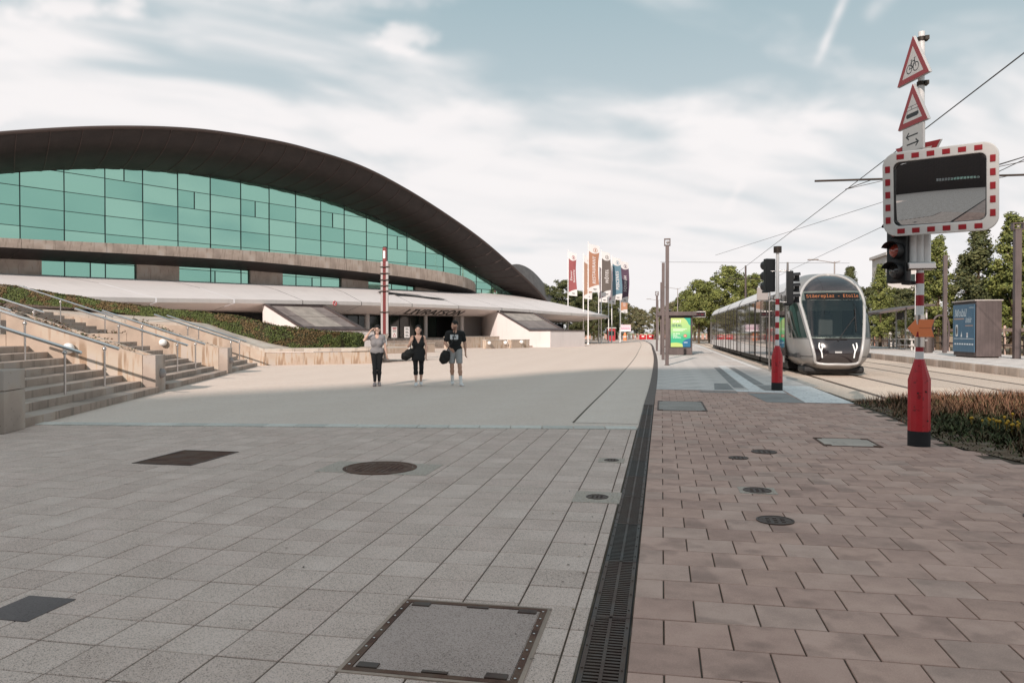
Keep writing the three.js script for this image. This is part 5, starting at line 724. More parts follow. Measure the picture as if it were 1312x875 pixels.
// ---------------------------------------------------------------- the tram (local +z is its nose, towards the camera)
{
  const T = thing('tram', 'silver and black low-floor tram with lit destination display standing at the platform', 'tram', [5.83, 0, -27.1]);
  const A = 1.32, YC = 1.9, B = 1.73, N = 3.4;
  const C = (f) => { const c = Math.cos(f), s = Math.sin(f); return [Math.sign(c) * Math.pow(Math.abs(c), 2 / N) * A, YC + Math.sign(s) * Math.pow(Math.abs(s), 2 / N) * B]; };
  const rho = (x, y) => Math.pow(Math.pow(Math.abs(x) / A, N) + Math.pow(Math.abs(y - YC) / B, N), 1 / N);
  const nz = (x, y) => -1.55 * Math.pow(clamp((y - 0.3) / 3.3), 1.25) - 1.25 * (1 - Math.sqrt(Math.max(0, 1 - Math.pow(Math.min(1, rho(x, y)), 5)))) - 0.10 * x * x;
  const silver = mat(0.27, 0.262, 0.255, 0.32, { metalness: 0.25 }), roofM = mat(0.70, 0.70, 0.705, 0.35, { metalness: 0.1 }), mask = mat(0.022, 0.018, 0.02, 0.12, { physical: true, clearcoat: 1, clearcoatRoughness: 0.04 });
  const sideGlass = mat(0.03, 0.028, 0.027, 0.04, { physical: true, ior: 1.6 }), sideLow = mat(0.075, 0.06, 0.058, 0.10, { physical: true, clearcoat: 1 }), rubber = mat(0.01, 0.01, 0.011, 0.6);
  const frameM = mat(0.42, 0.415, 0.41, 0.35, { metalness: 0.1 });
  const shell = mesh('cab_shell', grid(144, 60, (a, b) => { const f = a * Math.PI * 2, c = C(f), k = Math.min(1, b / 0.8) , q = Math.pow(k, 0.7), x = c[0] * q, y = YC + (c[1] - YC) * q; const z = b <= 0.8 ? nz(x, y) : lerp(nz(c[0], c[1]), -3.6, (b - 0.8) / 0.2); return [x, y, z]; }), silver, T);
  const hu = (y) => y < 2.5 ? lerp(0.66, 1.05, Math.pow(clamp((y - 0.42) / 2.08), 0.8)) : Math.sqrt(Math.max(0.0001, 1.05 * 1.05 - (y - 2.5) * (y - 2.5)));
  { const g = shell.geometry, p = g.attributes.position, id = g.index.array, keep = []; for (let i = 0; i < id.length; i += 3) { const c = [0, 1, 2].map((n) => (p.getComponent(id[i], n) + p.getComponent(id[i + 1], n) + p.getComponent(id[i + 2], n)) / 3); if (c[2] > -2.6 && c[1] > 1.31 && c[1] < 2.6 && Math.abs(c[0]) < hu(c[1]) - 0.06) continue; keep.push(id[i], id[i + 1], id[i + 2]); } g.setIndex(keep); }
  { const dk = mat(0.03, 0.03, 0.032, 0.7), cab = mesh('cab_interior', merge([span(-1.2, 1.2, 0.5, 3.0, -3.5, -3.45), span(-1.2, 1.2, 0.6, 0.75, -3.4, -0.9)]), dk, T); mesh('dashboard', grid(12, 6, (a, b) => { const x = lerp(-0.95, 0.95, a); return [x, 1.32 + 0.06 * Math.sin(b * 3), lerp(-0.75 - 0.25 * x * x, -1.7, b)]; }), dk, cab); mesh('driver_seat', merge([rbox(0.5, 0.8, 0.14, 0, 1.75, -2.3, 0.06), rbox(0.3, 0.22, 0.1, 0, 2.28, -2.3, 0.04)]), mat(0.07, 0.07, 0.075, 0.9), cab); for (const x of [-0.55, 0.1, 0.6]) mesh('cabin_pane', span(x - 0.22, x + 0.22, 1.3, 2.7, -3.43, -3.41), mat(0.32, 0.35, 0.33, 0.4), cab); mesh('sun_blind', span(-0.9, 0.9, 2.25, 2.6, -1.95, -1.93), mat(0.16, 0.17, 0.165, 0.9), cab); }
  const patch = (name, y0, y1, inset, off, m, half) => mesh(name, grid(20, 20, (a, b) => { const y = lerp(y0, y1, b), h = Math.max(0.02, (half ?? hu)(y) - inset), x = lerp(-h, h, a); return [x, y, nz(x, y) + off, a, b]; }), m, T);
  patch('roof_mask', 2.93, 3.49, 0.03, 0.012, mask); 
  patch('windscreen', 1.27, 2.92, 0.03, 0.014, mat(0.72, 0.78, 0.74, 0.03, { physical: true, transmission: 1, thickness: 0, ior: 1.75 }));
  patch('nose_mask', 0.44, 1.25, 0.03, 0.012, mask);
  { const l = [], P = (x, y) => V(x, y, nz(x, y) + 0.025); for (let i = 0; i <= 10; i++) { const y = lerp(0.46, 2.5, i / 10); l.push(P(-hu(y), y)); } for (let i = 1; i < 16; i++) { const a = Math.PI * (1 - i / 16), y = 2.5 + Math.sin(a) * 1.05; l.push(P(Math.cos(a) * 1.05, Math.min(y, 3.55))); } for (let i = 10; i >= 0; i--) { const y = lerp(0.46, 2.5, i / 10); l.push(P(hu(y), y)); } for (const x of [0.4, 0, -0.4]) l.push(P(x, 0.40)); mesh('front_frame', tube(l, 0.052, 160, 10, true), frameM, T); }
  // destination display
  const dt = canvasTex(512, 80, (c) => { c.fillStyle = '#14110f'; c.fillRect(0, 0, 512, 80); c.fillStyle = '#ff9a5c'; c.font = 'bold 50px monospace'; c.textAlign = 'center'; c.fillText('Stäereplaz - Etoile', 256, 56, 490); }), dm = mat(0.05, 0.05, 0.05, 0.3, { map: dt, emissiveMap: dt, emissiveIntensity: 0.45 }); dm.emissive.setRGB(1, 1, 1);
  mesh('destination_display', grid(20, 3, (a, b) => { const x = lerp(-0.9, 0.9, a), y = lerp(2.62, 2.86, b); return [x, y, nz(x, y) + 0.022, a, b]; }), dm, T);
  // cab side windows, bumper, lights, wiper, badge
  for (const s of [-1, 1]) {
    mesh('cab_side_window', grid(10, 10, (a, b) => { const y = lerp(1.3, 2.65, b), x0 = hu(y) + 0.07, x1 = 1.318; const x = lerp(x0, Math.min(x1, 1.322), Math.pow(a, 0.5)), ri = rho(x, y), k = ri > 0.998 ? 0.998 / ri : 1, xx = x * k; return [s * (xx + 0.01), y, nz(xx, y) + 0.012 - (a > 0.95 ? 0.28 : 0)]; }), M.darkGlass, T);
    const e = mesh('headlight', merge([tube([V(s * 0.50, 0.62, 0), V(s * 0.53, 0.82, 0), V(s * 0.60, 0.98, 0), V(s * 0.585, 1.12, 0)].map((p) => V(p.x, p.y, nz(p.x, p.y) + 0.03)), 0.022, 16, 6), tube([V(s * 0.535, 0.84, 0), V(s * 0.50, 0.96, 0), V(s * 0.47, 1.08, 0)].map((p) => V(p.x, p.y, nz(p.x, p.y) + 0.03)), 0.022, 12, 6)]), (() => { const m = mat(0.9, 0.9, 0.88, 0.2); m.emissive.setRGB(0.9, 0.88, 0.82); m.emissiveIntensity = 0.15; return m; })(), T); void e;
    mesh('bumper_panel', grid(8, 4, (a, b) => { const x = s * lerp(0.76, 1.0, a), y = lerp(0.32, 0.62, b); return [x, y, nz(x, y) + 0.02]; }), silver, T);
  }
  mesh('badge', grid(6, 2, (a, b) => { const x = lerp(-0.11, 0.11, a), y = lerp(0.78, 0.84, b); return [x, y, nz(x, y) + 0.03]; }), frameM, T);
  mesh('wiper', merge([tube([V(0.0, 1.2, 0), V(0.25, 1.55, 0), V(0.62, 2.0, 0)].map((p) => V(p.x, p.y, nz(p.x, p.y) + 0.06)), 0.018, 12, 6), tube([V(0.62, 1.5, 0), V(0.66, 2.3, 0)].map((p) => V(p.x, p.y, nz(p.x, p.y) + 0.05)), 0.016, 8, 6), tube([V(-0.4, 1.26, 0), V(0.3, 1.26, 0)].map((p) => V(p.x, p.y, nz(p.x, p.y) + 0.05)), 0.03, 8, 6)]), rubber, T);
  mesh('front_skirt', rbox(2.0, 0.26, 1.2, 0, 0.19, -1.5, 0.1), rubber, T);
  for (const y of [0.66, 1.27]) for (const s of [-1, 1]) mesh('panel_seam', tube(Array.from({ length: 9 }, (_, i) => { const x = s * lerp(hu(y) + 0.05, 1.27, i / 8); return V(x, y, nz(x, y) + 0.004); }), 0.009, 16, 5), rubber, T);
  mesh('windscreen_reveal', patchLine(1.26), rubber, T);
  function patchLine(y) { return tube(Array.from({ length: 13 }, (_, i) => { const x = lerp(-hu(y) + 0.05, hu(y) - 0.05, i / 12); return V(x, y, nz(x, y) + 0.02); }), 0.014, 24, 6); }
  // carriage bodies: five short ones joined by bellows
  const section = Array.from({ length: 48 }, (_, i) => C(i / 48 * Math.PI * 2)), LEN = [8.6, 9.2, 8.2, 9.2, 8.6]; let z = -3.6;
  LEN.forEach((L, ci) => {
    const z1 = z - L + 0.5;
    mesh('carriage_body', grid(48, 1, (a, b) => { const c = C(a * Math.PI * 2); return [c[0] * 0.985, c[1], b ? z1 : z]; }), silver, T);
    mesh('carriage_roof', grid(24, 1, (a, b) => { const c = C(lerp(0.16, 0.84, a) * Math.PI); return [c[0] * 1.005, c[1] + 0.01, b ? z1 : z]; }), roofM, T);
    mesh('carriage_end', grid(30, 1, (a, b) => { const c = C(a * Math.PI * 2); return [c[0] * b * 0.98, YC + (c[1] - YC) * b * 0.99, z1]; }), rubber, T);
    if (ci < 4) mesh('bellows', grid(40, 10, (a, b) => { const c = C(a * Math.PI * 2), k = b * 10 % 2 < 1 ? 0.95 : 0.90; return [c[0] * k, YC + (c[1] - YC) * k, lerp(z1, z1 - 0.5, b)]; }), rubber, T);
    const n = 4, w = (z - z1) / n;
    for (const s of [-1, 1]) for (let i = 0; i < n; i++) {
      const za = z - i * w - 0.07, zb = z - (i + 1) * w + 0.07, X = s * 1.345, door = (ci + i) % 3 === 1;
      mesh(door ? 'door' : 'side_window', span(Math.min(X, X - s * 0.03), Math.max(X, X - s * 0.03), door ? 0.36 : 0.98, 2.92, zb, za), sideGlass, T);
      if (!door) mesh('lower_panel', span(Math.min(X, X - s * 0.03), Math.max(X, X - s * 0.03), 0.36, 0.965, zb, za), sideLow, T);
      mesh('pillar', span(Math.min(X + s * 0.012, X - s * 0.06), Math.max(X + s * 0.012, X - s * 0.06), 0.34, 2.96, zb - 0.13, zb - 0.006), rubber, T);
    }
    mesh('underframe', span(-1.1, 1.1, 0.1, 0.4, z1, z), rubber, T);
    z = z1 - 0.5;
  });
  // carriage side just behind the cab
  mesh('cab_door', span(-1.345, -1.31, 0.36, 2.85, -3.5, -2.75), sideGlass, T);
}
// ---------------------------------------------------------------- overhead line
{
  const wire = mat(0.05, 0.045, 0.045, 0.5);
  const w1 = single('contact_wire', merge([rod(V(5.8, 6.05, 12), V(5.8, 6.05, -26.5), 0.013, 0.013, 6), rod(V(5.8, 6.05, -26.5), V(5.7, 6.05, -80), 0.013, 0.013, 6), rod(V(5.7, 6.05, -80), V(4, 6.05, -170), 0.014, 0.014, 6)]), wire, 'long black contact wire over the track of the tram', 'overhead wire'); void w1;
  single('contact_wire', merge([rod(V(9.4, 6.05, 8), V(9.4, 6.05, -26.5), 0.012, 0.012, 6), rod(V(9.4, 6.05, -26.5), V(9.3, 6.05, -80), 0.012, 0.012, 6), rod(V(9.3, 6.05, -80), V(8, 6.05, -170), 0.013, 0.013, 6)]), wire, 'thin black contact wire over the empty track', 'overhead wire');
  const mast = (x, z, h, arm, label) => { const t = thing('catenary_mast', label, 'overhead mast', [x, 0, z]); mesh('mast', cyl(0.11, 0.08, h, 0, 0, 0, 12), M.brown, t); mesh('arm', rod(V(arm[0], 6.42, 0), V(arm[1], 6.36, 0), 0.035, 0.035, 8), M.ironDark, t); for (const [a, b] of arm.slice(2)) mesh('steady_arm', merge([rod(V(a, 6.38, 0), V(b, 6.08, 0.2), 0.013, 0.013, 6), rod(V(a + 0.5, 6.38, 0), V(b, 6.08, 0.2), 0.01, 0.01, 6)]), M.ironDark, t); mesh('stay', rod(V(0, Math.min(h, 7.6) - 0.2, 0), V(arm[0] * 0.55 + arm[1] * 0.45, 6.42, 0), 0.012, 0.012, 6), M.ironDark, t); return t; };
  mast(14.2, -26.5, 8.2, [-9.3, 0, [-7.6, -8.4], [-4.0, -4.8]], 'overhead line mast whose long arm reaches over both tracks behind the traffic mirror');
  mast(7.6, -73.5, 7.6, [-1.6, 1.6, [-1.2, -1.8], [1.2, 1.8]], 'brown overhead line mast with short crossbar above the tram tail');
  mast(13.4, -108, 7.4, [-8.5, 0, [-7.2, -7.7], [-3.6, -4.1]], 'far overhead line mast among the trees');
  single('span_wire', merge([rod(V(-0.1, 6.9, -60.5), V(14, 6.7, -62), 0.012, 0.012, 6)]), wire, 'thin span wire across the tracks above the tram', 'overhead wire');
  [[[14.2, 7.9, -26.5], [4, 7.3, -60], 'thin stay wire from the near mast running away over the platform'], [[14.2, 8.0, -26.5], [20, 9.4, -16], 'stay wire rising right from the near mast'], [[9.2, 6.4, -26.5], [20, 9.0, -20], 'slanting pull wire above the mast arm']].forEach(([a, b, l]) => single('stay_wire', rod(V(...a), V(...b), 0.011, 0.011, 6), wire, l, 'overhead wire'));
}
// ---------------------------------------------------------------- poles with red sleeves, traffic lights, signs, mirror
function sleevePole(x, z, label, bands, top, capped) {
  const t = thing('signal_pole', label, 'signal pole', [x, 0, z]), oct = (r0, r1, y0, y1) => new THREE.CylinderGeometry(r1, r0, y1 - y0, 12).translate(0, (y0 + y1) / 2, 0);
  mesh('sleeve_foot', merge([oct(0.14, 0.14, 0, 0.2)]), M.blackMatt, t); mesh('sleeve', toCreasedNormals(merge([oct(0.139, 0.139, 0.2, 0.87), oct(0.139, 0.06, 0.87, 1.14)]), 0.4), M.red, t);
  bands.forEach(([y0, y1, c]) => mesh(c === 'r' ? 'red_band' : c === 's' ? 'clamp' : 'white_band', cyl(c === 's' ? 0.058 : 0.05, c === 's' ? 0.058 : 0.05, y1 - y0, 0, y0, 0, 20), c === 'r' ? M.redDark : c === 's' ? M.steel : M.whitePole, t));
  mesh('pole', cyl(0.045, 0.04, top - bands[bands.length - 1][1], 0, bands[bands.length - 1][1], 0, 20), M.whitePole, t);
  if (capped) mesh('cap', cyl(0.1, 0.1, 0.16, 0, top - 0.14, 0, 20), M.ironDark, t);
  for (const [a, y] of [[0.3, 0.72], [0.5, 0.34], [-0.4, 0.7]]) mesh('bolt', ball(0.012, Math.sin(a) * 0.14, y, Math.cos(a) * 0.14, 6), M.ironDark, t);
  return t;
}
const SP = [3.33, -10.9];
{
  const t = sleevePole(SP[0], SP[1], 'tall red and white signal pole with thick red sleeve beside the planting strip', [[1.14, 1.24, 'w'], [1.24, 1.3, 'r'], [1.3, 1.43, 's'], [1.43, 1.58, 'r'], [1.58, 1.72, 's'], [1.72, 1.84, 'w'], [1.84, 1.98, 'r'], [1.98, 2.13, 'w'], [2.13, 2.27, 'r']], 5.42, false);
  mesh('twin_tube', merge([cyl(0.055, 0.055, 1.0, -0.075, 2.36, -0.03, 16), cyl(0.05, 0.05, 1.1, 0.085, 2.36, -0.02, 16)]), M.whitePole, t); mesh('bracket', rbox(0.34, 0.1, 0.16, 0, 2.36, 0, 0.02), M.steel, t);
  for (const y of [5.3, 4.72]) mesh('band_clamp', merge([cyl(0.055, 0.055, 0.05, 0, y, 0, 14), box(0.05, 0.05, 0.1, 0.05, y + 0.025, 0.02)]), M.ironDark, t);
}
function trafficLight(x, y, z, turn, label, lenses) {
  const t = thing('traffic_light', label, 'traffic light', [x, y, z], turn), n = 3, p = 0.27;
  const hs = mesh('housing', rbox(0.27, n * p + 0.04, 0.15, 0, 0, 0, 0.025), M.black, t);
  for (let i = 0; i < n; i++) { const cy = p - i * p; mesh('lens', new THREE.SphereGeometry(0.13, 20, 8, 0, Math.PI * 2, 0, 0.75).rotateX(Math.PI / 2).translate(0, cy, -0.01), lenses[i], hs); mesh('visor', new THREE.CylinderGeometry(0.118, 0.108, 0.18, 20, 1, true, Math.PI * 0.80 - Math.PI / 2 - Math.PI * 0.3, Math.PI * 1.4).rotateX(Math.PI / 2).rotateZ(0).translate(0, cy, 0.16), mat(0.02, 0.018, 0.02, 0.5, { side: THREE.DoubleSide }), hs); }
  mesh('bracket', rbox(0.12, 0.05, 0.2, 0.12, -n * p / 2 - 0.02, -0.04, 0.01), M.black, t); return t;
}
const lensRed = mat(0.3, 0.02, 0.02, 0.15, { physical: true, clearcoat: 1 }), lensAmber = mat(0.42, 0.06, 0.035, 0.15, { physical: true, clearcoat: 1 }), lensDark = mat(0.05, 0.045, 0.045, 0.12, { physical: true, clearcoat: 1 });
trafficLight(3.1, 2.57, -11.0, -0.74, 'three-lamp traffic light with red lenses hanging below the traffic mirror', [lensRed, lensAmber, lensDark]);
{ // mirror, slightly convex, striped rim
  const t = thing('traffic_mirror', 'large convex traffic mirror with red and white striped frame on the pole', 'traffic mirror', [3.44, 3.28, -10.55], -0.431); t.rotation.order = 'YXZ'; t.rotation.x = 0.105;
  const W = 1.26, Hm = 1.05, rr = (w, h, r) => { const s = new THREE.Shape(); s.moveTo(-w / 2 + r, -h / 2); s.lineTo(w / 2 - r, -h / 2); s.absarc(w / 2 - r, -h / 2 + r, r, -Math.PI / 2, 0); s.lineTo(w / 2, h / 2 - r); s.absarc(w / 2 - r, h / 2 - r, r, 0, Math.PI / 2); s.lineTo(-w / 2 + r, h / 2); s.absarc(-w / 2 + r, h / 2 - r, r, Math.PI / 2, Math.PI); s.lineTo(-w / 2, -h / 2 + r); s.absarc(-w / 2 + r, -h / 2 + r, r, Math.PI, Math.PI * 1.5); return s; };
  const iw = W - 0.21, ih = Hm - 0.21, f = rr(W, Hm, 0.16); f.holes.push(rr(iw, ih, 0.09));
  const fr = mesh('frame', new THREE.ExtrudeGeometry(f, { depth: 0.05, bevelEnabled: true, bevelSize: 0.012, bevelThickness: 0.012, bevelSegments: 3, curveSegments: 10 }), mat(0.74, 0.71, 0.68, 0.45), t);
  mesh('gasket', (() => { const g = rr(iw + 0.002, ih + 0.002, 0.09); g.holes.push(rr(iw - 0.03, ih - 0.03, 0.08)); return new THREE.ExtrudeGeometry(g, { depth: 0.052, bevelEnabled: false, curveSegments: 10 }).translate(0, 0, -0.006); })(), M.black, t);
  mesh('glass', (() => { const g = grid(40, 32, (a, b) => { const x = (a - 0.5) * (iw - 0.012), y = (b - 0.5) * (ih - 0.012), R = 3.4; return [x, y, Math.sqrt(R * R - x * x - y * y) - R + 0.044]; }); return g; })(), mat(0.80, 0.78, 0.78, 0.012, { metalness: 1 }), t);
  mesh('back_shell', rbox(W - 0.1, Hm - 0.1, 0.06, 0, 0, -0.04, 0.03), M.greyPlastic, t); mesh('mount', merge([rod(V(0, 0.2, -0.05), V(-0.1, 0.2, -0.36), 0.03), rod(V(0, -0.25, -0.05), V(-0.1, -0.25, -0.3), 0.03)]), M.steel, t);
  const stripe = (x, y, w, h) => mesh('red_stripe', rbox(w, h, 0.012, x, y, 0.064, 0.003, 1), M.redDark, fr);
  for (let i = 0; i < 6; i++) for (const s of [-1, 1]) stripe(-W / 2 + 0.2 + i * 0.172, s * (Hm / 2 - 0.052), 0.086, 0.062);
  for (let i = 0; i < 5; i++) for (const s of [-1, 1]) stripe(s * (W / 2 - 0.05), -Hm / 2 + 0.2 + i * 0.163, 0.058, 0.084);
}
{ // triangular signs and the arrow plate, facing the road that joins from the left
  const turn = -1.27, tri = (s, k) => [[0, s * 0.577 - k * 2], [s / 2 - k * 1.732, -s * 0.289 + k], [-s / 2 + k * 1.732, -s * 0.289 + k]];
  const sign = (y, size, label, draw, ang = turn) => { const t = thing('warning_sign', label, 'road sign', [SP[0] - 0.06, y, SP[1] + 0.02], ang); const bk = mesh('back', plate(tri(size, 0.02), 0.02, 0.016).translate(0, 0, 0.02), mat(0.6, 0.58, 0.57, 0.5), t); mesh('red_border', (() => { const s = new THREE.Shape(tri(size, 0.012).map((p) => new THREE.Vector2(...p))); s.holes.push(new THREE.Path(tri(size, 0.075).map((p) => new THREE.Vector2(...p)))); return new THREE.ExtrudeGeometry(s, { depth: 0.004, bevelEnabled: false }).translate(0, 0, 0.057); })(), mat(0.30, 0.03, 0.035, 0.4), bk); const P = tri(size, 0.072), x0 = P[2][0], y0 = P[2][1], w = P[1][0] - P[2][0], h = P[0][1] - P[2][1]; mesh('face', unitUV(plate(P, 0.003).translate(0, 0, 0.057), x0, y0, w, h), mat(0.86, 0.86, 0.86, 0.4, { map: canvasTex(256, 224, (c) => { c.fillStyle = '#d9d4d0'; c.fillRect(0, 0, 256, 224); draw(c); }) }), bk); return t; };
  sign(4.98, 0.7, 'triangular red-bordered warning sign with a bicycle at the top of the pole', (c) => { c.strokeStyle = '#1a1a1c'; c.lineWidth = 7; for (const x of [88, 166]) { c.beginPath(); c.arc(x, 168, 31, 0, 7); c.stroke(); } c.beginPath(); c.moveTo(88, 168); c.lineTo(112, 118); c.lineTo(150, 118); c.lineTo(126, 168); c.closePath(); c.moveTo(112, 118); c.lineTo(126, 168); c.moveTo(166, 168); c.lineTo(146, 100); c.lineTo(160, 96); c.moveTo(104, 108); c.lineTo(122, 106); c.stroke(); });
  sign(4.38, 0.66, 'triangular red-bordered warning sign with a tram, below the bicycle sign', (c) => { c.fillStyle = '#1a1a1c'; c.fillRect(48, 164, 160, 26); c.fillRect(60, 188, 136, 8); c.strokeStyle = '#1a1a1c'; c.lineWidth = 4; c.strokeRect(58, 132, 140, 30); c.beginPath(); c.moveTo(40, 104); c.lineTo(216, 104); c.moveTo(128, 132); c.lineTo(112, 118); c.lineTo(128, 104); c.stroke(); });
  const a = thing('arrow_plate', 'white rectangular plate with two opposite black arrows under the tram sign', 'road sign', [SP[0] - 0.06, 4.02, SP[1] + 0.02], turn);
  mesh('plate', rbox(0.44, 0.34, 0.03, 0, 0, 0.04, 0.01), mat(0.62, 0.6, 0.59, 0.5), a); mesh('face', unitUV(plate([[-0.205, -0.155], [0.205, -0.155], [0.205, 0.155], [-0.205, 0.155]], 0.003).translate(0, 0, 0.056), -0.205, -0.155, 0.41, 0.31), mat(0.86, 0.86, 0.86, 0.4, { map: canvasTex(256, 192, (c) => { c.fillStyle = '#d6d2ce'; c.fillRect(0, 0, 256, 192); c.strokeStyle = '#18181a'; c.lineWidth = 12; c.beginPath(); c.moveTo(50, 66); c.lineTo(200, 66); c.moveTo(84, 38); c.lineTo(50, 66); c.lineTo(84, 94); c.moveTo(56, 132); c.lineTo(206, 132); c.moveTo(172, 104); c.lineTo(206, 132); c.lineTo(172, 160); c.stroke(); }) }), a);
  { const y = sign(3.80, 0.66, 'red-bordered triangular sign mostly hidden behind the traffic mirror', () => { }, -0.85); y.rotation.z = Math.PI / 3; y.position.set(SP[0] + 0.03, 3.80, SP[1] - 0.13); }
  const o = thing('diversion_arrow', 'small orange arrow plate pointing left, strapped to the pole', 'arrow sign', [SP[0], 1.545, SP[1] + 0.075], 0.12);
  mesh('head', plate([[-0.175, 0], [-0.075, 0.115], [-0.062, 0.045], [-0.04, 0.045], [-0.04, -0.045], [-0.062, -0.045], [-0.075, -0.115]], 0.006, 0.003), M.orange, o); mesh('shaft', plate([[-0.038, 0.03], [-0.03, 0.112], [0.155, 0.112], [0.12, 0], [0.155, -0.112], [-0.03, -0.112], [-0.038, -0.03]], 0.006, 0.003), M.orange, o); mesh('rivet_line', box(0.15, 0.004, 0.002, 0.04, 0.004, 0.011), mat(0.4, 0.1, 0.04, 0.6), o);
}
{ // second pole, at the platform edge
  const b = []; for (let i = 0; i < 8; i++) b.push([1.14 + i * 0.15, 1.29 + i * 0.15, i % 2 ? 'r' : 'w']);
  sleevePole(2.91, -20.55, 'red and white signal pole with round dark cap at the platform edge', b, 3.66, true);
  trafficLight(2.72, 2.95, -20.62, 0.4 + Math.PI, 'traffic light seen from behind beside the capped pole', [lensDark, lensDark, lensDark]);
  trafficLight(3.2, 2.62, -20.5, 1.55, 'traffic light in profile with visors towards the tram', [lensDark, lensDark, lensDark]);
  const a = thing('signal_bracket', 'horizontal steel brackets holding the two lights on the capped pole', 'bracket', [2.91, 0, -20.55]); mesh('upper_bar', rod(V(-0.2, 3.05, -0.02), V(0.3, 3.05, 0.04), 0.018), M.steel, a); mesh('lower_bar', rod(V(-0.2, 2.3, -0.02), V(0.3, 2.24, 0.04), 0.018), M.steel, a); mesh('lamp_post_tip', cyl(0.03, 0.025, 0.22, 0.24, 3.05, 0.04, 10), M.greyPlastic, a);
  const s = thing('platform_sign', 'grey back of a small sign on a thin steel post beside the tram', 'sign', [4.05, 0, -30.6]); mesh('post', cyl(0.035, 0.03, 4.0, 0, 0, 0, 10), M.steel, s); mesh('plate', rbox(0.42, 0.5, 0.05, -0.26, 2.95, 0, 0.06), M.greyPlastic, s);
  const f = single('flag_mast', merge([cyl(0.06, 0.04, 6.2, 15.2, 0.26, -50.5, 10)]), M.whitePole, 'thin pale mast on the far platform behind the sleeve pole', 'mast'); void f;
}
// ---------------------------------------------------------------- overgrown strip over the tracks
{
  struct('planting_strip', sheet([[3.98, -17.4], [4.03, -15.3], [3.93, -13], [3.75, -10.9], [4.05, -9.8], [5.2, -6], [5.8, 2], [12, 2], [12, -19.8], [8.3, -19.6], [5.9, -18.4]], 0.004), M.soil);
  const r = rng(909), pos = [], nor = [], col = [], dryP = [], dryN = [], dryC = [], flP = [];
  const inside = (x, z) => { const lim = table([[-19.8, 8.5], [-19.5, 8.2], [-18.4, 5.8], [-17.3, 3.98], [-15.3, 4.0], [-13, 3.9], [-10.9, 3.72], [-9.8, 4.0], [-6, 5.15], [0, 5.6]])(z); return x > lim + (fbm(z * 3, 1, 44, 3) - 0.6) * 0.25 && z < -3.5 && z > -19.8; };
  const blade = (P, Nn, Cc, x, z, h, w, c, lean) => { const a = r() * 6.28, dx = Math.cos(a) * w, dz = Math.sin(a) * w, b = r() * 6.28, lx = Math.cos(b) * lean * h, lz = Math.sin(b) * lean * h, mx = x + lx * 0.35, mz = z + lz * 0.35, my = h * 0.6; P.push(x - dx, 0, z - dz, x + dx, 0, z + dz, mx + dx * 0.7, my, mz + dz * 0.7, x - dx, 0, z - dz, mx + dx * 0.7, my, mz + dz * 0.7, mx - dx * 0.7, my, mz - dz * 0.7, mx - dx * 0.7, my, mz - dz * 0.7, mx + dx * 0.7, my, mz + dz * 0.7, x + lx, h, z + lz); const v = 0.7 + 0.6 * r(); for (let i = 0; i < 9; i++) { Nn.push(lx * 0.3 + (r() - 0.5) * 0.4, 1, 0.5); Cc.push(c[0] * v, c[1] * v, c[2] * v); } };
  const G = [[0.075, 0.092, 0.028], [0.10, 0.115, 0.04], [0.06, 0.075, 0.025], [0.14, 0.10, 0.045]], D = [[0.28, 0.13, 0.07], [0.21, 0.095, 0.055], [0.34, 0.19, 0.105], [0.15, 0.08, 0.045]];
  for (let i = 0; i < 60000; i++) { const z = -3.5 - Math.pow(r(), 0.8) * 16.3, x = 3.7 + r() * 8.2; if (!inside(x, z)) continue; const rim = clamp(0.3 + (x - bedX(z)) * 1.1 + (fbm(x * 2, z * 2, 513, 3) - 0.5) * 0.9, 0.3, 1.25), c = fbm(x * 1.1, z * 1.1, 505, 4), dry = fbm(x * 0.8 + 9, z * 0.8, 506, 4); const h = 0.04 + c * 0.12 * (0.5 + r()); if (c < 0.36 && r() < 0.7) continue; if (dry + 0.16 * sstep(-11.5, -14.5, z) - 0.14 * sstep(-13, -10, z) * sstep(4.2, 5, x) > 0.55 && r() < 0.5) blade(dryP, dryN, dryC, x, z, (h * 1.25 + 0.05) * rim, 0.006, D[Math.floor(r() * 4)], 0.5); else blade(pos, nor, col, x, z, h * 0.8 * rim, 0.012, G[Math.floor(r() * 4)], 0.9); }
  const mk = (name, P, Nn, Cc, label, cat) => { const g = new THREE.BufferGeometry(); g.setAttribute('position', new THREE.Float32BufferAttribute(P, 3)); g.setAttribute('normal', new THREE.Float32BufferAttribute(Nn, 3)); g.setAttribute('color', new THREE.Float32BufferAttribute(Cc, 3)); const o = single(name, g, M.leaf, label, cat); o.userData.kind = 'stuff'; return o; };
  mk('green_ground_cover', pos, nor, col, 'dense low green weeds in the overgrown track strip', 'weeds'); mk('dry_grass', dryP, dryN, dryC, 'dry orange brown grass in the overgrown track strip', 'dry grass');
  const l = []; for (let i = 0; i < 420; i++) { const z = -8 - r() * 5, x = 3.9 + r() * 3.2; if (!inside(x - 0.1, z) || fbm(x, z, 77, 3) < 0.45) continue; const y = 0.12 + r() * 0.14; l.push(ball(0.016 + r() * 0.01, x, y, z, 5), rod(V(x, 0, z), V(x, y, z), 0.003, 0.002, 3)); }
  const o = single('yellow_flowers', merge(l), mat(0.62, 0.36, 0.03, 0.7), 'small yellow flowers among the green weeds near the pavement', 'flowers'); o.userData.kind = 'stuff'; void flP;
}

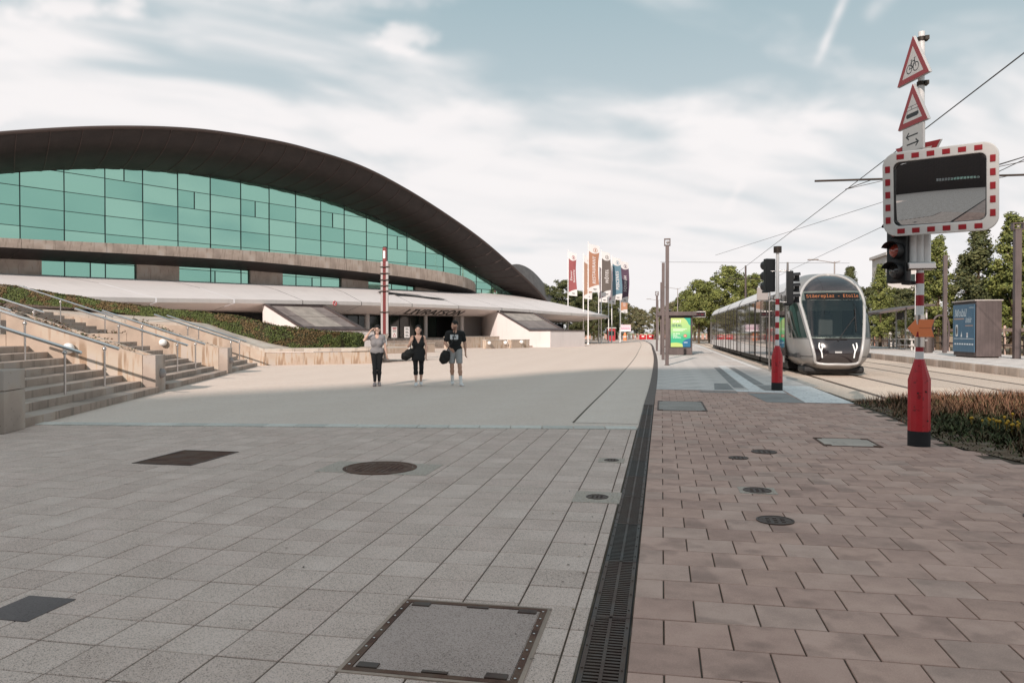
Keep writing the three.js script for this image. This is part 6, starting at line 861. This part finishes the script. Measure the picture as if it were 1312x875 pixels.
// ---------------------------------------------------------------- people: distance fields of joints and bones, meshed as one skin
function netMesh(sdf, lo, hi, cell, colour) {
  const n = [0, 1, 2].map((i) => Math.ceil((hi[i] - lo[i]) / cell) + 1), [nx, ny, nz] = n, F = new Float32Array(nx * ny * nz), at = (i, j, k) => (k * ny + j) * nx + i;
  for (let k = 0; k < nz; k++) for (let j = 0; j < ny; j++) for (let i = 0; i < nx; i++) F[at(i, j, k)] = sdf(lo[0] + i * cell, lo[1] + j * cell, lo[2] + k * cell);
  const id = new Int32Array(nx * ny * nz).fill(-1), P = [], idx = [];
  for (let k = 0; k < nz - 1; k++) for (let j = 0; j < ny - 1; j++) for (let i = 0; i < nx - 1; i++) {
    let m = 0, sx = 0, sy = 0, sz = 0; const v = [];
    for (let c = 0; c < 8; c++) v.push(F[at(i + (c & 1), j + (c >> 1 & 1), k + (c >> 2))]);
    for (const [a, b] of EDGES) if ((v[a] < 0) !== (v[b] < 0)) { const t = v[a] / (v[a] - v[b]); sx += lerp(a & 1, b & 1, t); sy += lerp(a >> 1 & 1, b >> 1 & 1, t); sz += lerp(a >> 2, b >> 2, t); m++; }
    if (m) { id[at(i, j, k)] = P.length / 3; P.push(lo[0] + (i + sx / m) * cell, lo[1] + (j + sy / m) * cell, lo[2] + (k + sz / m) * cell); }
  }
  const q = (a, b, c, d, flip) => { if (a < 0 || b < 0 || c < 0 || d < 0) return; flip ? idx.push(a, c, b, a, d, c) : idx.push(a, b, c, a, c, d); };
  for (let k = 1; k < nz - 1; k++) for (let j = 1; j < ny - 1; j++) for (let i = 1; i < nx - 1; i++) {
    const s = F[at(i, j, k)] < 0;
    if (s !== F[at(i + 1, j, k)] < 0) q(id[at(i, j - 1, k - 1)], id[at(i, j, k - 1)], id[at(i, j, k)], id[at(i, j - 1, k)], !s);
    if (s !== F[at(i, j + 1, k)] < 0) q(id[at(i - 1, j, k - 1)], id[at(i - 1, j, k)], id[at(i, j, k)], id[at(i, j, k - 1)], !s);
    if (s !== F[at(i, j, k + 1)] < 0) q(id[at(i - 1, j - 1, k)], id[at(i, j - 1, k)], id[at(i, j, k)], id[at(i - 1, j, k)], !s);
  }
  const g = new THREE.BufferGeometry(); g.setAttribute('position', new THREE.Float32BufferAttribute(P, 3)); g.setIndex(idx);
  const nor = new Float32Array(P.length), e = cell * 0.5; for (let i = 0; i < P.length; i += 3) { const x = P[i], y = P[i + 1], z = P[i + 2], a = sdf(x + e, y, z) - sdf(x - e, y, z), b = sdf(x, y + e, z) - sdf(x, y - e, z), c = sdf(x, y, z + e) - sdf(x, y, z - e), l = Math.hypot(a, b, c) || 1; nor[i] = a / l; nor[i + 1] = b / l; nor[i + 2] = c / l; }
  g.setAttribute('normal', new THREE.BufferAttribute(nor, 3));
  if (colour) { const col = new Float32Array(P.length); for (let i = 0; i < P.length; i += 3) { const c = colour(P[i], P[i + 1], P[i + 2]); col.set(c, i); } g.setAttribute('color', new THREE.BufferAttribute(col, 3)); }
  return g;
}
const EDGES = [[0, 1], [2, 3], [4, 5], [6, 7], [0, 2], [1, 3], [4, 6], [5, 7], [0, 4], [1, 5], [2, 6], [3, 7]];
const cap = (a, b, ra, rb) => { const dx = b[0] - a[0], dy = b[1] - a[1], dz = b[2] - a[2], l = dx * dx + dy * dy + dz * dz || 1e-9; return (x, y, z) => { const t = clamp(((x - a[0]) * dx + (y - a[1]) * dy + (z - a[2]) * dz) / l); return Math.hypot(x - a[0] - dx * t, y - a[1] - dy * t, z - a[2] - dz * t) - (ra + (rb - ra) * t); }; };
const ell = (c, r) => (x, y, z) => { const a = (x - c[0]) / r[0], b = (y - c[1]) / r[1], d = (z - c[2]) / r[2], k = Math.hypot(a, b, d); return (k - 1) * Math.min(r[0], r[1], r[2]); };
const smin = (a, b, k) => { const h = Math.max(k - Math.abs(a - b), 0) / k; return Math.min(a, b) - h * h * k * 0.25; };
const blend = (fs, k) => (x, y, z) => { let d = 9; for (const f of fs) d = smin(d, f(x, y, z), k); return d; };
const mid = (a, b, t) => a.map((v, i) => lerp(v, b[i], t));
function torsoBones(p, fat = 0) { const s = p.female ? 0.92 : 1; return [cap([-0.12 * s, p.sh - 0.06, 0], [0.12 * s, p.sh - 0.06, 0], 0.088 + fat, 0.088 + fat), cap([-0.075 * s, p.sh - 0.2, 0.02], [0.075 * s, p.sh - 0.2, 0.02], 0.098 + fat, 0.098 + fat), cap([-0.05, p.waist, 0.005], [0.05, p.waist, 0.005], (p.female ? 0.088 : 0.105) + fat, (p.female ? 0.088 : 0.105) + fat), cap([-0.075, p.hip + 0.02, -0.005], [0.075, p.hip + 0.02, -0.005], (p.female ? 0.108 : 0.102) + fat, (p.female ? 0.108 : 0.102) + fat), cap([0, p.sh - 0.2, 0.01], [0, p.hip, 0], 0.09 + fat, 0.095 + fat), ...(p.female ? [ell([-0.075, p.sh - 0.2, 0.085], [0.065 + fat, 0.065 + fat, 0.055 + fat]), ell([0.075, p.sh - 0.2, 0.085], [0.065 + fat, 0.065 + fat, 0.055 + fat])] : [])]; }
function handBones(w, dir, side, curl) {   // palm, four fingers of unequal length, thumb from the side of the palm
  const up = V(...dir).normalize(), sd = V(...side).normalize(), nn = up.clone().cross(sd), W = V(...w), at = (a, b, c) => W.clone().addScaledVector(up, a).addScaledVector(sd, b).addScaledVector(nn, c).toArray(), l = [cap(at(0, 0, 0), at(0.08, 0.022, 0), 0.024, 0.019), cap(at(0.02, -0.012, 0), at(0.08, -0.022, 0), 0.02, 0.017)];
  [[0.03, 0.062], [0.011, 0.072], [-0.009, 0.067], [-0.029, 0.052]].forEach(([s, L]) => l.push(cap(at(0.078, s, 0), at(0.078 + L * 0.5, s * 1.1, curl * 0.01), 0.0095, 0.009), cap(at(0.078 + L * 0.5, s * 1.1, curl * 0.01), at(0.078 + L * 0.92, s * 1.1, curl * 0.034), 0.009, 0.0078)));
  l.push(cap(at(0.02, 0.022, 0), at(0.05, 0.052, curl * 0.012), 0.013, 0.0105), cap(at(0.05, 0.052, curl * 0.012), at(0.082, 0.058, curl * 0.022), 0.0105, 0.009)); return l;
}
function person(x, z, turn, label, p) {
  const T = thing('person', label, 'person', [x, 0, z], turn), skin = p.skin, J = p.joints;
  const head = p.head, hd = p.look, fw = V(Math.sin(hd), 0, Math.cos(hd)), rt = V(Math.cos(hd), 0, -Math.sin(hd)), hp = (a, b, c) => [head[0] + rt.x * a + fw.x * c, head[1] + b, head[2] + rt.z * a + fw.z * c];
  const toH = (X, Y, Z) => { const dx = X - head[0], dz = Z - head[2]; return [dx * rt.x + dz * rt.z, Y - head[1], dx * fw.x + dz * fw.z]; };
  const inH = (f) => (X, Y, Z) => { const q = toH(X, Y, Z); return f(q[0], q[1], q[2]); };
  const headBones = [inH(ell([0, 0.03, -0.012], [0.076, 0.09, 0.093])), inH(ell([0, -0.03, 0.022], [0.062, 0.088, 0.07])), inH(cap([0, 0.012, 0.085], [0, -0.024, 0.104], 0.008, 0.013)), inH(ell([0, -0.098, 0.048], [0.026, 0.018, 0.022])), inH(ell([0.076, -0.005, -0.005], [0.011, 0.03, 0.019])), inH(ell([-0.076, -0.005, -0.005], [0.011, 0.03, 0.019]))];
  const arm = (s) => { const a = J[`sh${s}`], b = J[`el${s}`], c = J[`wr${s}`], k = p.armK ?? 1; return [cap(a, b, 0.049 * k, 0.037 * k), cap(b, mid(b, c, 0.35), 0.036 * k, 0.037 * k), cap(mid(b, c, 0.35), c, 0.037 * k, 0.024 * k)]; };
  const leg = (s) => { const a = J[`hp${s}`], b = J[`kn${s}`], c = J[`an${s}`], k = p.legK ?? 1; return [cap(a, b, 0.088 * k, 0.053 * k), cap(b, mid(b, c, 0.3), 0.05 * k, 0.054 * k), cap(mid(b, c, 0.3), c, 0.054 * k, 0.031 * k)]; };
  const neck = [cap([0, p.sh - 0.01, -0.01], hp(0, -0.06, -0.015), 0.052, 0.047)];
  const core = blend([...torsoBones(p), ...arm('L'), ...arm('R'), ...leg('L'), ...leg('R'), ...neck], 0.035), body = netMesh(core, [-0.62, 0.06, -0.4], [0.62, p.top + 0.02, 0.45], 0.014);
  const hf = blend([...headBones, neck[0]], 0.022), lips = [skin[0] * 0.75, skin[1] * 0.45, skin[2] * 0.45];
  const hg = netMesh(hf, [head[0] - 0.13, head[1] - 0.15, head[2] - 0.14], [head[0] + 0.13, head[1] + 0.14, head[2] + 0.14], 0.006, (X, Y, Z) => { const [a, b, c] = toH(X, Y, Z); if (c > 0.06 && Math.abs(b + 0.066) < 0.009 && Math.abs(a) < 0.026) return p.smile && Math.abs(b + 0.066) < 0.005 ? [0.75, 0.7, 0.66] : lips; if (c > 0.05 && Math.hypot((Math.abs(a) - 0.031) / 0.015, (b - 0.008) / 0.008) < 1) return [0.03, 0.02, 0.018]; if (c > 0.05 && Math.abs(b - 0.028) < 0.005 && Math.abs(Math.abs(a) - 0.032) < 0.019) return [0.05, 0.03, 0.025]; if (p.beard && c > -0.01 && b < -0.035 && Math.abs(a) > 0.018 + (b > -0.09 ? 0.01 : -0.02)) return [skin[0] * 0.45, skin[1] * 0.4, skin[2] * 0.4]; return skin; });
  const hands = ['L', 'R'].map((s) => { const bones = handBones(J[`wr${s}`], J[`hd${s}`], J[`hs${s}`], J[`hc${s}`] ?? 1), c = J[`wr${s}`]; return netMesh(blend(bones, 0.008), c.map((v) => v - 0.19), c.map((v) => v + 0.19), 0.0055); });
  const flatC = (g, c) => { const n = g.attributes.position.count, a = new Float32Array(n * 3); for (let i = 0; i < n; i++) a.set(c, i * 3); g.setAttribute('color', new THREE.BufferAttribute(a, 3)); return g; };
  mesh('body', mergeGeometries([flatC(body, skin), hg, ...hands.map((h) => flatC(h, skin))].map((g) => { const q = g.toNonIndexed(); return q; })), mat(1, 1, 1, 0.6, { vertexColors: true }), T);
  const cloth = (name, f, lo, hi, m, cell = 0.013) => mesh(name, netMesh(f, lo, hi, cell), m, T);
  // hair
  const hairF = p.hairParts(inH, hp); cloth('hair', hairF, [head[0] - 0.18, head[1] - 0.36, head[2] - 0.22], [head[0] + 0.2, head[1] + 0.2, head[2] + 0.18], mat(0.010, 0.008, 0.007, 0.8), 0.0075);
  p.dress({ T, cloth, J, arm, leg, core, torso: torsoBones, cap, ell, blend, neck });
  // shoes
  for (const s of ['L', 'R']) { const a = J[`an${s}`], d = J[`ft${s}`], sole = a[1] - 0.085, f = blend([cap([a[0], sole + 0.045, a[2] - 0.03], [a[0] + d[0] * 0.15, sole + 0.036, a[2] + d[2] * 0.15], 0.043, 0.036), cap([a[0], sole + 0.09, a[2] - 0.005], [a[0], sole + 0.05, a[2]], 0.042, 0.045)], 0.03); const g = (X, Y, Z) => Math.max(f(X, Y, Z), sole - Y); cloth('shoe', g, [a[0] - 0.16, sole - 0.02, a[2] - 0.16], [a[0] + 0.16, sole + 0.2, a[2] + 0.26], p.shoe, 0.008); }
  return T;
}
const fabric = (r, g, b) => mat(r, g, b, 0.92, { map: texAsphalt });
function onBody(T, name, f, x0, x1, y0, y1, off, m) {   // a print that follows the cloth
  mesh(name, grid(14, 14, (a, b) => { const x = lerp(x0, x1, a), y = lerp(y0, y1, b); let z = 0.35; for (let i = 0; i < 60; i++) { const d = f(x, y, z); if (d < 0.001) break; z -= Math.max(0.0015, d * 0.8); } return [x, y, z + off, a, b]; }), m, T);
}
// first: hand raised to the brow, grey T-shirt, black leggings
person(-7.73, -20.05, 0.33, 'person in a grey T-shirt and black leggings shading the brow with one hand', {
  female: true, sh: 1.38, waist: 1.13, hip: 0.94, top: 1.5, skin: [0.62, 0.40, 0.31], head: [0.01, 1.555, 0.03], look: -0.05, smile: true, legK: 0.93, armK: 0.84,
  joints: { shL: [0.165, 1.355, 0], elL: [0.225, 1.09, 0.0], wrL: [0.265, 0.85, 0.07], hdL: [0.25, -1, 0.25], hsL: [-0.2, 0, 1], hcL: -1, shR: [-0.165, 1.36, 0], elR: [-0.335, 1.27, 0.16], wrR: [-0.165, 1.53, 0.2], hdR: [0.75, 0.55, -0.15], hsR: [-0.2, 0.2, 0.9], hpL: [0.085, 0.9, 0], knL: [0.06, 0.49, 0.04], anL: [0.055, 0.085, -0.04], ftL: [0.15, 0, 1], hpR: [-0.085, 0.9, 0], knR: [-0.06, 0.5, 0.10], anR: [-0.055, 0.085, 0.12], ftR: [-0.15, 0, 1] },
  shoe: mat(0.30, 0.26, 0.26, 0.7),
  hairParts: (H) => { const a = blend([H(ell([0, 0.045, -0.022], [0.088, 0.1, 0.102])), H(ell([0, 0.06, -0.11], [0.05, 0.05, 0.05]))], 0.02), face = H(cap([0, -0.02, 0.12], [0, -0.16, 0.1], 0.086, 0.1)), low = H((x, y) => -y - 0.075); return (x, y, z) => Math.max(a(x, y, z), -face(x, y, z), low(x, y, z)); },
  dress: (k) => { const J = k.J, grey = fabric(0.33, 0.31, 0.315), blackC = fabric(0.014, 0.015, 0.017);
    const sl = (s, t) => { const a = J[`sh${s}`], b = mid(a, J[`el${s}`], t); return k.cap(a, b, 0.058, 0.052); };
    const tee = k.blend([...k.torso({ female: true, sh: 1.38, waist: 1.13, hip: 0.94 }, 0.012), sl('L', 0.5), sl('R', 0.5)], 0.03), nk = k.cap([0, 1.5, 0.04], [0, 1.36, 0.09], 0.07, 0.045);
    k.cloth('t_shirt', (x, y, z) => Math.max(tee(x, y, z), 0.905 - y + 0.015 * Math.sin(x * 30), -nk(x, y, z)), [-0.5, 0.88, -0.25], [0.5, 1.5, 0.35], grey);
    const arms = k.blend([...k.arm('L'), ...k.arm('R')], 0.02);
    k.cloth('leggings', (x, y, z) => Math.max(k.core(x, y, z) - 0.008, y - 1.0, 0.12 - y, 0.02 - arms(x, y, z), Math.abs(x) - 0.22), [-0.3, 0.08, -0.3], [0.3, 1.04, 0.35], blackC); },
});
// second: black sleeveless tunic and cropped leggings, bag on the shoulder
const tunicP = { female: true, sh: 1.37, waist: 1.12, hip: 0.93 };
person(-6.61, -20.27, 0.31, 'person in a black sleeveless tunic, cropped leggings and white shoes, smiling', {
  ...tunicP, top: 1.49, skin: [0.62, 0.39, 0.30], head: [0.0, 1.55, 0.03], look: -0.06, smile: true, legK: 0.92, armK: 0.84,
  joints: { shL: [0.165, 1.345, 0], elL: [0.225, 1.08, -0.02], wrL: [0.215, 0.85, 0.06], hdL: [-0.05, -1, 0.2], hsL: [-0.2, 0, 1], hcL: -1, shR: [-0.165, 1.345, 0], elR: [-0.27, 1.09, 0.0], wrR: [-0.185, 1.24, 0.17], hdR: [0.25, 0.85, -0.1], hsR: [0.6, -0.2, 0.6], hcR: -1, hpL: [0.085, 0.89, 0], knL: [0.085, 0.49, 0.05], anL: [0.07, 0.10, -0.10], ftL: [0.1, 0, 1], hpR: [-0.085, 0.89, 0], knR: [-0.07, 0.50, 0.12], anR: [-0.06, 0.085, 0.19], ftR: [-0.1, 0, 1] },
  shoe: mat(0.8, 0.79, 0.78, 0.6),
  hairParts: (H) => { const a = blend([H(ell([0, 0.042, -0.024], [0.086, 0.097, 0.1])), H(cap([0.06, -0.02, -0.1], [0.11, -0.2, -0.07], 0.045, 0.03)), H(cap([0.02, 0.02, -0.1], [0.07, -0.03, -0.1], 0.05, 0.045))], 0.025), face = H(cap([0, 0.0, 0.12], [0, -0.16, 0.1], 0.088, 0.1)), low = H((x, y, z) => (z > -0.03 ? -y - 0.05 : -1)); return (x, y, z) => Math.max(a(x, y, z), -face(x, y, z), low(x, y, z)); },
  dress: (k) => { const blackC = fabric(0.013, 0.014, 0.015), J = k.J;
    const tn = k.blend([...k.torso(tunicP, 0.012), k.cap([0, 1.02, 0], [0, 0.76, 0.02], 0.135, 0.185), k.cap([-0.06, 0.9, 0], [0.06, 0.9, 0], 0.13, 0.13)], 0.04), v = (x, y, z) => (z > 0 ? Math.abs(x) * 2.4 - (y - 1.17) * 1.1 : Math.abs(x) * 1.6 - (y - 1.28)), straps = (x, y) => (y > 1.36 ? Math.max(Math.abs(Math.abs(x) - 0.105) - 0.028, -1) : -1), side = (x, y) => (y > 1.2 ? Math.abs(x) - 0.155 : -1);
    k.cloth('tunic', (x, y, z) => Math.max(tn(x, y, z), 0.70 - y + 0.02 * Math.sin(x * 26 + z * 18), -v(x, y, z) * 0.4, straps(x, y), side(x, y)), [-0.32, 0.64, -0.28], [0.32, 1.5, 0.35], blackC, 0.011);
    const arms = k.blend([...k.arm('L'), ...k.arm('R')], 0.02); k.cloth('leggings', (x, y, z) => Math.max(k.core(x, y, z) - 0.008, y - 0.9, 0.31 - y, 0.02 - arms(x, y, z), Math.abs(x) - 0.2), [-0.3, 0.27, -0.3], [0.3, 0.95, 0.35], blackC); void J; },
});
// third: black T-shirt with pale print, grey shorts, head turned to the others
const menP = { female: false, sh: 1.49, waist: 1.2, hip: 1.0 };
person(-5.65, -20.61, 0.27, 'person in a black T-shirt with a pale square print and grey shorts, looking sideways', {
  ...menP, top: 1.6, skin: [0.52, 0.30, 0.215], head: [-0.015, 1.675, 0.03], look: -0.85, beard: true, smile: true, legK: 1.02, armK: 1.02,
  joints: { shL: [0.205, 1.455, 0], elL: [0.275, 1.17, -0.03], wrL: [0.29, 0.92, 0.06], hdL: [0.05, -1, 0.15], hsL: [-0.2, 0, 1], hcL: -1, shR: [-0.205, 1.455, 0], elR: [-0.275, 1.18, 0.03], wrR: [-0.13, 1.02, 0.21], hdR: [0.75, -0.5, 0.2], hsR: [0.3, 0.7, 0.4], hcR: 1, hpL: [0.095, 0.96, 0], knL: [0.13, 0.53, 0.16], anL: [0.16, 0.085, 0.22], ftL: [0.3, 0, 0.95], hpR: [-0.095, 0.96, 0], knR: [-0.085, 0.53, 0.05], anR: [-0.075, 0.105, -0.12], ftR: [-0.05, 0, 1] },
  shoe: mat(0.80, 0.79, 0.78, 0.6),
  hairParts: (H) => { const a = H(ell([0, 0.05, -0.016], [0.083, 0.094, 0.1])), face = H(cap([0, 0.0, 0.12], [0, -0.16, 0.12], 0.078, 0.11)), low = H((x, y, z) => 0.0 - y + (z < -0.02 ? -0.05 : 0.0)); return (x, y, z) => Math.max(a(x, y, z), -face(x, y, z), low(x, y, z)); },
  dress: (k) => { const J = k.J, blackC = fabric(0.013, 0.014, 0.015), grey = fabric(0.46, 0.45, 0.445);
    const sl = (s) => k.cap(J[`sh${s}`], mid(J[`sh${s}`], J[`el${s}`], 0.66), 0.068, 0.064), tee = k.blend([...k.torso(menP, 0.022), sl('L'), sl('R')], 0.035), nk = k.cap([0, 1.62, 0.02], [0, 1.5, 0.06], 0.08, 0.055);
    const teeF = (x, y, z) => Math.max(tee(x, y, z), 0.93 - y + 0.012 * Math.sin(x * 40), -nk(x, y, z)); k.cloth('t_shirt', teeF, [-0.5, 0.88, -0.28], [0.5, 1.62, 0.35], blackC);
    onBody(k.T, 'shirt_print', teeF, -0.135, 0.085, 1.24, 1.42, 0.004, mat(1, 1, 1, 0.8, { map: canvasTex(128, 128, (c) => { c.fillStyle = '#c4c6c8'; c.fillRect(0, 0, 128, 96); c.strokeStyle = '#3a3d42'; c.lineWidth = 11; c.beginPath(); c.arc(64, 14, 34, 0.35, 2.8); c.stroke(); c.beginPath(); c.arc(64, 82, 34, 3.5, 5.93); c.stroke(); c.fillStyle = '#0d0d0e'; c.fillRect(0, 96, 128, 32); c.fillStyle = '#a5a7aa'; for (let i = 0; i < 5; i++) c.fillRect(18 + i * 20, 108, 11, 7); }) }));
    const sh = k.blend([k.cap([-0.08, 1.0, 0], [0.08, 1.0, 0], 0.118, 0.118), k.cap(J.hpL, mid(J.hpL, J.knL, 0.72), 0.112, 0.088), k.cap(J.hpR, mid(J.hpR, J.knR, 0.72), 0.112, 0.088)], 0.025); k.cloth('shorts', (x, y, z) => Math.max(sh(x, y, z), y - 1.06, 0.62 - y), [-0.35, 0.58, -0.25], [0.35, 1.1, 0.35], grey);
    for (const s of ['L', 'R']) { const a = mid(J[`kn${s}`], J[`an${s}`], 0.5), b = J[`an${s}`]; const f = k.cap(a, b, 0.05, 0.041); k.cloth('sock', (x, y, z) => Math.max(f(x, y, z), y - a[1] + 0.02), [b[0] - 0.12, 0.03, b[2] - 0.16], [b[0] + 0.12, a[1] + 0.05, b[2] + 0.14], mat(0.8, 0.79, 0.77, 0.9), 0.009); } },
});
{ // the two black sports bags
  const bagM = mat(0.012, 0.012, 0.013, 0.75, { map: texSoil });
  const mkBag = (x, y, z, turn, tilt, label, r, strap) => { const t = thing('sports_bag', label, 'sports bag', [x, y, z], turn); const f = blend([cap([-r[0], 0, 0], [r[0], 0, 0], r[1], r[1]), ell([0, -0.02, 0], [r[0] + r[1] * 0.85, r[1] * 1.1, r[1] * 0.8])], 0.05), g = (X, Y, Z) => { const c = Math.cos(tilt), s = Math.sin(tilt), u = c * X + s * Y, v = -s * X + c * Y; return f(u, v, Z) + 0.008 * Math.sin(u * 42 + Z * 20) * Math.cos(v * 34); }; mesh('bag_body', netMesh(g, [-0.42, -0.36, -0.26], [0.42, 0.36, 0.26], 0.012), bagM, t); mesh('strap', tube(strap.map((q) => V(...q)), 0.014, 40, 6), M.blackMatt, t); mesh('zip', tube([V(-r[0] * Math.cos(tilt), r[1] * 1.02 - r[0] * Math.sin(tilt), 0.03), V(0, r[1] * 1.08, 0.035), V(r[0] * Math.cos(tilt), r[1] * 1.02 + r[0] * Math.sin(tilt), 0.03)], 0.006, 16, 5), M.greyPlastic, t); };
  mkBag(-6.86, 0.88, -20.10, 0.35, 0.62, 'black duffel bag on the hip of the person in the tunic', [0.085, 0.105], [[0.16, 0.16, 0.05], [0.14, 0.35, 0.09], [0.115, 0.50, 0.02], [0.10, 0.40, -0.1], [0.08, 0.15, -0.1]]);
  mkBag(-5.90, 0.80, -20.42, 0.2, 1.25, 'round black sports bag hanging at the side of the person in shorts', [0.07, 0.12], [[0.06, 0.16, 0.06], [0.11, 0.24, 0.1], [0.22, 0.42, 0.05], [0.27, 0.62, -0.02], [0.27, 0.73, -0.10], [0.2, 0.5, -0.24], [0.05, 0.15, -0.14]]);
}

// ---------------------------------------------------------------- the dark hall behind the camera, which shades the foreground and shows in the mirror
{
  const t = thing('office_tower', 'tall slender dark office tower far behind the viewer that shades the foreground', 'tower'), TH = 110, reach = TH / Math.tan(SUN_EL), far = ([x, z]) => [x - Math.sin(SUN_AZ) * reach, z + Math.cos(SUN_AZ) * reach];
  const edge = [[-17, -8], [-14, -13.1], [-11.85, -15.73], [-8.6, -19.7], [-6, -23.4], [-4.4, -27.4], [-2.1, -31.5], [2.6, -33.1], [3.9, -31], [4.4, -22], [4.8, -17.5], [6.5, -13], [10, -10], [18, -8]].map(far), e0 = edge[0];
  mesh('tower_wall', slab([...edge, [edge[13][0], e0[1] + 34], [e0[0], e0[1] + 34]], -0.2, TH), M.bronze, t);
  const h = thing('hall_building', 'broad dark clad hall behind the viewer, mirrored in the traffic mirror', 'building');
  mesh('hall_wall', slab([[6, 58], [-10, 50], [-34, 48], [-58, 40], [-70, 24], [-110, 30], [-120, 110], [6, 110]], -0.2, 20), M.bronze, h);
  const g = mat(0.55, 0.6, 0.6, 0.08, { metalness: 0.8 });
  for (let i = 0; i < 14; i++) { const k = i / 13, d = mesh('window', box(1.25, 1.1 + k * 0.5, 0.1), g, h); d.position.set(-12 - i * 1.6, 5.6 + k * 0.6, 49.72 - i * 0.134); d.rotation.y = -0.083; }
}
{ // leaves blown against the drain, the kerb and the covers
  const o = single('fallen_leaves', leafFaces(130, 881, (r) => { const k = r(); if (k < 0.35) return [-0.45 - r() * r() * 0.5, 0.006, -2.5 - r() * 10, 0, 3, 0]; if (k < 0.6) return [3.6 + r() * 0.35, 0.006, -9.5 - r() * 8, 0, 3, 0]; if (k < 0.8) return [0.1 + r() * 3.4, 0.006, -3 - r() * 12, 0, 3, 0]; return [-0.6 - r() * 8, 0.006, -3.4 - r() * 8, 0, 3, 0]; }, 0.02, [[0.12, 0.07, 0.03], [0.07, 0.05, 0.03], [0.18, 0.12, 0.05], [0.03, 0.025, 0.02]]), M.leaf, 'few small dry leaves and crumbs scattered on the paving', 'leaves'); o.userData.kind = 'stuff';
}
scene.traverse((o) => { if (o.isMesh) { o.castShadow = true; o.receiveShadow = true; } });
renderer.render(scene, camera);
